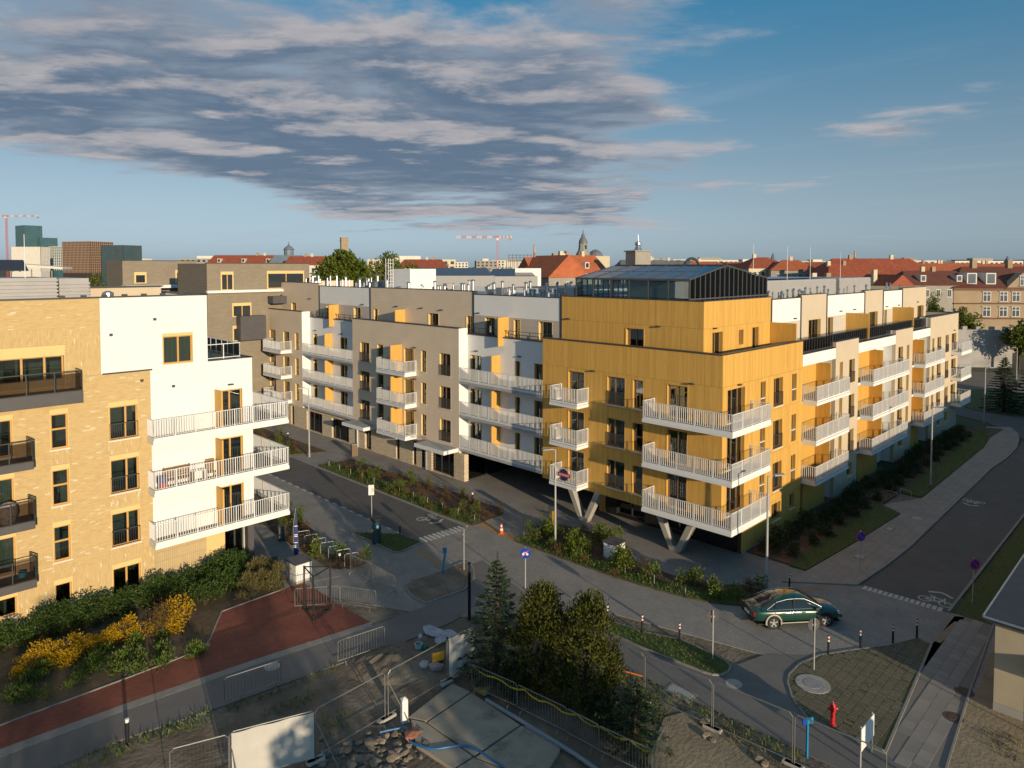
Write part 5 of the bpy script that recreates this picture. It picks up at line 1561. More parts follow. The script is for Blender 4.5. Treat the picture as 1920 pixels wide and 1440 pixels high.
# --- houses with tiled roofs
RED = [M_redtile, mat('orange_roof_tile', (0.46, 0.13, 0.05), (0.36, 0.10, 0.04), 0.8, 0.8, bump=0.02, bscale=3), mat('brown_roof_tile', (0.16, 0.055, 0.035), (0.12, 0.045, 0.03), 0.8, 0.8)]
WAL = [mat('cream_plaster', (0.62, 0.53, 0.38), (0.56, 0.48, 0.34), 0.4, 0.9), mat('grey_plaster', (0.33, 0.30, 0.26), (0.28, 0.255, 0.22), 0.4, 0.9), mat('tan_brick', (0.36, 0.27, 0.18), (0.31, 0.23, 0.15), 0.4, 0.9), mat('pale_plaster', (0.66, 0.62, 0.55), (0.6, 0.56, 0.5), 0.4, 0.9)]
def house(px, dist, w, d, eave_y, ridge_y, rot=0.0, roof=0, wl=0, hip=0.25, dorm=0, chim=1, label='', rows=1, along=True, name='tiled_house', wins=True):
    """House placed by its middle column; ridge runs along its own x unless along is False (gable towards us)."""
    p = bframe(px, dist); ze, zr = zat(eave_y, dist), zat(ridge_y, dist)
    t = thing(name, label, 'house', (p.x, p.y, 0), rot)
    mb = MB(); mb.box(-w / 2, w / 2, 0, d, 0, ze); mb.build('wall', WAL[wl], t)
    o = 0.35
    if along:
        hx = w / 2 - hip * d
        mb = MB(); b = [(-w / 2 - o, -o), (w / 2 + o, -o), (w / 2 + o, d + o), (-w / 2 - o, d + o)]
        V = [(x, y, ze) for x, y in b] + [(-hx, d / 2, zr), (hx, d / 2, zr)]
        i0 = len(mb.v); mb.v += V
        for f in ((0, 1, 5, 4), (1, 2, 5), (2, 3, 4, 5), (3, 0, 4), (3, 2, 1, 0)): mb.face(*[i0 + q for q in f])
    else:
        mb = MB(); V = [(-w / 2 - o, -o, ze), (w / 2 + o, -o, ze), (w / 2 + o, d + o, ze), (-w / 2 - o, d + o, ze), (0, -o, zr), (0, d + o, zr)]
        i0 = len(mb.v); mb.v += V
        for f in ((0, 4, 5, 3), (1, 2, 5, 4), (2, 3, 5), (3, 2, 1, 0)): mb.face(*[i0 + q for q in f])
        g = MB(); g.poly([(-w / 2 + 0.05, -0.02, ze), (w / 2 - 0.05, -0.02, ze), (0, -0.02, zr - 0.3)]); g.build('gable', WAL[wl], t)
        mb.face(i0 + 0, i0 + 1, i0 + 4)
    r = fix_normals(mb.build('roof', RED[roof] if roof < 3 else M_roof, t))
    rr = random.Random(int(px))
    for k in range(chim):
        cx = rr.uniform(-w * .3, w * .3)
        m = MB(); m.box(cx - 0.4, cx + 0.4, d / 2 - 0.3, d / 2 + 0.4, ze, zr + 0.9); m.build('chimney', WAL[2 if k % 2 else 0], r)
    for k in range(dorm):
        cx = -w / 2 + w * (k + 0.5) / dorm; zz = ze + (zr - ze) * 0.25
        m = MB(); m.box(cx - 0.6, cx + 0.6, d * 0.08, d * 0.3, zz, zz + 1.4); m.cur = 1; m.box(cx - 0.4, cx + 0.4, d * 0.08 - 0.03, d * 0.08 - 0.005, zz + 0.2, zz + 1.2); m.build('dormer', [WAL[3], M_fglass], t)
    if wins and ze > 12:
        n = max(2, int(w / 2.6))
        rect_windows(t, Fac('R', 0.0), -w / 2 + 0.6, w / 2 - 0.6, ze - 3.2 * rows, ze - 0.2, n, rows, 1.0, 1.7, M_wfr, M_fglass)
    return t
H = house
H(1065, 140, 9.0, 12, 520, 478, 0.5, 1, 1, 0.0, 0, 1, 'grey gabled house with bright orange roof in front of the spired tower', along=False)
H(1052, 150, 13, 9, 522, 482, 0.5, 1, 0, 0.0, 2, 2, 'orange tiled house with two white dormers behind the glass house')
H(1105, 155, 11, 9, 512, 478, 0.6, 1, 0, 0.0, 1, 2, 'orange roofed house with cream chimneys left of the glass house')
H(1212, 165, 12, 8, 505, 487, 0.1, 3, 1, 0.1, 0, 1, 'dark grey flat-topped house behind the glass house')
H(1260, 230, 22, 10, 500, 488, 0.0, 3, 0, 0.2, 0, 3, 'row house with cream walls over the glass house')
H(1330, 210, 14, 10, 503, 490, 0.1, 1, 0, 0.3, 0, 2, 'cream house with low orange roof beyond the glass house')
H(1375, 200, 12, 9, 503, 491, -0.2, 1, 0, 0.3, 0, 1, 'small orange-roofed house with cream gable behind the glass house corner')
H(1445, 190, 13, 10, 503, 482, 0.2, 0, 0, 0.45, 0, 1, 'red hipped roof house with pointed turret near the roof plant')
H(1490, 185, 12, 10, 507, 487, -0.15, 1, 1, 0.4, 0, 1, 'orange-red hipped roof behind the louvred roof plant')
H(1660, 175, 34, 14, 527, 484, 0.02, 0, 2, 0.5, 0, 2, 'large dark red hipped roof over the far end of the road facade')
H(1590, 170, 10, 8, 520, 496, 0.1, 0, 1, 0.3, 0, 2, 'brown roofed house with chimneys left of the large red roof')
H(1570, 120, 9, 7, 532, 522, 0.1, 3, 3, 0.0, 0, 2, 'white gabled house with dark roof behind the roof plant')
H(1690, 130, 8, 9, 550, 515, 0.2, 0, 1, 0.0, 0, 1, 'brown-red gable with small round window behind the far beige wall', along=False)
H(1770, 150, 16, 10, 535, 508, 0.05, 2, 1, 0.2, 2, 2, 'dark roofed terrace with white dormers left of the old tenement')
H(1800, 220, 30, 12, 512, 493, 0.0, 1, 2, 0.4, 0, 3, 'long orange roofed house on the skyline over the tenement')
H(1900, 230, 22, 12, 510, 494, 0.0, 1, 1, 0.4, 0, 2, 'orange roof at the right edge of the skyline')
H(1545, 260, 16, 10, 504, 491, 0.0, 0, 0, 0.3, 0, 2, 'small red roof far behind the solar panels')
H(455, 250, 26, 10, 497, 478, 0.0, 0, 3, 0.1, 3, 2, 'red roofed terrace with pale curved gables behind the brick block')
H(580, 230, 16, 9, 497, 480, 0.1, 0, 3, 0.1, 0, 2, 'red roofed house with white gable left of the big green tree')
H(790, 260, 18, 10, 502, 486, 0.0, 0, 3, 0.2, 0, 2, 'red roofed house with white gable between the two green trees')
H(1790, 300, 20, 12, 505, 496, 0.0, 0, 0, 0.4, 0, 1, 'low red roof far away left of the blue spire')
H(520, 200, 10, 9, 520, 500, 0.0, 3, 0, 0.0, 0, 1, 'cream villa behind the beige block with blue-grey mansard', name='villa')
rb = random.Random(21)
for k in range(26):
    px = 280 + k * 63 + rb.uniform(-18, 18)
    if 1060 < px < 1220 or 600 < px < 720: continue
    dist = rb.uniform(420, 900); w = rb.uniform(18, 60); zt = zat(rb.uniform(484, 494), dist)
    p = bframe(px, dist)
    t = thing('distant_block', 'tiny pale flat-roofed block in the far skyline beyond all the tiled roofs', 'building', (p.x, p.y, 0), rb.uniform(-.3, .3), 'pale blocks along the horizon')
    mb = MB(); mb.box(-w / 2, w / 2, 0, 14, 0, zt); mb.build('wall', WAL[(0, 3, 1, 3)[k % 4]], t)
    mb = MB(); mb.box(-w * .2, w * .1, 3, 9, zt, zt + 2.2); mb.build('roof_box', WAL[(3, 1)[k % 2]], t)
    nw = max(4, int(w / 4))
    mb = MB()
    for j in range(2):
        for i in range(nw): mb.box(-w / 2 + w * (i + .25) / nw, -w / 2 + w * (i + .75) / nw, -0.08, -0.01, zt - 3 - j * 3.2, zt - 1.2 - j * 3.2)
    o = mb.build('far_window_rows', M_fglass, t); o['kind'] = 'stuff'

# --- old tenement at the right edge
p = bframe(1785, 150)
tz = thing('tenement', 'old sandy tenement with red roof and white cross windows behind the far street', 'building', (p.x + 0.5, p.y, 0), -0.06); tz.scale = (1.27, 1.27, 1)
te = zat(540, 150)
mb = MB(); mb.box(0, 26, 0, 12, 0, te); mb.build('wall', WAL[2], tz)
mb = MB(); i0 = 0; mb.v += [(-0.5, -0.5, te), (26.5, -0.5, te), (26.5, 12.5, te), (-0.5, 12.5, te), (4.5, 6, zat(500, 152)), (26, 6, zat(500, 152))]
for f in ((0, 1, 5, 4), (1, 2, 5), (2, 3, 4, 5), (3, 0, 4)): mb.face(*f)
r_ = mb.build('roof', RED[2], tz)
for k in range(3): mb = MB(); x = 6 + k * 6; mb.box(x, x + 0.8, 5.5, 6.4, te + 3, zat(487, 152)); mb.build('chimney', WAL[2], r_)
mb = MB(); mb.poly([(8.2, -0.3, te - 0.1), (19.5, -0.3, te - 0.1), (17.0, -0.3, zat(512, 150)), (13.9, -0.3, zat(506, 150)), (10.8, -0.3, zat(512, 150))]); V = [(x, 0.2, z) for x, y, z in mb.v]
g = MB(); fr = [(x, -0.3, z) for x, y, z in mb.v]; g.poly(fr); g.poly([(x, 1.5, z) for x, y, z in fr][::-1])
for i in range(5): a, b = fr[i], fr[(i + 1) % 5]; g.poly([(a[0], 1.5, a[2]), (b[0], 1.5, b[2]), b, a])
g.build('gable', WAL[2], tz)
FT = Fac('R', 0.0); FT2 = Fac('R', -0.3)
for s in (5.3, 8.0, 10.0, 13.3, 15.6, 18.4):
    for py, h in ((556, 2.0), (584, 2.0)):
        key = ('ten',)
        def mk():
            m2 = MB(); m2.box(-0.65, 0.65, -0.1, -0.003, -1.05, 1.05); m2.cur = 1
            for a, b in ((-0.55, -0.06), (0.06, 0.55)):
                m2.box(a, b, -0.12, -0.101, -0.95, 0.3); m2.box(a, b, -0.12, -0.101, 0.42, 0.95)
            m2.cur = 2; m2.box(-0.85, 0.85, -0.16, -0.003, 1.06, 1.22); m2.box(-0.8, 0.8, -0.2, -0.003, -1.2, -1.06)
            return m2.mesh('window', [M_wfr, M_fglass, WAL[1]])
        put('window', cached(key, mk), tz, (s, 0, zat(py, 150)))
for s in (11.0, 16.5): put('window', cached(('ten',), lambda: None), tz, (s, -0.3, zat(526, 150)))
for s in (3.2, 6.3):
    mb = MB(); mb.box(s - 0.8, s + 0.8, 0.6, 3.2, te + 0.8, te + 3.2); mb.cur = 1; mb.box(s - 0.6, s + 0.6, 0.56, 0.6, te + 1.0, te + 3.0); mb.build('dormer', [M_wfr, M_fglass], tz)
for z in (zat(570, 150), zat(598, 150), te - 0.5): mb = MB(); mb.box(-0.1, 26.1, -0.12, 0, z, z + 0.25); mb.build('brick_band', RED[2], tz)
p = bframe(1690, 158)
t = thing('rear_house', 'dark shaded house with pale blue end wall left of the tenement', 'house', (p.x + 6, p.y, 0), 0.05)
mb = MB(); mb.box(0, 11, 0, 9, 0, zat(556, 158)); mb.build('wall', WAL[1], t)
mb = MB(); mb.hexa([(-.3, -.3, zat(556, 158)), (11.3, -.3, zat(556, 158)), (11.3, 9, zat(556, 158)), (-.3, 9, zat(556, 158)), (.4, 2.5, zat(520, 158)), (10.6, 2.5, zat(520, 158)), (10.6, 7, zat(520, 158)), (.4, 7, zat(520, 158))]); mb.build('roof', RED[2], t)
mb = MB(); mb.box(8.6, 9.1, -0.32, 8, zat(556, 158) - 2, zat(522, 158)); mb.build('fire_wall', mat('pale_blue_plaster', (0.25, 0.35, 0.42), rough=0.9), t)
rect_windows(t, Fac('R', 0), 0.5, 8, zat(612, 158), zat(560, 158), 3, 2, 1.1, 1.8, M_wfr, M_fglass)
# concrete wall with piers at the far street
a, b = G(1780, 690), G(1890, 668)
t = thing('yard_wall', 'pale grey yard wall with square piers across the far street', 'wall', G(1795, 688))
d = (G(1900, 690) - G(1795, 688)); d.z = 0; ang = math.atan2(d.y, d.x); t.rotation_euler = (0, 0, ang)
mb = MB(); mb.box(-3, 9.2, 0, 0.4, 0, 6.9); mb.build('wall', mat('limewash_grey', (0.42, 0.40, 0.38), (0.33, 0.315, 0.30), 0.35, 0.9, dirt=((0.22, 0.21, 0.2), 0.3, .5, .75)), t)
for k in range(5): mb = MB(); mb.box(-1.6 + k * 2.3, -0.8 + k * 2.3, -0.08, 0.48, 6.9, 7.5); mb.build('pier', _M['limewash_grey'], t)

# --- towers and special buildings
def tower(px, dist, py_top, w, label, mats, name='tower', setb=None):
    p = bframe(px, dist); z = zat(py_top, dist)
    t = thing(name, label, 'building', (p.x, p.y, 0), -0.5)
    return t, z
M_tglass = mat('curtain_wall_glass', (0.03, 0.085, 0.10), (0.045, 0.11, 0.13), 0.15, 0.15, spec=0.8)
def office(px, dist, w, d, py, label, mfin, mgl, nx, ny, nz, rot=-0.6, name='office_tower'):
    p = bframe(px, dist); z = zat(py, dist)
    t = thing(name, label, 'building', (p.x, p.y, 0), rot)
    mb = MB(); mb.box(-w / 2, w / 2, 0, d, 0, z); mb.build('glass_body', mgl, t)
    mb = MB()
    for k in range(nz + 1):
        zz = z * 0.35 + (z * 0.65) * k / nz
        mb.box(-w / 2 - 0.15, w / 2 + 0.15, -0.15, d + 0.15, zz - 0.3, zz + 0.15)
    for k in range(nx + 1):
        x = -w / 2 + w * k / nx; mb.box(x - 0.25, x + 0.25, -0.25, 0.0, z * 0.3, z)
    for k in range(ny + 1):
        y = d * k / ny; mb.box(w / 2, w / 2 + 0.25, y - 0.25, y + 0.25, z * 0.3, z); mb.box(-w / 2 - 0.25, -w / 2, y - 0.25, y + 0.25, z * 0.3, z)
    o = mb.build('facade_fins', mfin, t); o['kind'] = 'stuff'
    return t
M_tfin = mat('teal_fin', (0.06, 0.13, 0.15), rough=0.5)
office(40, 900, 26, 20, 423, 'tall dark teal glass tower at the left edge of the skyline', M_tfin, M_tglass, 12, 10, 20)
office(70, 905, 22, 20, 446, 'lower teal glass tower beside the tall one', M_tfin, M_tglass, 10, 10, 16)
office(96, 900, 9, 14, 462, 'slim teal and cream tower right of the glass towers', WAL[3], M_tglass, 4, 6, 14)
office(50, 820, 34, 16, 463, 'white office slab in front of the teal towers', WAL[3], WAL[3], 16, 6, 8, 0.0, 'office_slab')
office(144, 640, 34, 24, 453, 'brown gridded office cube on the left skyline', mat('bronze_fin', (0.34, 0.22, 0.15), rough=0.6), mat('bronze_glass', (0.06, 0.045, 0.04), rough=0.2), 20, 12, 12, -0.35, 'office_cube')
office(212, 620, 24, 20, 460, 'rounded dark glass office block right of the brown cube', mat('dark_fin', (0.09, 0.085, 0.085), rough=0.5), M_tglass, 10, 8, 7, -0.3, 'office_block')
# brick chimney-like tower behind the tree
p = bframe(646, 420); t = thing('brick_tower', 'square brown brick tower rising behind the green tree', 'tower', (p.x, p.y, 0), 0.4)
zt = zat(447, 420); mb = MB(); mb.box(-2, 2, -2, 2, 0, zt); mb.build('shaft', WAL[2], t); mb = MB(); mb.box(-2.3, 2.3, -2.3, 2.3, zt - 1.6, zt - 0.9); mb.box(-2.2, 2.2, -2.2, 2.2, zt, zt + 0.5); mb.build('cornice', WAL[2], t)
# domed clock-less town tower
p = bframe(1093, 520); t = thing('spired_tower', 'grey stone tower with dome and spire on the skyline', 'tower', (p.x, p.y, 0))
z0, z1, z2, z3 = zat(478, 520), zat(457, 520), zat(446, 520), zat(430, 520)
M_tgrey = mat('tower_stone', (0.30, 0.29, 0.27), (0.24, 0.235, 0.22), 0.3, 0.9)
mb = MB(); mb.lathe([(5.2, 0), (5.0, z0), (5.4, z0 + 0.2), (3.6, z0 + 3.5), (3.0, z1), (3.4, z1 + .3)], 8); mb.build('shaft', M_tgrey, t)
mb = MB(); mb.lathe([(3.2, z1 + .3), (3.1, z1 + 2), (2.0, z2), (1.3, z2 + .5), (1.3, z2 + 2.0), (0.5, z2 + 3.0), (0.15, z3)], 12); mb.build('dome', mat('slate_dome', (0.14, 0.15, 0.17), rough=0.6), t)
for a in range(4): mb = MB(); q = a * math.pi / 2 + R(-60); mb.box(-0.6, 0.6, -0.15, 0.15, z0 + 4.2, z1 - 1.0); o = mb.build('window', M_fglass, t); o.location = (3.5 * math.cos(q), 3.5 * math.sin(q), 0); o.rotation_euler = (0, 0, q + R(90))
p = bframe(1108, 525); t = thing('palace_roof', 'domed grey castle roof beside the spired tower', 'building', (p.x, p.y, 0)); mb = MB(); mb.box(-14, 14, 0, 12, 0, zat(480, 525)); mb.build('wall', WAL[0], t); mb = MB(); mb.lathe([(6, 0), (5, 2), (3, 4), (0.4, 5)], 12, (4, 6, zat(480, 525))); mb.build('dome', _M['slate_dome'], t)
# grey tower house with metal cap
p = bframe(1196, 150); t = thing('stair_tower', 'dark grey square tower with metal cap behind the glass house', 'tower', (p.x, p.y, 0), 0.4)
z = zat(472, 150); mb = MB(); mb.box(-1.9, 1.9, -1.9, 1.9, 0, z); mb.build('shaft', WAL[1], t); mb = MB(); mb.box(-2.2, 2.2, -2.2, 2.2, z, z + 0.25); mb.build('cornice', WAL[1], t)
mb = MB(); mb.lathe([(0.9, z + .25), (0.6, z + .9), (0.45, z + 1.3), (0.7, z + 1.5), (0.7, z + 1.9), (0.2, z + 2.2), (0.04, z + 3.6)], 12); mb.build('metal_cap', M_zinc, t)
# lantern dome on the villa, left of the tree
p = bframe(542, 240); t = thing('domed_villa', 'blue-grey domed villa roof with lantern left of the green tree', 'villa', (p.x, p.y, 0), 0.3)
z = zat(497, 240); mb = MB(); mb.box(-8, 8, 0, 10, 0, z); mb.build('wall', WAL[0], t)
M_lead = mat('lead_roof', (0.16, 0.20, 0.24), (0.13, 0.165, 0.20), 0.5, 0.5)
mb = MB(); mb.hexa([(-7, 0, z), (7, 0, z), (7, 10, z), (-7, 10, z), (-4.5, 3, z + 3.4), (4.5, 3, z + 3.4), (4.5, 7, z + 3.4), (-4.5, 7, z + 3.4)]); mb.build('mansard', M_lead, t)
mb = MB(); mb.lathe([(1.6, z + 3.4), (1.6, z + 5.2), (1.9, z + 5.4), (1.2, z + 6.2), (0.3, z + 6.9), (0.05, z + 8.2)], 10, (0, 5, 0)); mb.build('lantern', M_lead, t)
# stadium-like white arched roof
p = bframe(430, 1000); t = thing('arched_hall', 'long white arched hall roof low on the left skyline', 'hall', (p.x, p.y, 0)); mb = MB()
prof = [(-60 + 120 * k / 16, zat(482 + 10 * ((k - 8) / 8) ** 2 - 3, 1000)) for k in range(17)]
for k in range(16):
    (a, za), (b_, zb_) = prof[k], prof[k + 1]; mb.hexa([(a, 0, 0), (b_, 0, 0), (b_, 40, 0), (a, 40, 0), (a, 0, za), (b_, 0, zb_), (b_, 40, zb_), (a, 40, za)])
mb.build('hall_body', WAL[3], t)
p = bframe(40, 300); t = thing('curved_station_roof', 'white curved canopy roof low on the left behind the roof plant', 'hall', (p.x, p.y, 0), 0.2); mb = MB()
for k in range(12):
    a, b_ = -32 + k * 4, -28 + k * 4; za, zb_ = zat(484 + k * 1.4, 300), zat(484 + (k + 1) * 1.4, 300); mb.hexa([(a, 0, za - 1), (b_, 0, zb_ - 1), (b_, 10, zb_ - 1), (a, 10, za - 1), (a, 0, za), (b_, 0, zb_), (b_, 10, zb_), (a, 10, za)])
mb.build('canopy', WAL[3], t); mb = MB()
for k in range(6): mb.box(-30 + k * 8, -29.6 + k * 8, 4, 4.4, 0, zat(490 + k * 2.6, 300) - 1)
mb.build('column_row', WAL[1], t)

# tower cranes
def crane(px, dist, py_top, x_l, x_r, label, mast_py=500, thick=1.0):
    p = bframe(px, dist); z = zat(py_top, dist); s = dist / FPX
    t = thing('tower_crane', label, 'crane', (p.x, p.y, 0))
    mr, mw = mat('crane_red', (0.5, 0.09, 0.06), rough=0.6), mat('crane_white', (0.6, 0.55, 0.5), rough=0.6)
    w = 0.9 * thick
    mb = MB()
    for dx in (-w, w):
        for dy in (-w, w): mb.box(dx - .12, dx + .12, dy - .12, dy + .12, 0, z + 2)
    zz = 0; i = 0
    while zz < z: mb.bar((-w, -w, zz), (w, -w, zz + 2), .14); mb.bar((w, -w, zz), (w, w, zz + 2), .14); zz += 2
    mb.build('mast', mw if thick > 1.2 else mr, t)
    L_, R_ = (x_l - px) * s, (x_r - px) * s
    for side, (e, m1) in enumerate(((L_, 0), (R_, 1))):
        n = 8
        mb = MB()
        for k in range(n):
            a, b_ = e * k / n, e * (k + 1) / n; mb.cur = k % 2
            mb.bar((a, 0, z), (b_, 0, z), .45 * thick); mb.bar((a, 0, z + 1.6 * thick), (b_, 0, z + 1.4 * thick), .35 * thick); mb.bar((a, 0, z), ((a + b_) / 2, 0, z + 1.5 * thick), .25 * thick); mb.bar(((a + b_) / 2, 0, z + 1.5 * thick), (b_, 0, z), .25 * thick)
        mb.build('jib' if side == 0 else 'counter_jib', [mr, mw], t)
    mb = MB(); mb.box(-1.2, 1.2, -1.2, 1.2, z - 2.2, z); mb.build('cab', mw, t)
    mb = MB(); mb.box(R_ - 3, R_ - 0.5, -1, 1, z - 2, z); mb.build('counterweight', WAL[1], t)
crane(933, 620, 446, 855, 960, 'red and white tower crane over the middle of the roofs')
crane(15, 900, 406, -60, 76, 'red and white tower crane above the teal glass tower')
p = bframe(975, 560); t = thing('steel_frame', 'unfinished steel frame building under the tower crane', 'building', (p.x, p.y, 0)); mb = MB()
for k in range(7):
    mb.box(-9 + k * 3 - .15, -9 + k * 3 + .15, 0, .3, 0, zat(477, 560))
for k in range(3): mb.box(-9.2, 9.2, 0, .3, zat(478 + k * 5, 560) - .3, zat(478 + k * 5, 560))
mb.build('frame', M_anth, t); mb = MB(); mb.box(-12, 12, 3, 14, 0, zat(488, 560)); mb.build('lower_hall', WAL[3], t)
for px, dist, py, lb in ((1002, 600, 460, 'slim red and white chimney right of the steel frame'), (1602, 700, 472, 'tall thin brick chimney left of the large red roof')):
    p = bframe(px, dist); z = zat(py, dist); t = thing('factory_chimney', lb, 'chimney', (p.x, p.y, 0))
    mb = MB()
    for k in range(6): mb.cur = k % 2; mb.tube([(0, 0, z * k / 6), (0, 0, z * (k + 1) / 6)], [1.7 - .15 * k, 1.55 - .15 * k], 10)
    mb.build('shaft', [mat('chimney_red', (0.36, 0.14, 0.09)), mat('chimney_pale', (0.45, 0.32, 0.24))], t); mb = MB(); mb.lathe([(0.95, z), (1.1, z + .4), (0.8, z + .4)], 10); mb.build('rim', WAL[1], t)
for px, dist, py, lb in ((1449, 400, 473, 'small pointed church spire behind the red hipped roof'), (1888, 420, 480, 'dark blue pointed spire over the tenement roofs')):
    p = bframe(px, dist); z = zat(py, dist); t = thing('church_spire', lb, 'spire', (p.x, p.y, 0)); mb = MB(); mb.box(-2, 2, -2, 2, 0, zat(494, dist)); mb.build('tower_wall', WAL[3], t); mb = MB(); mb.lathe([(2.4, zat(494, dist)), (0.08, z)], 8); mb.build('spire', M_lead, t)
# wooded ridge far behind on the right
mb = MB(); rr = random.Random(2); pts = [(bframe(1760 + k * 12, 2600).x, zat(491 - 3.0 * min(1, k / 4) - rr.uniform(0, 1.2), 2600)) for k in range(40)]
for k in range(39): mb.hexa([(pts[k][0], 2600, 0), (pts[k + 1][0], 2600, 0), (pts[k + 1][0], 2700, 0), (pts[k][0], 2700, 0), (pts[k][0], 2600, pts[k][1]), (pts[k + 1][0], 2600, pts[k + 1][1]), (pts[k + 1][0], 2700, pts[k + 1][1]), (pts[k][0], 2700, pts[k][1])])
o = mb.build('wooded_hills', mat('far_wood', (0.03, 0.05, 0.04), (0.05, 0.07, 0.06), 0.01, 1.0)); o['kind'] = 'structure'
# rounded dark roof object beyond the glass house
p = bframe(1297, 110); t = thing('roof_arch', 'dark round-arched roof frame with blue sheet behind the glass house', 'roof structure', (p.x, p.y, 0)); mb = MB()
z = zat(505, 110); mb.tube([(1.25 * math.cos(a), 0, z + 1.7 * math.sin(a)) for a in [math.pi * k / 14 for k in range(15)]], 0.22, 8); mb.box(-1.3, 1.3, -0.3, 0.3, 0, z); mb.build('arch', M_anth, t); mb = MB(); mb.box(-0.9, -0.3, -0.35, -0.31, z, z + 1.0); mb.build('blue_sheet', mat('blue_tarp', (0.03, 0.09, 0.28)), t)

# --- small house at the right edge and the neighbours out of frame that shade the road
q = G(1862, 1330)
sh = thing('small_house', 'small pale plastered house with dark felt roof at the right edge', 'house', (q.x, q.y, 0), AU)
M_old = mat('old_pale_plaster', (0.50, 0.42, 0.29), (0.44, 0.37, 0.26), 0.8, 0.9, dirt=((0.33, 0.28, 0.2), 0.5, .55, .8))
hs_ = 3.75
mb = MB(); mb.box(0, 12, -0.002 - 9, 0, 0, hs_); mb.build('wall', M_old, sh)
mb = MB(); mb.hexa([(-0.25, -9.3, hs_ - .1), (12.3, -9.3, hs_ - .1), (12.3, 0.3, hs_), (-0.25, 0.3, hs_), (-0.25, -9.3, hs_ + .5), (12.3, -9.3, hs_ + .5), (12.3, 0.3, hs_ + .25), (-0.25, 0.3, hs_ + .25)]); mb.build('roof', mat('bitumen_felt', (0.05, 0.053, 0.062), (0.07, 0.072, 0.08), 0.8, 0.7, dirt=((0.12, 0.11, 0.10), 1.5, .62, .75)), sh)
mb = MB(); mb.tube([(-0.36, -9.3, hs_ + .1), (-0.36, 0.36, hs_ + .2)], 0.06, 8); mb.tube([(-0.36, 0.36, hs_ + .2), (12.3, 0.36, hs_ + .2)], 0.06, 8); mb.build('gutter', M_zinc, sh)
mb = MB(); mb.hexa([(-0.75, -4.3, 2.3), (0, -4.3, 2.3), (0, -1.1, 2.3), (-0.75, -1.1, 2.3), (-0.75, -4.3, 2.36), (-0.01, -4.3, 2.75), (-0.01, -1.1, 2.75), (-0.75, -1.1, 2.36)]); mb.build('porch_roof', mat('brown_felt', (0.13, 0.10, 0.06), rough=0.9), sh)
mb = MB(); mb.box(-0.72, -0.66, -1.2, -1.14, 0, 2.3); mb.build('porch_post', M_frame_dk, sh)
mb = MB(); mb.box(-0.05, -0.002, -3.2, -2.1, 0.05, 2.1); mb.build('door', mat('orange_door', (0.42, 0.17, 0.05), rough=0.6), sh)
mb = MB(); mb.box(-0.06, -0.002, -9, 0.0, 0, 0.35); mb.build('plinth', M_conc, sh)
# neighbour along the road, right of the picture: it throws the shade that lies over the road and the foot of the facade
t = thing('roadside_house', 'plain two-storey house beside the road, just out of the picture on the right', 'house', UVW(-16.0, 4.4), AU)
mb = MB(); mb.box(0, 75, -11, 0, 0, 5.8); mb.build('wall', M_old, t)
mb = MB(); mb.hexa([(-.4, -11.4, 5.8), (75.4, -11.4, 5.8), (75.4, .4, 5.8), (-.4, .4, 5.8), (0, -7, 6.7), (75, -7, 6.7), (75, -4, 6.7), (0, -4, 6.7)]); mb.build('roof', RED[2], t)
t = thing('shade_board', 'large shade-casting board on two posts, added just out of the picture at the lower right', 'board', (18.2, 17.6, 0), AU - R(90))  # unseen board, added to throw the dark patch onto the asphalt path
mb = MB(); mb.box(-1.5, 1.5, -0.04, 0.04, 2.15, 3.2); mb.build('panel', M_fasc, t)
for x in (-1.2, 1.2): mb = MB(); mb.box(x - .05, x + .05, 0.05, 0.15, 0, 3.1); mb.build('post', M_frame_dk, t)
# ------------------------------------------------------------------ plants
def leaf_mat(name, cols, trans=0.25, rough=0.6): return island_mat(name, cols, rough, 0.0, 0.25, trans)
L_laurel = leaf_mat('laurel_leaf', [(0.020, 0.048, 0.012), (0.045, 0.085, 0.015), (0.075, 0.115, 0.022), (0.030, 0.060, 0.014)], 0.15, 0.5)
L_yellow = leaf_mat('forsythia_flower', [(0.45, 0.27, 0.006), (0.60, 0.38, 0.010), (0.38, 0.21, 0.008), (0.25, 0.17, 0.012)], 0.3)
L_copper = leaf_mat('copper_leaf', [(0.12, 0.065, 0.026), (0.17, 0.10, 0.03), (0.09, 0.07, 0.022)], 0.3)
L_spring = leaf_mat('spring_leaf', [(0.09, 0.14, 0.016), (0.16, 0.20, 0.025), (0.06, 0.10, 0.014)], 0.35)
L_dry = leaf_mat('dry_stalks', [(0.20, 0.15, 0.065), (0.13, 0.12, 0.04), (0.09, 0.10, 0.025), (0.25, 0.18, 0.08)], 0.2)
L_thuja = leaf_mat('thuja_spray', [(0.030, 0.048, 0.010), (0.070, 0.080, 0.013), (0.115, 0.110, 0.018), (0.048, 0.058, 0.012)], 0.15)
L_spruce = leaf_mat('spruce_needles', [(0.022, 0.042, 0.020), (0.040, 0.068, 0.032), (0.065, 0.090, 0.040)], 0.1)
L_grass = leaf_mat('grass_blade', [(0.055, 0.12, 0.012), (0.085, 0.16, 0.018), (0.12, 0.17, 0.03), (0.17, 0.15, 0.055)], 0.3)
L_tree = leaf_mat('lime_leaf', [(0.060, 0.100, 0.012), (0.120, 0.155, 0.018), (0.170, 0.190, 0.022), (0.040, 0.070, 0.012)], 0.3)
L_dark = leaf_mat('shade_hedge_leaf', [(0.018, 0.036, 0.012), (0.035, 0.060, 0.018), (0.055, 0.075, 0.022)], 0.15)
M_bark = mat('bark', (0.075, 0.052, 0.035), (0.05, 0.036, 0.025), 3.0, 0.95, bump=0.01, bscale=20)


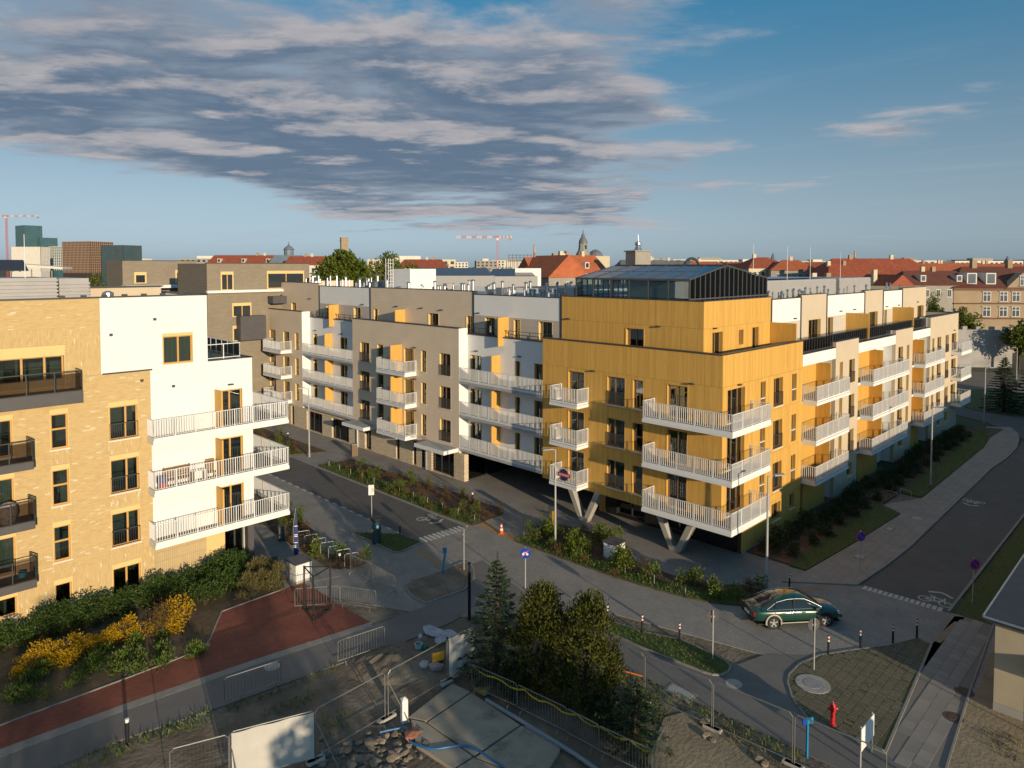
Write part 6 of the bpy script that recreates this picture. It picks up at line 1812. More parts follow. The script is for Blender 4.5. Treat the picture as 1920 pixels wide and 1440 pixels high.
def leaf(V, Fc, p, d, up, ln, w):
    """A leaf: a kinked pair of triangles from p along d."""
    s = d.cross(up)
    if s.length < 1e-3: s = Vector((1, 0, 0))
    s.normalize(); s *= w / 2
    i = len(V)
    m = p + d * ln * 0.5
    V.extend([tuple(p), tuple(m + s), tuple(p + d * ln), tuple(m - s)])
    Fc.append((i, i + 1, i + 2, i + 3))


def rvec(rr):
    while True:
        v = Vector((rr.uniform(-1, 1), rr.uniform(-1, 1), rr.uniform(-1, 1)))
        if 0.05 < v.length < 1: return v.normalized()


def leaf_mesh(name, m, gen):
    V, Fc = [], []
    gen(V, Fc)
    me = bpy.data.meshes.new(name); me.from_pydata(V, [], Fc); me.materials.append(m); me.update()
    return me


def shrub_mesh(seed, rx, ry, h, n, ln, w, m, clumps=14, upright=0.3, name='foliage', base=0.1):
    """Uneven shrub: leaf clumps spread through a rounded volume."""
    rr = random.Random(seed)
    cl = []
    for k in range(clumps):
        a = rr.uniform(0, 2 * math.pi); r = math.sqrt(rr.random()) * 0.78
        z = rr.uniform(base, 1.0)
        f = math.sqrt(max(0.05, 1 - (max(0, z - 0.45) / 0.62) ** 2))
        cl.append((Vector((rx * r * f * math.cos(a), ry * r * f * math.sin(a), h * z * 0.86)), rr.uniform(0.22, 0.42) * min(rx, ry) + 0.05))
    def gen(V, Fc):
        for i in range(n):
            c, r = cl[i % clumps]
            d = rvec(rr)
            p = c + d * r * (rr.random() ** 0.4)
            if p.z < 0.02: p.z = 0.02 + rr.random() * 0.08
            dd = (d + Vector((0, 0, upright)) + rvec(rr) * 0.7).normalized()
            leaf(V, Fc, p, dd, rvec(rr), ln * rr.uniform(0.6, 1.2), w * rr.uniform(0.7, 1.2))
    return leaf_mesh(name, m, gen)


def stems_mesh(seed, n, h, spread, r, m):
    rr = random.Random(seed); mb = MB()
    for k in range(n):
        a = rr.uniform(0, 2 * math.pi); q = rr.uniform(0.3, 1) * spread
        mb.tube([(0.05 * math.cos(a), 0.05 * math.sin(a), -0.03), (q * .5 * math.cos(a), q * .5 * math.sin(a), h * 0.5), (q * math.cos(a), q * math.sin(a), h)], [r, r * .8, r * .4], 5)
    return mb.mesh('stem', m)


KINDS = {}
def kind(name, make_f, make_s): KINDS[name] = ([make_f(s) for s in (1, 2, 3)], make_s)
kind('laurel', lambda s: shrub_mesh(s, 0.85, 0.75, 1.35, 1500, 0.13, 0.065, L_laurel, 22), stems_mesh(1, 7, 0.9, 0.5, 0.02, M_bark))
kind('forsythia', lambda s: shrub_mesh(s + 10, 0.85, 0.65, 1.1, 1300, 0.10, 0.055, L_yellow, 20, 0.5), stems_mesh(2, 9, 0.9, 0.5, 0.015, M_bark))
kind('spiky', lambda s: shrub_mesh(s + 20, 0.6, 0.5, 1.1, 800, 0.24, 0.03, L_dry, 12, 1.6), stems_mesh(3, 5, 0.5, 0.3, 0.012, M_bark))
kind('young', lambda s: shrub_mesh(s + 30, 0.45, 0.45, 0.8, 240, 0.13, 0.06, L_spring, 8, 0.7), stems_mesh(4, 5, 0.6, 0.3, 0.01, M_bark))
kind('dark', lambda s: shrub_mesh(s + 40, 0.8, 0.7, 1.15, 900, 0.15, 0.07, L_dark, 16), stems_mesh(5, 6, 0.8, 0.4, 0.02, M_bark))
kind('low', lambda s: shrub_mesh(s + 50, 0.4, 0.4, 0.35, 220, 0.13, 0.045, L_grass, 7, 1.0), stems_mesh(6, 4, 0.25, 0.25, 0.008, M_bark))
kind('brown', lambda s: shrub_mesh(s + 60, 0.4, 0.4, 0.45, 150, 0.10, 0.04, L_copper, 7, 0.8), stems_mesh(7, 5, 0.4, 0.3, 0.008, M_bark))
rp_ = random.Random(77)


def plant(k, p, s, label, group, name, cat='shrub'):
    t = thing(name, label, cat, (p[0], p[1], p[2] if len(p) > 2 else 0.03), rp_.uniform(0, 6.28), group)
    f, st = KINDS[k]
    o = put('foliage', rp_.choice(f), t, (0, 0, 0)); o.scale = (s * rp_.uniform(.9, 1.1), s * rp_.uniform(.9, 1.1), s * rp_.uniform(.85, 1.15))
    q = put('stem', st, t, (0, 0, 0)); q.scale = (s, s, s)
    return t


# bed in front of the brick building
for i in range(15):
    v = -34.6 + i * 0.92
    plant('laurel', UVW(UL - 1.35 - 0.25 * (i % 2), v + rp_.uniform(-.2, .2)), rp_.uniform(0.9, 1.15), 'glossy dark green evergreen shrub in the hedge at the foot of the brick wall', 'evergreen shrubs along the brick building', 'evergreen_shrub')
for i, px in enumerate(((415, 1088), (440, 1075), (462, 1078), (402, 1112), (432, 1105), (385, 1135))):
    plant('laurel', G(*px), rp_.uniform(0.95, 1.2), 'bright leafy evergreen shrub below the lowest white balcony', 'evergreen shrubs below the white balcony', 'evergreen_shrub')
for i, px in enumerate(((480, 1090), (500, 1083), (520, 1093), (492, 1105), (465, 1120), (512, 1108))):
    plant('spiky', G(*px), rp_.uniform(0.9, 1.15), 'brownish upright shrub between the evergreens and the grey cabinet', 'brownish shrubs by the cabinet', 'upright_shrub')
for i, (px, s, lb) in enumerate((((330, 1178), 1.25, 'tallest yellow flowering shrub, next to the copper bush'), ((240, 1198), 1.05, 'yellow flowering shrub just left of the copper bush'), ((190, 1218), 0.95, 'yellow flowering shrub in the middle of the row'), ((130, 1236), 1.1, 'broad yellow flowering shrub left of the row middle'), ((88, 1252), 1.1, 'yellow flowering shrub second from the left picture edge'), ((40, 1262), 0.8, 'small half-faded yellow shrub at the left picture edge'))):
    plant('forsythia', G(*px), s, lb, 'yellow flowering shrubs', 'yellow_shrub')
    if i < 4: plant('forsythia', G(px[0] - 28, px[1] + 8), s * 0.75, ('lower yellow flowering shrub beside the ' + lb.split(' yellow')[0] + ' one, number %d from the copper bush' % (i + 1)) if False else ('small yellow side bush at the foot of the ' + ('tallest shrub', 'shrub by the copper bush', 'middle shrub', 'broad shrub')[i]), 'yellow flowering shrubs', 'yellow_shrub')
t = thing('copper_bush', 'multi-stemmed bush with thin copper foliage among the yellow shrubs', 'bush', tuple(G(300, 1200)), 0)
put('foliage', shrub_mesh(5, 0.8, 0.8, 1.9, 900, 0.10, 0.04, L_copper, 14, 0.6, base=0.5), t, (0, 0, 0)); put('stem', stems_mesh(8, 8, 1.5, 0.55, 0.02, M_bark), t, (0, 0, 0))
for i in range(26):
    px = (rp_.uniform(20, 380), 0); y0 = 1285 - px[0] * 0.26; p = G(px[0], y0 + rp_.uniform(-30, 45))
    plant('low', p, rp_.uniform(0.8, 1.6), 'low green ground-cover tuft on the mulch before the yellow shrubs', 'ground-cover tufts in the shrub bed', 'ground_cover_tuft', 'plant')
# side bed by the corner, beds along the street
def fill(poly, n, k, s0, s1, label, group, name, cat='shrub', z=0.05):
    c = 0
    xs = [p[0] for p in poly]; ys = [p[1] for p in poly]
    for _ in range(n * 12):
        if c >= n: break
        x, y = rp_.uniform(min(xs), max(xs)), rp_.uniform(min(ys), max(ys))
        if inside((x, y), poly): w = UVW(y, x); plant(k, (w.x, w.y, z), rp_.uniform(s0, s1), label, group, name, cat); c += 1
fill(bed_s, 12, 'young', 1.0, 1.5, 'leafy young shrub in the bed by the bicycle stands', 'shrubs by the bicycle stands', 'young_shrub')
fill(bed_s, 12, 'brown', 0.9, 1.4, 'low rust coloured plant in the bed by the bicycle stands', 'rust coloured plants by the bicycle stands', 'rust_plant', 'plant')
fill(bed_a, 14, 'brown', 1.0, 1.6, 'low brown plant in the far planted strip by the tall lamp', 'brown plants in the far strip', 'brown_plant', 'plant')
fill(bed_a, 6, 'young', 0.9, 1.3, 'green young shrub in the far planted strip by the tall lamp', 'young shrubs in the far strip', 'young_shrub')
fill(bed_b, 52, 'brown', 0.6, 1.05, 'low brown plant in the long planted strip along the street', 'brown plants along the street', 'brown_plant', 'plant')
fill(bed_b, 16, 'young', 0.8, 1.2, 'green young shrub in the long planted strip along the street', 'young shrubs along the street', 'young_shrub')
fill(bed_c, 34, 'young', 1.0, 1.6, 'bushy green shrub in the planted strip before the timber corner', 'shrubs before the timber corner', 'young_shrub')
fill(bed_c, 18, 'brown', 0.9, 1.4, 'low brown plant in the planted strip before the timber corner', 'brown plants before the timber corner', 'brown_plant', 'plant')
# hedge along the road facade
for i in range(30):
    v = 4.2 + i * 1.55
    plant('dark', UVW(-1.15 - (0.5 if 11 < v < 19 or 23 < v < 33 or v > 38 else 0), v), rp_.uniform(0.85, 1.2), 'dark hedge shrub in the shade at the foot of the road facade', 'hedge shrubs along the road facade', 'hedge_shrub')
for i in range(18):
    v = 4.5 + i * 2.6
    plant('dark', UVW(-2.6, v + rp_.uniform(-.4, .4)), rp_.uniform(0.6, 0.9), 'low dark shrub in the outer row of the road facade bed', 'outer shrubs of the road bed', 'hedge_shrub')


def grass(polys, n, ln, label, name='grass', m=None, z=0.08, seed=1):
    rr = random.Random(seed); V, Fc = [], []
    tot = 0
    for poly in polys:
        xs = [p[0] for p in poly]; ys = [p[1] for p in poly]
        area = (max(xs) - min(xs)) * (max(ys) - min(ys))
        for _ in range(int(n * area)):
            x, y = rr.uniform(min(xs), max(xs)), rr.uniform(min(ys), max(ys))
            if not inside((x, y), poly): continue
            d = (Vector((0, 0, 1)) + rvec(rr) * 0.8).normalized()
            leaf(V, Fc, Vector((x, y, z)), d, rvec(rr), ln * rr.uniform(0.5, 1.3), ln * 0.22)
    me = bpy.data.meshes.new(name); me.from_pydata(V, [], Fc); me.materials.append(m or L_grass); me.update()
    o = bpy.data.objects.new(name, me); link(o); o.location = ORG; o.rotation_euler = (0, 0, AU)
    return tag(o, label, 'grass', None, 'stuff')
grass([turf_a, turf_b, turf_c], 70, 0.2, 'short grass edging the planted strips', z=0.08)
grass([isl_d, isl_f], 60, 0.16, 'short grass on the traffic islands', z=0.07, seed=2)
grass([lawn_r, lawn_r2], 28, 0.16, 'shaded lawn beside the pavement', z=0.12, seed=3)
grass([lawn_far], 12, 0.18, 'shaded lawn strip beyond the road', z=0.02, seed=4)
grass([lot], 16, 0.10, 'thin grass growing between the pavers of the corner lot', z=0.035, seed=5, m=leaf_mat('thin_grass', [(0.06, 0.08, 0.02), (0.11, 0.10, 0.04), (0.16, 0.13, 0.07)], 0.2))
patch = [[loc2(G(*p)) for p in q] for q in (((100, 1440), (225, 1390), (330, 1350), (400, 1325), (395, 1360), (260, 1400), (180, 1440)), ((420, 1325), (520, 1288), (632, 1248), (634, 1256), (520, 1300), (430, 1335)), ((480, 1340), (540, 1310), (600, 1290), (580, 1320), (500, 1345)), ((1140, 1240), (1190, 1263), (1247, 1290), (1332, 1330), (1392, 1358), (1511, 1414), (1500, 1432), (1400, 1390), (1330, 1355), (1240, 1312), (1150, 1268)), ((870, 1160), (900, 1150), (960, 1160), (1050, 1200), (1140, 1245), (1120, 1260), (940, 1190)), ((600, 1345), (650, 1335), (660, 1365), (610, 1385)))]
grass(patch, 60, 0.22, 'rough grass along the edges of the asphalt path', z=-0.04, seed=6)
weeds = [[loc2(G(*p)) for p in ((1835, 1370), (1920, 1390), (1920, 1440), (1860, 1410))], [loc2(G(*p)) for p in ((1330, 1345), (1500, 1430), (1440, 1440), (1340, 1375))]]
grass(weeds, 40, 0.22, 'dry weeds on the bare ground', 'weeds', L_dry, z=-0.02, seed=7)


# --- conifers
def spruce_parts(h, r, seed, n_br, per):
    rr = random.Random(seed); V, Fc = [], []
    br = MB()
    for k in range(n_br):
        f = (k + 0.5) / n_br
        z = h * (0.06 + 0.9 * f)
        ln = r * (1 - f) ** 0.85 * rr.uniform(0.75, 1.12) + 0.08
        a = k * 2.399 + rr.uniform(-.3, .3)
        d = Vector((math.cos(a), math.sin(a), -0.22 + 0.5 * f))
        base = Vector((0, 0, z)); tip = base + d * ln
        br.tube([base, base + d * ln * .55 + Vector((0, 0, -.03 * ln)), tip], [0.02 * (1 - f) + .008, .012, .004], 4)
        for q in range(int(per * (0.35 + ln / r))):
            s = rr.uniform(0.12, 1.0)
            p = base + d * ln * s
            side = Vector((-d.y, d.x, 0)) * rr.choice((-1, 1))
            dd = (d * 0.7 + side * rr.uniform(0.2, 1.0) + Vector((0, 0, rr.uniform(-.45, .25)))).normalized()
            leaf(V, Fc, p + side * rr.uniform(0, .12) * ln * .4, dd, rvec(rr), rr.uniform(.14, .34) * (0.6 + .5 * ln / r), .05)
    for q in range(40):
        z = h * rr.uniform(.9, 1.02); a = rr.uniform(0, 6.28)
        leaf(V, Fc, Vector((0, 0, z)), Vector((math.cos(a) * .5, math.sin(a) * .5, .8)).normalized(), rvec(rr), .16, .03)
    me = bpy.data.meshes.new('crown'); me.from_pydata(V, [], Fc); me.materials.append(L_spruce); me.update()
    return me, br


def spruce(p, h, r, seed, label, n_br=110, per=70, group=None):
    t = thing('spruce_tree', label, 'tree', p, 0, group)
    me, br = spruce_parts(h, r, seed, n_br, per)
    mb = MB(); mb.tube([(0, 0, -.05), (0, 0, h * .5), (0, 0, h * .98)], [r * .09, r * .05, .008], 8); tr = mb.build('trunk', M_bark, t)
    br.build('limb', M_bark, tr); put('crown', me, t, (0, 0, 0))
    return t


def thuja(p, h, r, seed, label, tops=3, n=11000):
    rr = random.Random(seed); V, Fc = [], []
    axes = [(Vector((rr.uniform(-.35, .35) * r, rr.uniform(-.35, .35) * r, 0)), h * rr.uniform(.9, 1.0), r * rr.uniform(.72, .9)) for _ in range(tops)]
    cl = []
    for k in range(260):
        c, hh, rad = axes[k % tops]
        f = rr.random() ** 0.9
        prof = rad * (1 - f ** 2.2) ** 0.75 * (0.75 + 0.35 * min(1, f * 4)) + .05
        a = rr.uniform(0, 6.28)
        q = rr.uniform(.55, 1.0)
        cl.append((c + Vector((prof * q * math.cos(a), prof * q * math.sin(a), hh * f * .97 + .05)), Vector((math.cos(a), math.sin(a), 0)), rr.uniform(.14, .3) * r))
    for i in range(n):
        c, o, rad = cl[i % len(cl)]
        p_ = c + rvec(rr) * rad * rr.random() ** .5
        if p_.z < .02: p_.z = .04
        dd = (o * .55 + Vector((0, 0, .9)) + rvec(rr) * .5).normalized()
        leaf(V, Fc, p_, dd, (o + rvec(rr) * .6), rr.uniform(.10, .2), rr.uniform(.05, .085))
    me = bpy.data.meshes.new('crown'); me.from_pydata(V, [], Fc); me.materials.append(L_thuja); me.update()
    t = thing('thuja_tree', label, 'tree', p, 0)
    mb = MB()
    for c, hh, rad in axes: mb.tube([(c.x * .3, c.y * .3, -.05), (c.x, c.y, hh * .5), (c.x, c.y, hh * .93)], [.09, .06, .015], 6)
    mb.build('trunk', M_bark, t); put('crown', me, t, (0, 0, 0))
    return t
spruce(G(932, 1275), 5.6, 1.75, 1, 'slender blue-green spruce with bare leader left of the two thujas')
thuja(G(1003, 1300), 4.75, 1.75, 2, 'rounded golden-green thuja in the middle of the conifer group', 3)
thuja(G(1090, 1330), 4.85, 1.65, 5, 'rounded golden-green thuja on the right of the conifer group', 3)
spruce(G(1190, 1400), 2.6, 1.3, 4, 'low broad young spruce in the fenced corner right of the thujas', 60, 60)
for i, (px, s) in enumerate((((1130, 1345), 1.2), ((960, 1300), 1.0), ((1150, 1375), 1.2), ((1215, 1340), 0.9))):
    plant('dark', G(*px), s, 'dark shrub growing between the conifers behind the steel barriers', 'shrubs between the conifers', 'dark_shrub')
spruce(G(1882, 772), 7.2, 2.5, 7, 'dark spruce on the far lawn by the cross street', 150, 170)
spruce(G(1935, 768), 7.5, 2.6, 8, 'dark spruce cut by the right picture edge', 120, 130)


# --- broadleaved trees
def tree(p, h, rx, rz, seed, label, m, n=3200, ls=.34, trunk_h=None, cl=46, group=None, name='broadleaf_tree'):
    rr = random.Random(seed); V, Fc = [], []
    th = trunk_h if trunk_h is not None else h - 2 * rz
    cz = h - rz
    t = thing(name, label, 'tree', p, 0, group)
    lim = MB(); lim.tube([(0, 0, -.1), (0, 0, th), (rr.uniform(-.3, .3), rr.uniform(-.3, .3), cz + rz * .4)], [h * .025, h * .018, h * .006], 8)
    tr = lim.build('trunk', M_bark, t)
    lim = MB()
    C_ = []
    for k in range(cl):
        d = rvec(rr); q = rr.random() ** .5
        c = Vector((d.x * rx * q * .9, d.y * rx * q * .9, cz + d.z * rz * q * .9))
        C_.append((c, rr.uniform(.16, .30) * rx))
        if k % 3 == 0: lim.tube([(0, 0, th * rr.uniform(.8, 1.2)), (c.x * .5, c.y * .5, (th + c.z) / 2 + .2), tuple(c)], [h * .009, h * .006, .02], 5)
    lim.build('limb', M_bark, tr)
    for i in range(n):
        c, r = C_[i % cl]; d = rvec(rr)
        leaf(V, Fc, c + d * r * rr.random() ** .35, (d + rvec(rr) * .8).normalized(), rvec(rr), ls * rr.uniform(.6, 1.2), ls * .6)
    me = bpy.data.meshes.new('crown'); me.from_pydata(V, [], Fc); me.materials.append(m); me.update()
    put('crown', me, t, (0, 0, 0))
    return t
def far_tree(px, dist, py_top, w_px, seed, label, m=L_tree, n=3200, ls=.4, frac=1.0):
    h = zat(py_top, dist); rx = w_px / 2 * dist / FPX
    return tree(tuple(bframe(px, dist)), h, rx, min(h * .46, max(rx * frac, h * .3)), seed, label, m, int(n * 1.8), ls * 1.35, cl=70)
far_tree(645, 150, 470, 108, 1, 'large round bright green tree behind the roof vents', n=9000, ls=.55)
far_tree(612, 148, 505, 60, 2, 'lower pale green tree left of the large green tree', n=1800)
far_tree(722, 165, 472, 90, 3, 'bright green tree right of the large one, behind the white stair head', n=3600)
far_tree(765, 185, 487, 60, 4, 'lower green tree between the second tree and the red roofs', n=1800)
far_tree(830, 330, 493, 50, 5, 'far green tree below the red roof in the middle', n=900, ls=.7); far_tree(905, 340, 496, 60, 6, 'far green tree left of the crane mast foot', n=900, ls=.7); far_tree(945, 345, 497, 40, 16, 'small far green tree near the steel frame', n=600, ls=.7)
far_tree(1775, 140, 582, 50, 7, 'bright green young tree in front of the shaded house', n=1600, ls=.3); far_tree(1808, 138, 576, 60, 8, 'bright green tree before the tenement corner', n=2000, ls=.3); far_tree(1752, 142, 545, 34, 9, 'narrow bright green tree behind the end of the road facade', n=1000, ls=.3)
far_tree(1915, 124, 600, 66, 10, 'green tree at the right picture edge beyond the yard wall', n=1800, ls=.35); far_tree(180, 140, 508, 60, 12, 'green tree top beside the lower brick block', n=900, ls=.35)
far_tree(1350, 330, 497, 40, 14, 'dark green far tree among the roofs beyond the glass house', L_dark, 600, .6); far_tree(1530, 340, 491, 40, 15, 'dark far tree behind the brown roofed house', L_dark, 600, .6)
for i, (x, y, h) in enumerate(((9.5, -2.5, 9.5), (15.5, 4.0, 9.0), (3.0, -9.0, 10.5), (20.0, -8.0, 11.0))):
    tree((x, y, 0), h, 2.6, h * .36, 40 + i, ('yard tree below the picture, nearest the slab path', 'yard tree below the picture, beside the added shade board', 'yard tree behind the camera on the left', 'yard tree behind the camera on the right')[i], L_tree, 1500, .42)
# ------------------------------------------------------------------ street furniture
M_pole = mat('pale_grey_pole', (0.44, 0.43, 0.41), (0.38, 0.37, 0.36), 2.0, 0.5, metal=0.2)
M_blk = mat('black_powder_coat', (0.018, 0.018, 0.02), rough=0.45)
M_red_p = mat('signal_red', (0.50, 0.02, 0.02), rough=0.45)
M_wht = mat('signal_white', (0.72, 0.71, 0.69), rough=0.5)
M_blue_s = mat('sign_blue', (0.01, 0.06, 0.36), rough=0.4)
M_pink = mat('sign_magenta', (0.60, 0.03, 0.16), rough=0.4)
M_cyan = mat('cyan_paint', (0.01, 0.24, 0.44), (0.012, 0.20, 0.38), 3.0, 0.45)
M_galv = mat('barrier_galvanised', (0.26, 0.26, 0.245), (0.20, 0.20, 0.19), 4.0, 0.45, metal=0.5)
M_lens = mat('lamp_lens', (0.75, 0.74, 0.70), rough=0.3)
M_org = mat('orange_plastic', (0.65, 0.10, 0.015), rough=0.45)
GRZ = AU   # street grid angle


def lamp_post(px, h, arm_dir, label, arm=0.7, group='street lamps', dark=False):
    p = G(*px); t = thing('street_lamp', label, 'street lamp', (p.x, p.y, 0.0), 0, group)
    mb = MB(); mb.tube([(0, 0, -0.05), (0, 0, 1.2), (0, 0, h)], [0.085, 0.075, 0.045], 10); mb.build('pole', M_pole, t)
    mb = MB(); mb.lathe([(0.12, -0.02), (0.12, 0.05), (0.09, 0.5)], 10); mb.build('base_sleeve', M_steel, t)
    d = Vector((*arm_dir, 0)).normalized()
    mb = MB(); mb.tube([(0, 0, h - .03), tuple(d * arm * .6 + Vector((0, 0, h + .05)))], .03, 6); mb.build('arm', M_pole, t)
    e = d * arm * .5; f = d * (arm * .5 + .62); s = Vector((-d.y, d.x, 0)) * .13
    mb = MB(); z = h + .03
    mb.hexa([tuple(e - s) [:2] + (z,), tuple(f - s)[:2] + (z + .03,), tuple(f + s)[:2] + (z + .03,), tuple(e + s)[:2] + (z,), tuple(e - s)[:2] + (z + .08,), tuple(f - s)[:2] + (z + .09,), tuple(f + s)[:2] + (z + .09,), tuple(e + s)[:2] + (z + .08,)])
    hd = mb.build('lamp_head', M_steel, t)
    mb = MB(); mb.hexa([tuple(e * .9 + f * .1 - s * .7)[:2] + (z - .008,), tuple(f - s * .7)[:2] + (z + .018,), tuple(f + s * .7)[:2] + (z + .018,), tuple(e * .9 + f * .1 + s * .7)[:2] + (z - .008,)] + [tuple(e * .9 + f * .1 - s * .7)[:2] + (z + .002,), tuple(f - s * .7)[:2] + (z + .026,), tuple(f + s * .7)[:2] + (z + .026,), tuple(e * .9 + f * .1 + s * .7)[:2] + (z + .002,)]); mb.build('lens', M_lens, hd)
    mb = MB(); mb.box(-.02, .02, -.1, -.07, .6, 1.0); mb.build('hatch', M_steel, t)
lamp_post((580, 857), 6.7, (-1, -.4), 'street lamp in the far planted strip before the shop windows'); lamp_post((1041, 1030), 6.6, (-1, -.5), 'street lamp in the planted strip crossing the round sign')
lamp_post((1437, 1108), 6.6, (1, .1), 'street lamp standing just behind the green car'); lamp_post((1745, 912), 6.7, (.8, -.6), 'street lamp on the shaded lawn beside the pavement')
lamp_post((1845, 795), 6.6, (1, -.2), 'farthest street lamp at the bend by the cross street'); lamp_post((1905, 735), 6.5, (-1, -.2), 'street lamp among the trees before the yard wall')


def sign_disc(px, label, face=None, back=False, h=2.4, r=.3, rz=0.0, kindn='road_sign', lean=0.0, bike=False):
    p = G(*px); t = thing(kindn, label, 'road sign', (p.x, p.y, 0), rz)
    mb = MB(); mb.tube([(0, 0, -.05), (lean, 0, h + .05)], .032, 8); mb.build('pole', M_pole, t)
    z = h - r + .02
    if back:
        mb = MB(); mb.tube([(lean, .05, z), (lean, .065, z)], r, 24); pl = mb.build('plate', M_anth2, t)
        mb = MB(); mb.box(lean - .1, lean + .1, .033, .049, z - .05, z + .05); mb.build('clamp', M_steel, pl)
    else:
        mb = MB(); mb.tube([(lean, -.05, z), (lean, -.065, z)], r, 24); pl = mb.build('plate', face[0], t)
        mb = MB(); mb.tube([(lean, -.066, z), (lean, -.070, z)], r * .8, 24); mb.build('field', face[1], pl)
        mb = MB(); a = .7
        for sg in face[2]: mb.bar((lean - r * .62, -.074, z + sg * r * .62), (lean + r * .62, -.074, z - sg * r * .62), .006, r * .2, up=(0, 0, 1))
        mb.build('bar', face[3], pl)
        if bike:
            mb = MB()
            for dx in (-.11, .11): mb.tube([(lean + dx, -.078, z - .04), (lean + dx, -.082, z - .04)], .075, 12)
            mb.box(lean - .1, lean + .1, -.082, -.078, z + .05, z + .08); mb.build('pictogram', M_wht, pl)
    return t
NOST = (M_pink, M_blue_s, (1,), M_pink)
sign_disc((985, 1105), 'round blue and magenta bicycle end sign beside the spruce top', (M_blue_s, M_blue_s, (-1,), M_pink), rz=-.1, bike=True)
sign_disc((1612, 1073), 'round no-parking sign on the pavement, blue with red rim', NOST, h=2.5, r=.3, rz=.15)
sign_disc((1823, 1130), 'round no-parking sign on the lawn strip beyond the road', NOST, h=2.45, r=.3, rz=.1, lean=.05)
sign_disc((1336, 1240), 'round sign seen from behind on the small grass island', back=True, rz=-.1); sign_disc((1526, 1257), 'round sign seen from behind in front of the green car', back=True, rz=.2)
sign_disc((870, 1070), 'round sign seen edge-on on the bare earth island', back=True, h=2.45, r=.22, rz=1.1)
p = G(697, 972); t = thing('parking_sign', 'two pale rectangular plates on a pole by the street edge', 'road sign', (p.x, p.y, 0), .2)
mb = MB(); mb.tube([(0, 0, -.05), (0, 0, 2.5)], .032, 8); mb.build('pole', M_pole, t)
mb = MB(); mb.box(-.22, -.01, -.05, -.035, 1.75, 2.5); mb.build('plate', M_fasc, t); mb = MB(); mb.box(.01, .18, -.06, -.045, 1.75, 2.5); pl = mb.build('plate', M_fasc, t)
mb = MB(); mb.box(.04, .15, -.066, -.061, 2.0, 2.25); mb.build('yellow_field', mat('sign_yellow', (.6, .45, .08)), pl)


def bollard(px, label, lit=True, rz=0.0):
    p = G(*px); t = thing('bollard', label, 'bollard', (p.x, p.y, 0.04), 0, 'striped bollards')
    mb = MB(); mb.tube([(0, 0, -.05), (0, 0, .62)], .05, 12); mb.build('post', M_blk, t)
    for k, m in enumerate((M_wht, M_red_p, M_wht)):
        mb = MB(); mb.tube([(0, 0, .621 + k * .085), (0, 0, .704 + k * .085)], .051, 12); mb.build('band', m, t)
    mb = MB(); mb.lathe([(.05, .876), (.045, .9), (.01, .92)], 12); mb.build('cap', M_blk, t)
for px, lb in (((1139, 1168), 'striped bollard nearest the right thuja'), ((1204, 1187), 'second striped bollard from the right thuja'), ((1274, 1203), 'striped bollard left of the round sign on the grass island'), ((1553, 1228), 'striped bollard on the paver lot nearest the car front'),
        ((1613, 1216), 'striped bollard on the paver lot in the sun, right of the first'), ((1674, 1207), 'striped bollard at the edge of the shade on the paver lot'), ((1719, 1196), 'striped bollard in the shade at the lot corner'), ((750, 1003), 'striped bollard on the triangular grass island'), ((1480, 1104), 'dark bollard behind the green car roof')): bollard(px, lb)


def path_light(px, label, h=.95):
    p = G(*px); t = thing('bollard_light', label, 'bollard light', (p.x, p.y, 0), 0, 'bollard lights')
    mb = MB(); mb.tube([(0, 0, -.05), (0, 0, h - .14)], .075, 14); mb.build('post', M_blk, t)
    mb = MB(); mb.tube([(0, 0, h - .139), (0, 0, h - .04)], .07, 14); mb.build('lens', M_lens, t); mb = MB(); mb.lathe([(.078, h - .039), (.078, h - .01), (.02, h)], 14); mb.build('cap', M_lens, t)
path_light((637, 1066), 'black bollard light with white cap by the bicycle stands'); path_light((239, 1392), 'black bollard light with white cap on the grass at the lower left'); path_light((886, 946), 'black bollard light with white cap at the end of the long planted strip'); path_light((540, 828), 'black bollard light with white cap far down the street')
# low posts with wire along the planted strips
def wire_posts(pts, n, label, group):
    for k in range(n):
        p = Vector(pts[0]).lerp(Vector(pts[1]), k / (n - 1))
        t = thing('wire_post', label, 'post', (p.x, p.y, .05), 0, group); mb = MB(); mb.tube([(0, 0, -.05), (0, 0, .55)], .025, 6); mb.build('stake', M_steel, t); mb = MB(); mb.lathe([(.03, .55), (.03, .57), (.01, .58)], 6); mb.build('cap', M_blk, t)
wire_posts((G(617, 876), G(890, 980)), 12, 'thin grey stake in the grass edge of the long planted strip', 'stakes along the long strip'); wire_posts((G(982, 1012), G(1150, 1062)), 4, 'thin grey stake in the grass edge before the timber corner, left part', 'stakes before the timber corner')
wire_posts((G(1172, 1078), G(1285, 1117)), 3, 'thin grey stake in the grass edge right of the white cabinet', 'stakes right of the cabinet')


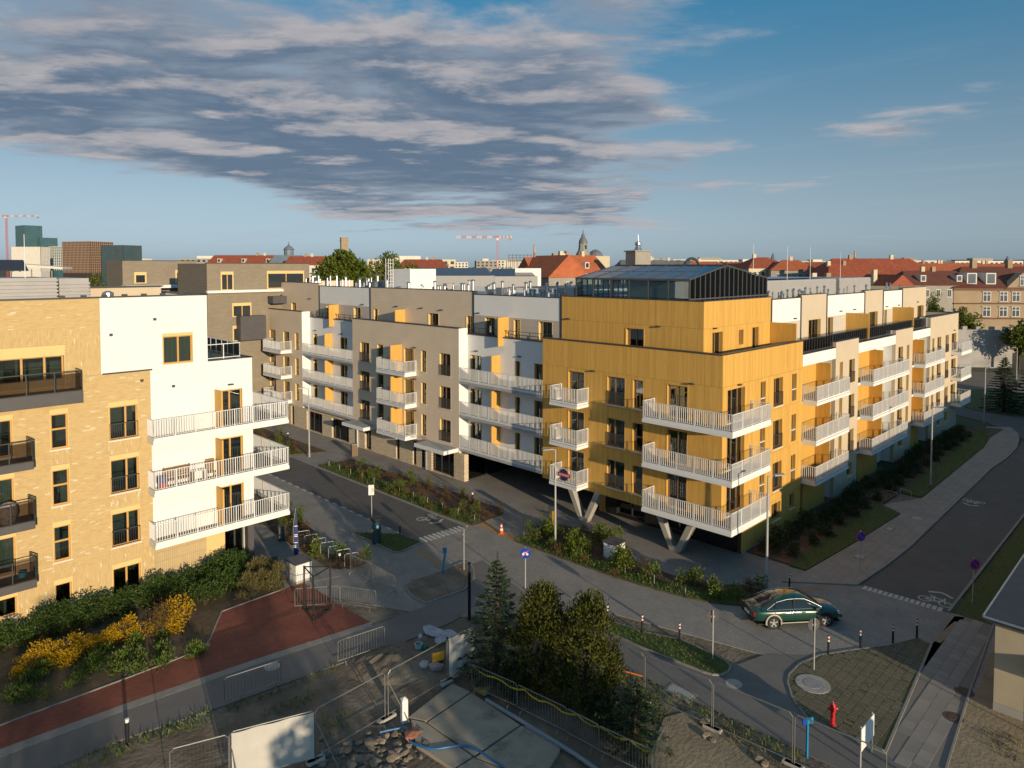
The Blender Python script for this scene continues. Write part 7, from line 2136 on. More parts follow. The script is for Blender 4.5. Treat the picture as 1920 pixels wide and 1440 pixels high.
def cabinet(px, w, d, h, label, rz, top):
    p = G(*px); t = thing('utility_cabinet', label, 'utility cabinet', (p.x, p.y, 0.04), rz)
    mb = MB(); mb.box(0, w, 0, d, 0.12, h); bevel(mb.build('body', M_wht, t), .012)
    mb = MB(); mb.box(.03, w - .03, .03, d - .03, -.05, .12); mb.build('plinth', M_conc, t)
    mb = MB(); mb.hexa([(-.06, -.06, h), (w + .06, -.06, h), (w + .06, d + .06, h), (-.06, d + .06, h), (-.06, -.06, h + .05), (w + .06, -.06, h + .05), (w + .06, d + .06, h + .09), (-.06, d + .06, h + .09)]); mb.build('roof', M_anth2, t)
    for x0, x1 in ((.03, w / 2 - .01), (w / 2 + .01, w - .03)): mb = MB(); mb.box(x0, x1, -.018, -.002, .16, h - .05); dr = mb.build('door', M_wht, t); m2 = MB(); m2.box(x0 + .05, x0 + .09, -.035, -.019, h * .5, h * .5 + .12); m2.build('handle', M_steel, dr)
    if top: mb = MB(); mb.box(-.006, -.002, d * .4, d * .6, h * .6, h * .78); mb.build('warning_plate', mat('warn_yellow', (.7, .45, .03)), t)
    for k in range(1, 4): mb = MB(); mb.box(-.012, -.003, .03, d - .03, .12 + (h - .12) * k / 4 - .006, .12 + (h - .12) * k / 4 + .006); mb.build('rib', M_fasc, t)
cabinet((1154, 1056), 1.0, .95, 1.05, 'white utility cabinet with dark lid in the planted strip before the timber corner', AU - R(0), False); cabinet((555, 1097), 1.0, 1.1, 1.1, 'white utility cabinet with dark lid beside the flag', AU, True)
# crossing kiosk, info column, leaning blue post, black post, frame
p = G(706, 1018); t = thing('ticket_kiosk', 'dark ticket kiosk with round top on the triangular grass island', 'kiosk', (p.x, p.y, .05)); mb = MB(); mb.lathe([(.3, -.05), (.3, 1.2), (.27, 1.25), (.27, 1.45)], 16); mb.build('body', mat('kiosk_teal', (.02, .05, .065), rough=.4), t)
mb = MB(); mb.lathe([(.27, 1.451), (.42, 1.55), (.42, 1.68), (.3, 1.72)], 16); mb.build('cap', M_blk, t); mb = MB(); mb.box(.05, .22, -.31, -.27, 1.05, 1.25); mb.build('screen', mat('kiosk_screen', (.25, .5, .65), rough=.2), t); mb = MB(); mb.box(-.26, -.18, -.26, -.2, .8, .95); mb.build('slot', mat('kiosk_amber', (.5, .28, .04)), t)
p = G(829, 1077); t = thing('blue_post', 'leaning light blue hydrant sign post on the earth island', 'post', (p.x, p.y, .05)); mb = MB(); mb.tube([(0, 0, -.05), (.22, 0, 1.5)], .06, 8); mb.build('post', M_cyan, t); mb = MB(); mb.box(.05, .3, -.1, -.06, 1.3, 1.62); mb.build('plate', M_cyan, t)
p = G(880, 1160); t = thing('black_pillar', 'tall black square light pillar left of the spruce', 'pillar', (p.x, p.y, 0), .2); mb = MB(); mb.box(-.075, .075, -.075, .075, -.05, 2.5); mb.build('shaft', M_blk, t); mb = MB(); mb.box(-.06, .06, -.06, .06, 2.5, 2.95); mb.build('lens', mat('pillar_lens', (.2, .19, .17), rough=.3), t); mb = MB(); mb.box(-.08, .08, -.08, .08, 2.951, 3.0); mb.build('cap', M_blk, t)
t = thing('display_frame', 'black triangular steel frame standing on the red paving', 'frame', tuple(G(595, 1150))); c0 = G(595, 1150)
cor = [G(571, 1143) - c0, G(588, 1164) - c0, G(620, 1143) - c0]
for k, q in enumerate(cor): mb = MB(); mb.tube([(q.x, q.y, -.02), (q.x, q.y, 2.4)], .05, 8); mb.build('post', M_blk, t)
for k in range(3):
    a, b = cor[k], cor[(k + 1) % 3]
    for z in (.05, 2.35): mb = MB(); mb.bar((a.x, a.y, z), (b.x, b.y, z), .05); mb.build('rail', M_blk, t)
p = G(555, 1052); t = thing('beach_flag', 'tall narrow dark blue feather flag with white lettering by the cabinet', 'flag', (p.x, p.y, 0), .2); mb = MB(); mb.tube([(-.16, 0, -.05), (-.14, 0, 2.2), (.02, 0, 3.4)], .018, 6); mb.build('pole', M_steel, t)
mb = MB()
pr = [(-.13, .22, .1), (-.12, .2, .9), (-.1, .16, 1.7), (-.06, .1, 2.5), (.0, .03, 3.35)]
for k in range(4): (a, b, z0), (c, d, z1) = pr[k], pr[k + 1]; mb.hexa([(a, -.004, z0), (b, -.004, z0), (b, .004, z0), (a, .004, z0), (c, -.004, z1), (d, -.004, z1), (d, .004, z1), (c, .004, z1)])
fl = mb.build('cloth', mat('flag_navy', (.035, .045, .14), rough=.8), t)
for z in (.85, .95, 1.05, 1.15, 1.55, 1.65, 2.2): mb = MB(); mb.box(-.08, .12, -.008, -.005, z, z + .05); mb.build('lettering', M_wht, fl)
t = thing('information_totem', 'orange-faced dark totem at the end of the planted strip by the V-column', 'totem', tuple(G(1036, 1000)), -.3); mb = MB(); mb.box(-.3, .3, -.1, .1, 0, 1.9); bevel(mb.build('body', M_anth, t), .03); mb = MB(); mb.box(-.02, .27, -.115, -.102, .5, 1.6); mb.build('face', mat('totem_orange', (.5, .24, .03), (.35, .16, .02), 4, .6), t)
t = thing('litter_bin', 'brown and grey litter bin on the pavement by the path through the strip', 'litter bin', tuple(G(664, 855)), .5); mb = MB(); mb.box(-.28, .28, -.22, .22, 0, 1.15); bevel(mb.build('body', mat('bin_brown', (.17, .11, .065), rough=.7), t), .02); mb = MB(); mb.box(.281, .3, -.22, .22, 0, 1.15); mb.box(-.3, .32, -.24, .24, 1.151, 1.2); mb.build('steel_side', M_steel, t)
t = thing('litter_bin', 'grey litter bin half hidden in the shrubs by the balcony corner', 'litter bin', tuple(G(528, 1013)), .5); mb = MB(); mb.box(-.22, .22, -.2, .2, 0, .95); bevel(mb.build('body', M_anth2, t), .02); mb = MB(); mb.box(-.24, .24, -.22, .22, .951, 1.0); mb.build('lid', M_anth, t)
p = G(940, 1000); t = thing('traffic_cone', 'orange and white traffic cone at the edge of the driveway', 'traffic cone', (p.x, p.y, 0)); mb = MB(); mb.box(-.2, .2, -.2, .2, 0, .04); mb.build('base', M_org, t)
for z0, z1, m in ((.04, .22, M_org), (.221, .36, M_wht), (.361, .48, M_org), (.481, .6, M_wht), (.601, .7, M_org)): f = lambda z: .15 * (1 - z / .85) + .012; mb = MB(); mb.lathe([(f(z0), z0), (f(z1), z1)], 14); mb.build('band', m, t)
p = G(1561, 1360); t = thing('fire_hydrant', 'red fire hydrant on the paver lot', 'fire hydrant', (p.x, p.y, .04)); mb = MB(); mb.lathe([(.13, -.05), (.13, .04), (.085, .06), (.085, .55), (.12, .57), (.12, .75), (.1, .82), (.05, .9), (.03, .92)], 14); mb.build('barrel', M_red_p, t)
for s in (-1, 1): mb = MB(); mb.tube([(s * .09, 0, .66), (s * .2, 0, .66)], .05, 10); mb.build('outlet', M_red_p, t)
mb = MB(); mb.lathe([(.03, .921), (.03, .96)], 6); mb.build('spindle', M_steel, t)
p = G(1513, 1419); t = thing('hydrant_sign_post', 'cyan T-shaped hydrant marker by the asphalt path', 'sign post', (p.x, p.y, 0), .3); mb = MB(); mb.box(-.035, .035, -.035, .035, -.05, 1.5); mb.build('post', M_cyan, t)
for s in (-1, 1): mb = MB(); mb.box(s * .04, s * .24, -.03, .01, 1.28, 1.5); mb.build('plate', M_blue_s if s < 0 else M_cyan, t)
a, b = G(1612, 1440), G(1634, 1410); t = thing('info_board', 'pale board on two posts at the lower edge of the paver lot', 'board', tuple(a), math.atan2(b.y - a.y, b.x - a.x)); ln = (b - a).length
for x in (0.05, ln): mb = MB(); mb.tube([(x, 0, -.05), (x, 0, 1.55)], .035, 8); mb.build('post', M_pole, t)
mb = MB(); mb.box(-.05, ln + .05, -.06, -.037, .65, 1.5); mb.build('panel', M_fasc, t)
# bicycle stands
def bike_stand(p, rz, label, group, w=.85):
    t = thing('bicycle_stand', label, 'bicycle stand', tuple(p), rz, group); mb = MB(); mb.tube([(-w / 2, 0, -.05), (-w / 2, 0, .74), (-w / 2 + .06, 0, .8), (w / 2 - .06, 0, .8), (w / 2, 0, .74), (w / 2, 0, -.05)], .024, 8); mb.build('hoop', M_steel, t); mb = MB(); mb.box(-w / 2 - .07, -w / 2 + .07, -.07, .07, 0, .012); mb.box(w / 2 - .07, w / 2 + .07, -.07, .07, 0, .012); mb.build('foot_plate', M_steel, t)
for k in range(7): bike_stand(G(568 + k * 15.2, 1018 + k * 7.2), .42, 'bicycle stand in the row beside the corner bed', 'bicycle stands in a row')
for k, lb in enumerate(('bicycle stand on the pad by the pavement, nearer the hedge', 'bicycle stand on the pad by the pavement, nearer the lamp')): bike_stand(G(1672 + k * 26, 942 - k * 3) + Vector((0, 0, .07)), AU + R(80), lb, 'stands by the hedge pad')

# --- crowd barriers and wire fences of the building site
def barrier_proto():
    t = thing('crowd_barrier', '', 'barrier'); L_ = 2.4
    mb = MB(); mb.tube([(0, 0, .15), (0, 0, 1.02), (.08, 0, 1.1), (L_ - .08, 0, 1.1), (L_, 0, 1.02), (L_, 0, .15), (0, 0, .15)], .02, 6); mb.build('frame', M_galv, t)
    for k in range(1, 17): mb = MB(); x = L_ * k / 17; mb.box(x - .006, x + .006, -.006, .006, .16, 1.09); mb.build('bar', M_galv, t)
    for x in (.3, L_ - .3): mb = MB(); mb.tube([(x, -.28, .0), (x, -.2, .14), (x, .2, .14), (x, .28, .0)], .015, 5); mb.build('foot', M_galv, t)
    return t
bar0 = barrier_proto(); used = False
def barrier(pa, pb, label):
    global used
    a = G(*pa); b = G(*pb); d = b - a
    c = bar0 if not used else copy_tree(bar0)
    used = True
    c.location = (a.x, a.y, 0.01); c.rotation_euler = (0, 0, math.atan2(d.y, d.x)); c.scale = (d.length / 2.4, 1, 1)
    tag(c, label, 'barrier', 'steel crowd barriers')
barrier((421, 1320), (526, 1284), 'steel crowd barrier on the path edge nearest the white banner'); barrier((634, 1246), (721, 1216), 'steel crowd barrier on the path edge before the rubbish pile')
barrier((553, 1142), (637, 1136), 'steel crowd barrier behind the triangular frame on the red paving'); barrier((638, 1136), (705, 1146), 'steel crowd barrier continuing right of the triangular frame'); barrier((657, 1073), (698, 1092), 'steel crowd barrier by the bollard light, upper half of the row'); barrier((699, 1093), (741, 1118), 'steel crowd barrier in the middle of the block paving, lower half of the row')
for k, (pa, pb) in enumerate((((885, 1292), (968, 1330)), ((970, 1332), (1062, 1378)), ((1063, 1380), (1122, 1412)), ((1123, 1414), (1222, 1462)), ((1223, 1462), (1250, 1408)))):
    barrier(pa, pb, ('steel barrier behind the white banner panel, start of the conifer fence', 'second steel barrier along the conifers', 'third steel barrier along the conifers', 'fourth steel barrier, at the lower corner of the conifer fence', 'last steel barrier, turning up beside the worn track')[k])
mb = MB(); rt = random.Random(4); pts = [G(885 + (1222 - 885) * k / 24, 1292 + (1460 - 1292) * k / 24) + Vector((0, 0, 1.08 - .18 * abs(math.sin(k * .9)))) for k in range(25)]
mb = MB()
for k in range(24): mb.bar(pts[k], pts[k + 1], .004, .07)
tag(mb.build('barrier_tape', mat('yellow_tape', (.45, .36, .02), (.3, .24, .02), 6, .5)), 'yellow barrier tape strung along the barriers at the conifers', 'tape')


def wire_fence(pa, pb, label, h=2.0, sheet_m=None, brace=True, sheet_rng=(0.02, .98)):
    a, b = G(*pa), G(*pb); d = b - a; ln = d.length
    t = thing('site_fence_panel', label, 'fence', (a.x, a.y, 0), math.atan2(d.y, d.x), 'wire fence panels of the building site')
    mb = MB(); mb.tube([(0, 0, .08), (0, 0, h - .12), (.12, 0, h), (ln - .12, 0, h), (ln, 0, h - .12), (ln, 0, .08)], .022, 6); mb.tube([(0, 0, .2), (ln, 0, .2)], .018, 6); mb.build('frame', M_galv, t)
    mb = MB(); n = int(ln / .12)
    for k in range(1, n): mb.box(ln * k / n - .001, ln * k / n + .001, -.001, .001, .2, h)
    for k in range(1, 8): mb.box(0.02, ln - .02, -.003, -.0012, .2 + (h - .2) * k / 8 - .001, .2 + (h - .2) * k / 8 + .001)
    o = mb.build('wire_mesh', M_galv, t); o['kind'] = 'stuff'
    for x in (0.0, ln): mb = MB(); mb.box(x - .35, x + .35, -.12, .12, 0, .13); bevel(mb.build('foot_block', M_conc, t), .02)
    if brace: mb = MB(); mb.tube([(.05, .03, h * .75), (.35, -1.0, .02)], .02, 6); mb.build('brace', M_galv, t)
    if sheet_m:
        mb = MB(); n = 14; m2 = []
        for k in range(n):
            x0, x1 = ln * (sheet_rng[0] + (sheet_rng[1] - sheet_rng[0]) * k / n), ln * (sheet_rng[0] + (sheet_rng[1] - sheet_rng[0]) * (k + 1) / n)
            y0, y1 = -.05 - .03 * math.sin(k * 1.1), -.05 - .03 * math.sin((k + 1) * 1.1)
            mb.hexa([(x0, y0, .25), (x1, y1, .25), (x1, y1 + .006, .25), (x0, y0 + .006, .25), (x0, y0, h - .03 - .1 * (k == 0)), (x1, y1, h - .03), (x1, y1 + .006, h - .03), (x0, y0 + .006, h - .03)])
        mb.build('banner', sheet_m, t)
    return t
M_ban = mat('white_banner', (.50, .48, .44), (.44, .42, .39), 1.2, .7)
wire_fence((432, 1476), (592, 1430), 'wire fence panel with a large white banner at the bottom', 2.0, M_ban); wire_fence((320, 1512), (430, 1480), 'wire fence panel cut off by the bottom edge, left of the white banner', 2.0, None, False)
wire_fence((592, 1428), (722, 1350), 'open wire fence panel between the white banner and the white post'); wire_fence((728, 1348), (838, 1282), 'open wire fence panel leading to the rubbish pile')
wire_fence((840, 1278), (890, 1256), 'short fence panel with white board beside the spruce', 2.0, M_ban, False)
wire_fence((1030, 1235), (1207, 1312), 'wire fence panel behind the conifers along the path', 2.0, None, False); wire_fence((1209, 1313), (1334, 1368), 'wire fence panel right of the conifers along the path', 2.0, None, False); wire_fence((1337, 1369), (1485, 1436), 'wire fence panel before the lawn tip', 2.0, None, False); wire_fence((1489, 1438), (1660, 1515), 'wire fence panel running out of the picture at the bottom right', 2.0, None, False)
mb = MB(); a, b = G(1140, 1250, 1.3), G(1205, 1268, 1.1); mb.bar(a, b, .004, .06); tag(mb.build('warning_ribbon', mat('orange_tape', (.55, .13, .03), rough=.5)), 'orange warning ribbon on the fence by the right thuja', 'ribbon')
p = G(758, 1352); t = thing('concrete_post', 'white square concrete post at the corner of the slabs', 'post', (p.x, p.y, 0), .5); mb = MB(); mb.box(-.13, .13, -.13, .13, -.05, .92); bevel(mb.build('shaft', M_wht, t), .02); mb = MB(); mb.hexa([(-.13, -.13, .921), (.13, -.13, .921), (.13, .13, .921), (-.13, .13, .921), (-.03, -.03, 1.0), (.03, -.03, 1.0), (.03, .03, 1.0), (-.03, .03, 1.0)]); mb.build('cap', M_wht, t)

# --- old concrete slabs, pipes, hose, rubble
M_oldc = mat('old_concrete', (.40, .33, .25), (.30, .25, .19), 1.1, .9, bump=.006, bscale=14, dirt=((.13, .11, .09), .8, .55, .75), rand=.06)
for k, (q, lb) in enumerate((((( 765, 1348), (848, 1283), (882, 1300), (800, 1355 )), 'old concrete slab nearest the rubbish pile'), (((802, 1357), (884, 1302), (975, 1362), (890, 1420)), 'large old concrete slab in the middle of the yard'), (((770, 1352), (798, 1358), (886, 1422), (850, 1446), (780, 1400)), 'cracked old concrete slab by the white post'), (((978, 1364), (1050, 1410), (1010, 1470), (892, 1424)), 'old concrete slab at the bottom, beside the pipes'), (((852, 1448), (888, 1425), (1005, 1472), (960, 1520), (880, 1500)), 'old concrete slab cut by the bottom edge'))):
    mb = MB(); mb.prism([(G(*a).x, G(*a).y) for a in q], -.06, .07 + .008 * k); tag(bevel(mb.build('concrete_slab', M_oldc), .015), lb, 'slab', 'old concrete slabs of the yard')
mb = MB(); mb.tube([G(912, 1312, .12), G(975, 1350, .12), G(1080, 1415, .12), G(1150, 1465, .12)], .085, 10); tag(mb.build('drain_pipe', mat('grey_pipe', (.20, .24, .27), rough=.5)), 'long grey plastic pipe lying along the barriers', 'pipe')
mb = MB(); mb.tube([G(985, 1362, .07), G(1050, 1405, .07)], .05, 8); tag(mb.build('thin_pipe', mat('violet_pipe', (.20, .17, .20), rough=.5)), 'thinner violet-grey pipe beside the long pipe', 'pipe')
cv = []
hp = [G(*q, .12) for q in ((712, 1373), (735, 1368), (760, 1366), (768, 1388), (790, 1400), (815, 1404), (845, 1400), (870, 1398), (895, 1406), (915, 1420), (945, 1440), (980, 1470))]
for i in range(len(hp) - 1):
    for k in range(4):
        p0, p1, p2, p3 = hp[max(i - 1, 0)], hp[i], hp[i + 1], hp[min(i + 2, len(hp) - 1)]; s = k / 4
        cv.append(0.5 * ((2 * p1) + (p2 - p0) * s + (2 * p0 - 5 * p1 + 4 * p2 - p3) * s * s + (3 * p1 - p0 - 3 * p2 + p3) * s ** 3))
mb = MB(); mb.tube(cv, .042, 8); tag(mb.build('blue_hose', mat('hose_blue', (.012, .12, .30), rough=.45)), 'blue hose winding over the old concrete slabs', 'hose')
rq = random.Random(31)
def rock_mesh(seed, m):
    r_ = random.Random(seed); bm = bmesh.new(); bmesh.ops.create_icosphere(bm, subdivisions=1, radius=1.0)
    for v in bm.verts: v.co *= r_.uniform(.65, 1.2); v.co.z *= .6
    me = bpy.data.meshes.new('rock'); bm.to_mesh(me); bm.free(); me.materials.append(m); return me
M_rub = mat('rubble', (.26, .205, .15), (.17, .135, .105), 2.0, .95, bump=.02, bscale=8, rand=.25)
rocks = [rock_mesh(k, M_rub) for k in range(5)]
nrock = 0
for k in range(150):
    px, py = (rq.uniform(600, 770), rq.uniform(1385, 1450)) if k % 3 else (rq.uniform(690, 800), rq.uniform(1370, 1420))
    p = G(px, py); s = rq.choice((.06, .09, .12, .16, .24))
    o = bpy.data.objects.new('rubble_stone', rocks[k % 5]); link(o); o.location = (p.x, p.y, s * .2 - .03); o.scale = (s, s * rq.uniform(.7, 1.3), s); o.rotation_euler = (rq.uniform(-.3, .3), rq.uniform(-.3, .3), rq.uniform(0, 6.3))
    tag(o, 'broken stone in the rubble heap below the white post', 'stone', 'stones of the rubble heap')
for k, px in enumerate(((1318, 1356), (1322, 1380), (1335, 1390), (1045, 1400), (1030, 1408), (1420, 1425), (1432, 1434))):
    p = G(*px); s = (.28, .2, .16, .15, .12, .2, .18)[k]; o = bpy.data.objects.new('rubble_stone', rocks[k % 5]); link(o); o.location = (p.x, p.y, s * .3); o.scale = (s, s, s); tag(o, ('pale boulder by the wire fence foot', 'second pale boulder by the wire fence foot', 'small pale stone below the fence foot', 'broken stone beside the thin pipe', 'small broken stone beside the thin pipe', 'grey stone on the worn track at the bottom', 'smaller grey stone on the worn track at the bottom')[k], 'stone')
# rubbish pile: bags, sheets, sticks, bucket
M_sheet = mat('white_sheeting', (.42, .45, .50), (.28, .30, .34), 5.0, .6)
for k, (px, w, d, lb) in enumerate((((812, 1186), 1.5, 1.0, 'white broken boards lying left in the rubbish pile'), ((842, 1192), 1.2, .8, 'white broken boards lying right in the rubbish pile'), ((825, 1205), .9, .6, 'small white board in the middle of the rubbish pile'), ((788, 1200), .5, .25, 'thin white scrap at the left edge of the rubbish pile'))):
    p = G(*px); rr = random.Random(k); mb = MB(); n = 9
    out = [(math.cos(2 * math.pi * i / n) * w / 2 * rr.uniform(.6, 1.1), math.sin(2 * math.pi * i / n) * d / 2 * rr.uniform(.6, 1.1)) for i in range(n)]
    mb.prism(out, 0, .05); tag(mb.build('foam_board', M_sheet, None, (p.x, p.y, .02 + .052 * k), rr.uniform(0, 3)), lb, 'board')
p = G(785, 1222); t = thing('paint_bucket', 'pale plastic bucket beside the rubbish pile', 'bucket', (p.x, p.y, 0)); mb = MB(); mb.lathe([(.15, 0), (.19, .38), (.2, .38), (.2, .41), (.17, .41), (.14, .05)], 14); mb.build('body', mat('bucket_pale', (.42, .47, .5), rough=.5), t); mb = MB(); mb.tube([(.2 * math.cos(a), .02, .4 + .18 * math.sin(a)) for a in [math.pi * k / 8 for k in range(9)]], .006, 5); mb.build('handle', M_steel, t)
p = G(797, 1222); mb = MB(); mb.lathe([(.12, 0), (.2, .12), (.17, .3), (.05, .36)], 10); tag(mb.build('green_bag', mat('green_plastic', (.02, .12, .07), rough=.5), None, (p.x, p.y, 0)), 'green plastic bag next to the pale bucket', 'bag')
for k, (px, lb, c) in enumerate((((815, 1255), 'white and red cement sack by the fence', (.4, .3, .32)), ((822, 1240), 'dark refuse sack leaning at the fence', (.03, .03, .035)), ((795, 1252), 'crumpled white sack on the earth mound', (.45, .45, .45)), ((905, 1300), 'yellow and brown sack on the slab edge', (.35, .25, .08)), ((772, 1385), 'torn red and white sack beside the blue hose', (.33, .13, .09)))):
    p = G(*px); o = bpy.data.objects.new('sack', rocks[k % 5].copy()); o.data.materials[0] = mat('sack_%s' % ('red', 'black', 'white', 'yellow', 'torn')[k], c, tuple(q * .6 for q in c), 6, .7); link(o); o.location = (p.x, p.y, .12); o.scale = (.4, .28, .35); o.rotation_euler = (0, 0, k); tag(o, lb, 'sack')
p = G(822, 1238, 1.0); q = G(740, 1276); mb = MB(); mb.box(-.28, .28, -.01, .01, 0, .4); tag(mb.build('orange_sign', mat('amber_sign', (.6, .30, .01), rough=.5), None, tuple(G(822, 1270) + Vector((0, .0, .75))), .45), 'orange plate hung on the wire fence by the rubbish', 'sign')
# scrap in the earth, mound
bm = bmesh.new(); bmesh.ops.create_grid(bm, x_segments=24, y_segments=16, size=1.0); rr = random.Random(3)
for v in bm.verts: r = math.hypot(v.co.x, v.co.y); v.co.z = max(0, 1 - r) * (.5 + rr.uniform(-.12, .12)) - .02
me = bpy.data.meshes.new('earth_mound'); bm.to_mesh(me); bm.free(); me.materials.append(M_dirt); o = bpy.data.objects.new('earth_mound', me); link(o); p = G(745, 1240); o.location = (p.x, p.y, -.04); o.scale = (2.6, 1.9, 1); o['kind'] = 'structure'

# --- dark green saloon car
def car(px_r, px_f, label):
    a, b = G(*px_r), G(*px_f); hd = (b - a); hd.z = 0; ang = math.atan2(hd.y, hd.x)
    fwd = hd.normalized(); left = Vector((-fwd.y, fwd.x, 0))
    wb = 2.76; mid = (a + b) / 2 + left * .76
    t = thing('green_car', label, 'car', (mid.x, mid.y, 0.005), ang)
    Mp = mat('green_paint', (.004, .045, .032), rough=.28, spec=.6, coat=1.0); Mg = mat('car_glass', (.02, .028, .032), rough=.05, spec=.9); Mk = mat('car_black', (.012, .012, .013), rough=.6); Mch = mat('chrome', (.55, .55, .55), rough=.2, metal=1.0)
    # body: x, half width low, half width belt, sill z, belt z, centre top z
    S = [(-2.40, .58, .60, .42, .66, .70), (-2.34, .74, .74, .30, .84, .90), (-2.15, .82, .79, .25, .92, .99), (-1.75, .88, .83, .24, .95, 1.02), (-1.0, .905, .86, .22, .95, 1.0), (0, .905, .865, .21, .935, .98), (.9, .905, .86, .22, .915, .96), (1.35, .895, .82, .23, .88, .95), (1.85, .875, .76, .25, .80, .88), (2.2, .81, .70, .28, .71, .78), (2.36, .70, .62, .34, .60, .66), (2.40, .60, .52, .40, .50, .55)]
    mb = MB(); n = 9; rows = []
    for x, w, wb_, zs, zb, zt in S:
        ring = [(x, -w * .90, zs), (x, -w, zs + (zb - zs) * .3), (x, -w * .995, zs + (zb - zs) * .68), (x, -wb_, zb), (x, -wb_ * .45, zt), (x, 0, zt + .008), (x, wb_ * .45, zt), (x, wb_, zb), (x, w * .995, zs + (zb - zs) * .68), (x, w, zs + (zb - zs) * .3), (x, w * .90, zs)]
        rows.append(len(mb.v)); mb.v += ring
    k = 11
    for i in range(len(S) - 1):
        for j in range(k): mb.face(rows[i] + j, rows[i] + (j + 1) % k, rows[i + 1] + (j + 1) % k, rows[i + 1] + j)
    mb.face(*[rows[0] + j for j in range(k)]); mb.face(*[rows[-1] + j for j in range(k)][::-1])
    o = fix_normals(mb.build('body', Mp, t, smooth=True))
    m = o.modifiers.new('sub', 'SUBSURF'); m.levels = m.render_levels = 2
    # cabin
    Cn = [(-1.98, .70, .95, .02), (-1.62, .66, 1.13, .55), (-1.15, .60, 1.34, .9), (-.6, .575, 1.435, 1), (0, .57, 1.45, 1), (.35, .575, 1.42, 1), (.75, .62, 1.24, .7), (1.32, .70, .93, .02)]
    mb = MB(); rows = []
    for x, w, zt, f in Cn:
        zb = .90
        ring = [(x, -.83, zb), (x, -w - (.80 - w) * .35 * (1 - f), zb + (zt - zb) * .86), (x, -w * .72, zt), (x, 0, zt + .015), (x, w * .72, zt), (x, w + (.80 - w) * .35 * (1 - f), zb + (zt - zb) * .86), (x, .83, zb)]
        rows.append(len(mb.v)); mb.v += ring
    for i in range(len(Cn) - 1):
        for j in range(6):
            side = j in (0, 5); ends = i in (0, 1, 5, 6)
            mb.cur = 0 if ((not side and not ends) or (side and i in (0, 6))) else 1
            mb.face(rows[i] + j, rows[i] + j + 1, rows[i + 1] + j + 1, rows[i + 1] + j)
    o = fix_normals(mb.build('cabin', [Mp, Mg], t, smooth=True))
    for sd in (-1, 1):
        # pillars and chrome line round the side windows
        mb = MB()
        pl = [(-1.72, .80, .97), (-1.15, .665, 1.27), (-.6, .63, 1.375), (0, .625, 1.39), (.35, .635, 1.365), (.75, .70, 1.20), (1.2, .795, .985)]
        mb.tube([(x, sd * (y + .012), z) for x, y, z in pl], .013, 6); mb.tube([(-1.72, sd * .835, .945), (1.2, sd * .835, .945)], .012, 6); mb.build('chrome_strip', Mch, t)
        mb = MB(); mb.bar((-.28, sd * .835, .95), (-.22, sd * .64, 1.39), .07, .02); mb.bar((-1.28, sd * .835, .95), (-1.22, sd * .69, 1.26), .05, .02); mb.build('door_pillar', Mk, t)
        mb = MB(); mb.hexa([(.78, sd * .84 - .02, .93), (.98, sd * .84 - .02, .93), (.98, sd * 1.02 - .02, .93), (.78, sd * 1.02 - .02, .93), (.80, sd * .84 - .02, 1.05), (.94, sd * .84 - .02, 1.05), (.94, sd * 1.0 - .02, 1.05), (.80, sd * 1.0 - .02, 1.05)]); fix_normals(mb.build('mirror', Mk, t))
        for x in (-.95, .1): mb = MB(); mb.box(x, x + .2, sd * .897 - .012, sd * .897 + .012, .77, .80); mb.build('door_handle', Mp if x > 0 else Mch, t)
        for x in (-.27, -1.3, .88): mb = MB(); mb.box(x - .005, x + .005, sd * .901 - .006, sd * .901 + .006, .3, .9); mb.build('door_seam', Mk, t)
        mb = MB(); mb.box(-.95, .95, sd * .905 - .01, sd * .905 + .012, .27, .31); mb.build('sill_strip', mat('primer_beige', (.45, .41, .33), rough=.7), t)
        mb = MB(); mb.hexa([(2.10, sd * .70 - .12, .58), (2.33, sd * .60 - .12, .52), (2.33, sd * .60 + .12, .52), (2.10, sd * .70 + .12, .58), (2.06, sd * .70 - .12, .72), (2.26, sd * .60 - .12, .66), (2.26, sd * .60 + .12, .66), (2.06, sd * .70 + .12, .72)]); fix_normals(mb.build('headlight', mat('lamp_glass', (.5, .5, .48), rough=.1, spec=.9), t))
        mb = MB(); mb.box(-2.405, -2.30, sd * .62 - .14, sd * .62 + .14, .62, .80); bevel(mb.build('tail_light', mat('tail_red', (.25, .01, .01), rough=.2), t), .02)
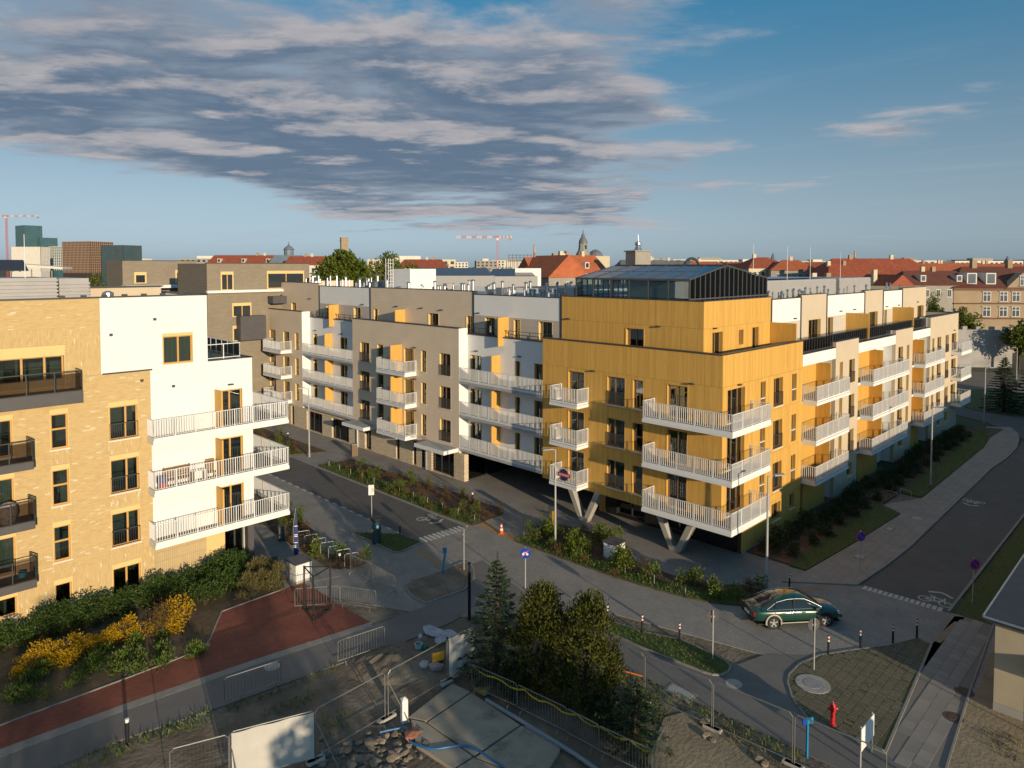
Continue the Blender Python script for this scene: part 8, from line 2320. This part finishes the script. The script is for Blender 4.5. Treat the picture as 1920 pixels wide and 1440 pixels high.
        for wx in (-wb / 2 - .02, wb / 2 + .02):
            mb = MB(); mb.tube([(wx, sd * .62, .33), (wx, sd * .915, .33)], .385, 22); mb.build('wheel_arch', Mk, t)
            w = MB(); w.tube([(0, -.1, 0), (0, .1, 0)], .235, 22)
            ty = MB(); ty.v = []; prof = [(.22, -.10), (.30, -.105), (.318, -.07), (.318, .07), (.30, .105), (.22, .10)]
            for r_, y in prof:
                for q in range(22): aa = 2 * math.pi * q / 22; ty.v.append((r_ * math.cos(aa), y, r_ * math.sin(aa)))
            for i in range(5):
                for q in range(22): q2 = (q + 1) % 22; ty.face(i * 22 + q, i * 22 + q2, (i + 1) * 22 + q2, (i + 1) * 22 + q)
            wo = fix_normals(ty.build('wheel', mat('tyre_rubber', (.02, .02, .021), rough=.9), t, (wx, sd * .835, .318)))
            rm = MB(); yy = sd * .085
            rm.tube([(0, yy * .2, 0), (0, yy * .75, 0)], .215, 20); rm.cur = 1
            for q in range(5):
                aa = 2 * math.pi * q / 5 + .3; rm.bar((.03 * math.cos(aa), yy * .95, .03 * math.sin(aa)), (.22 * math.cos(aa), yy, .22 * math.sin(aa)), .07, .03, up=(0, 1, 0))
            rm.tube([(.225 * math.cos(2 * math.pi * q / 20), yy, .225 * math.sin(2 * math.pi * q / 20)) for q in range(21)], .018, 5, cap=False)
            rm.tube([(0, yy * .9, 0), (0, yy * 1.1, 0)], .05, 10); rm.build('rim', [Mk, mat('alloy', (.55, .54, .52), rough=.35, metal=.7)], wo)
        if sd < 0:
            mb = MB(); q0 = -wb / 2 - .02; mb.tube([(q0 + .40 * math.cos(aa), sd * .912, .33 + .40 * math.sin(aa)) for aa in [math.pi * (-.08 + 1.16 * k_ / 16) for k_ in range(17)]], .045, 6); mb.build('arch_repair', mat('primer_beige', (.45, .41, .33)), t)['label'] = 'unpainted pale rear wheel arch'
    mb = MB(); mb.box(-2.44, -2.40, -.26, .26, .5, .61); mb.build('number_plate', M_wht, t); mb = MB(); mb.box(-2.425, -2.36, -.75, .75, .33, .47); bevel(mb.build('bumper', Mk, t), .02); mb = MB(); mb.box(2.34, 2.425, -.66, .66, .3, .42); bevel(mb.build('bumper', Mk, t), .02)
    mb = MB(); mb.box(-2.2, 2.2, -.78, .78, .17, .24); mb.build('underbody', Mk, t)
car((1448, 1177), (1546, 1172), 'dark green saloon car with a pale unpainted rear wheel arch at the crossing')
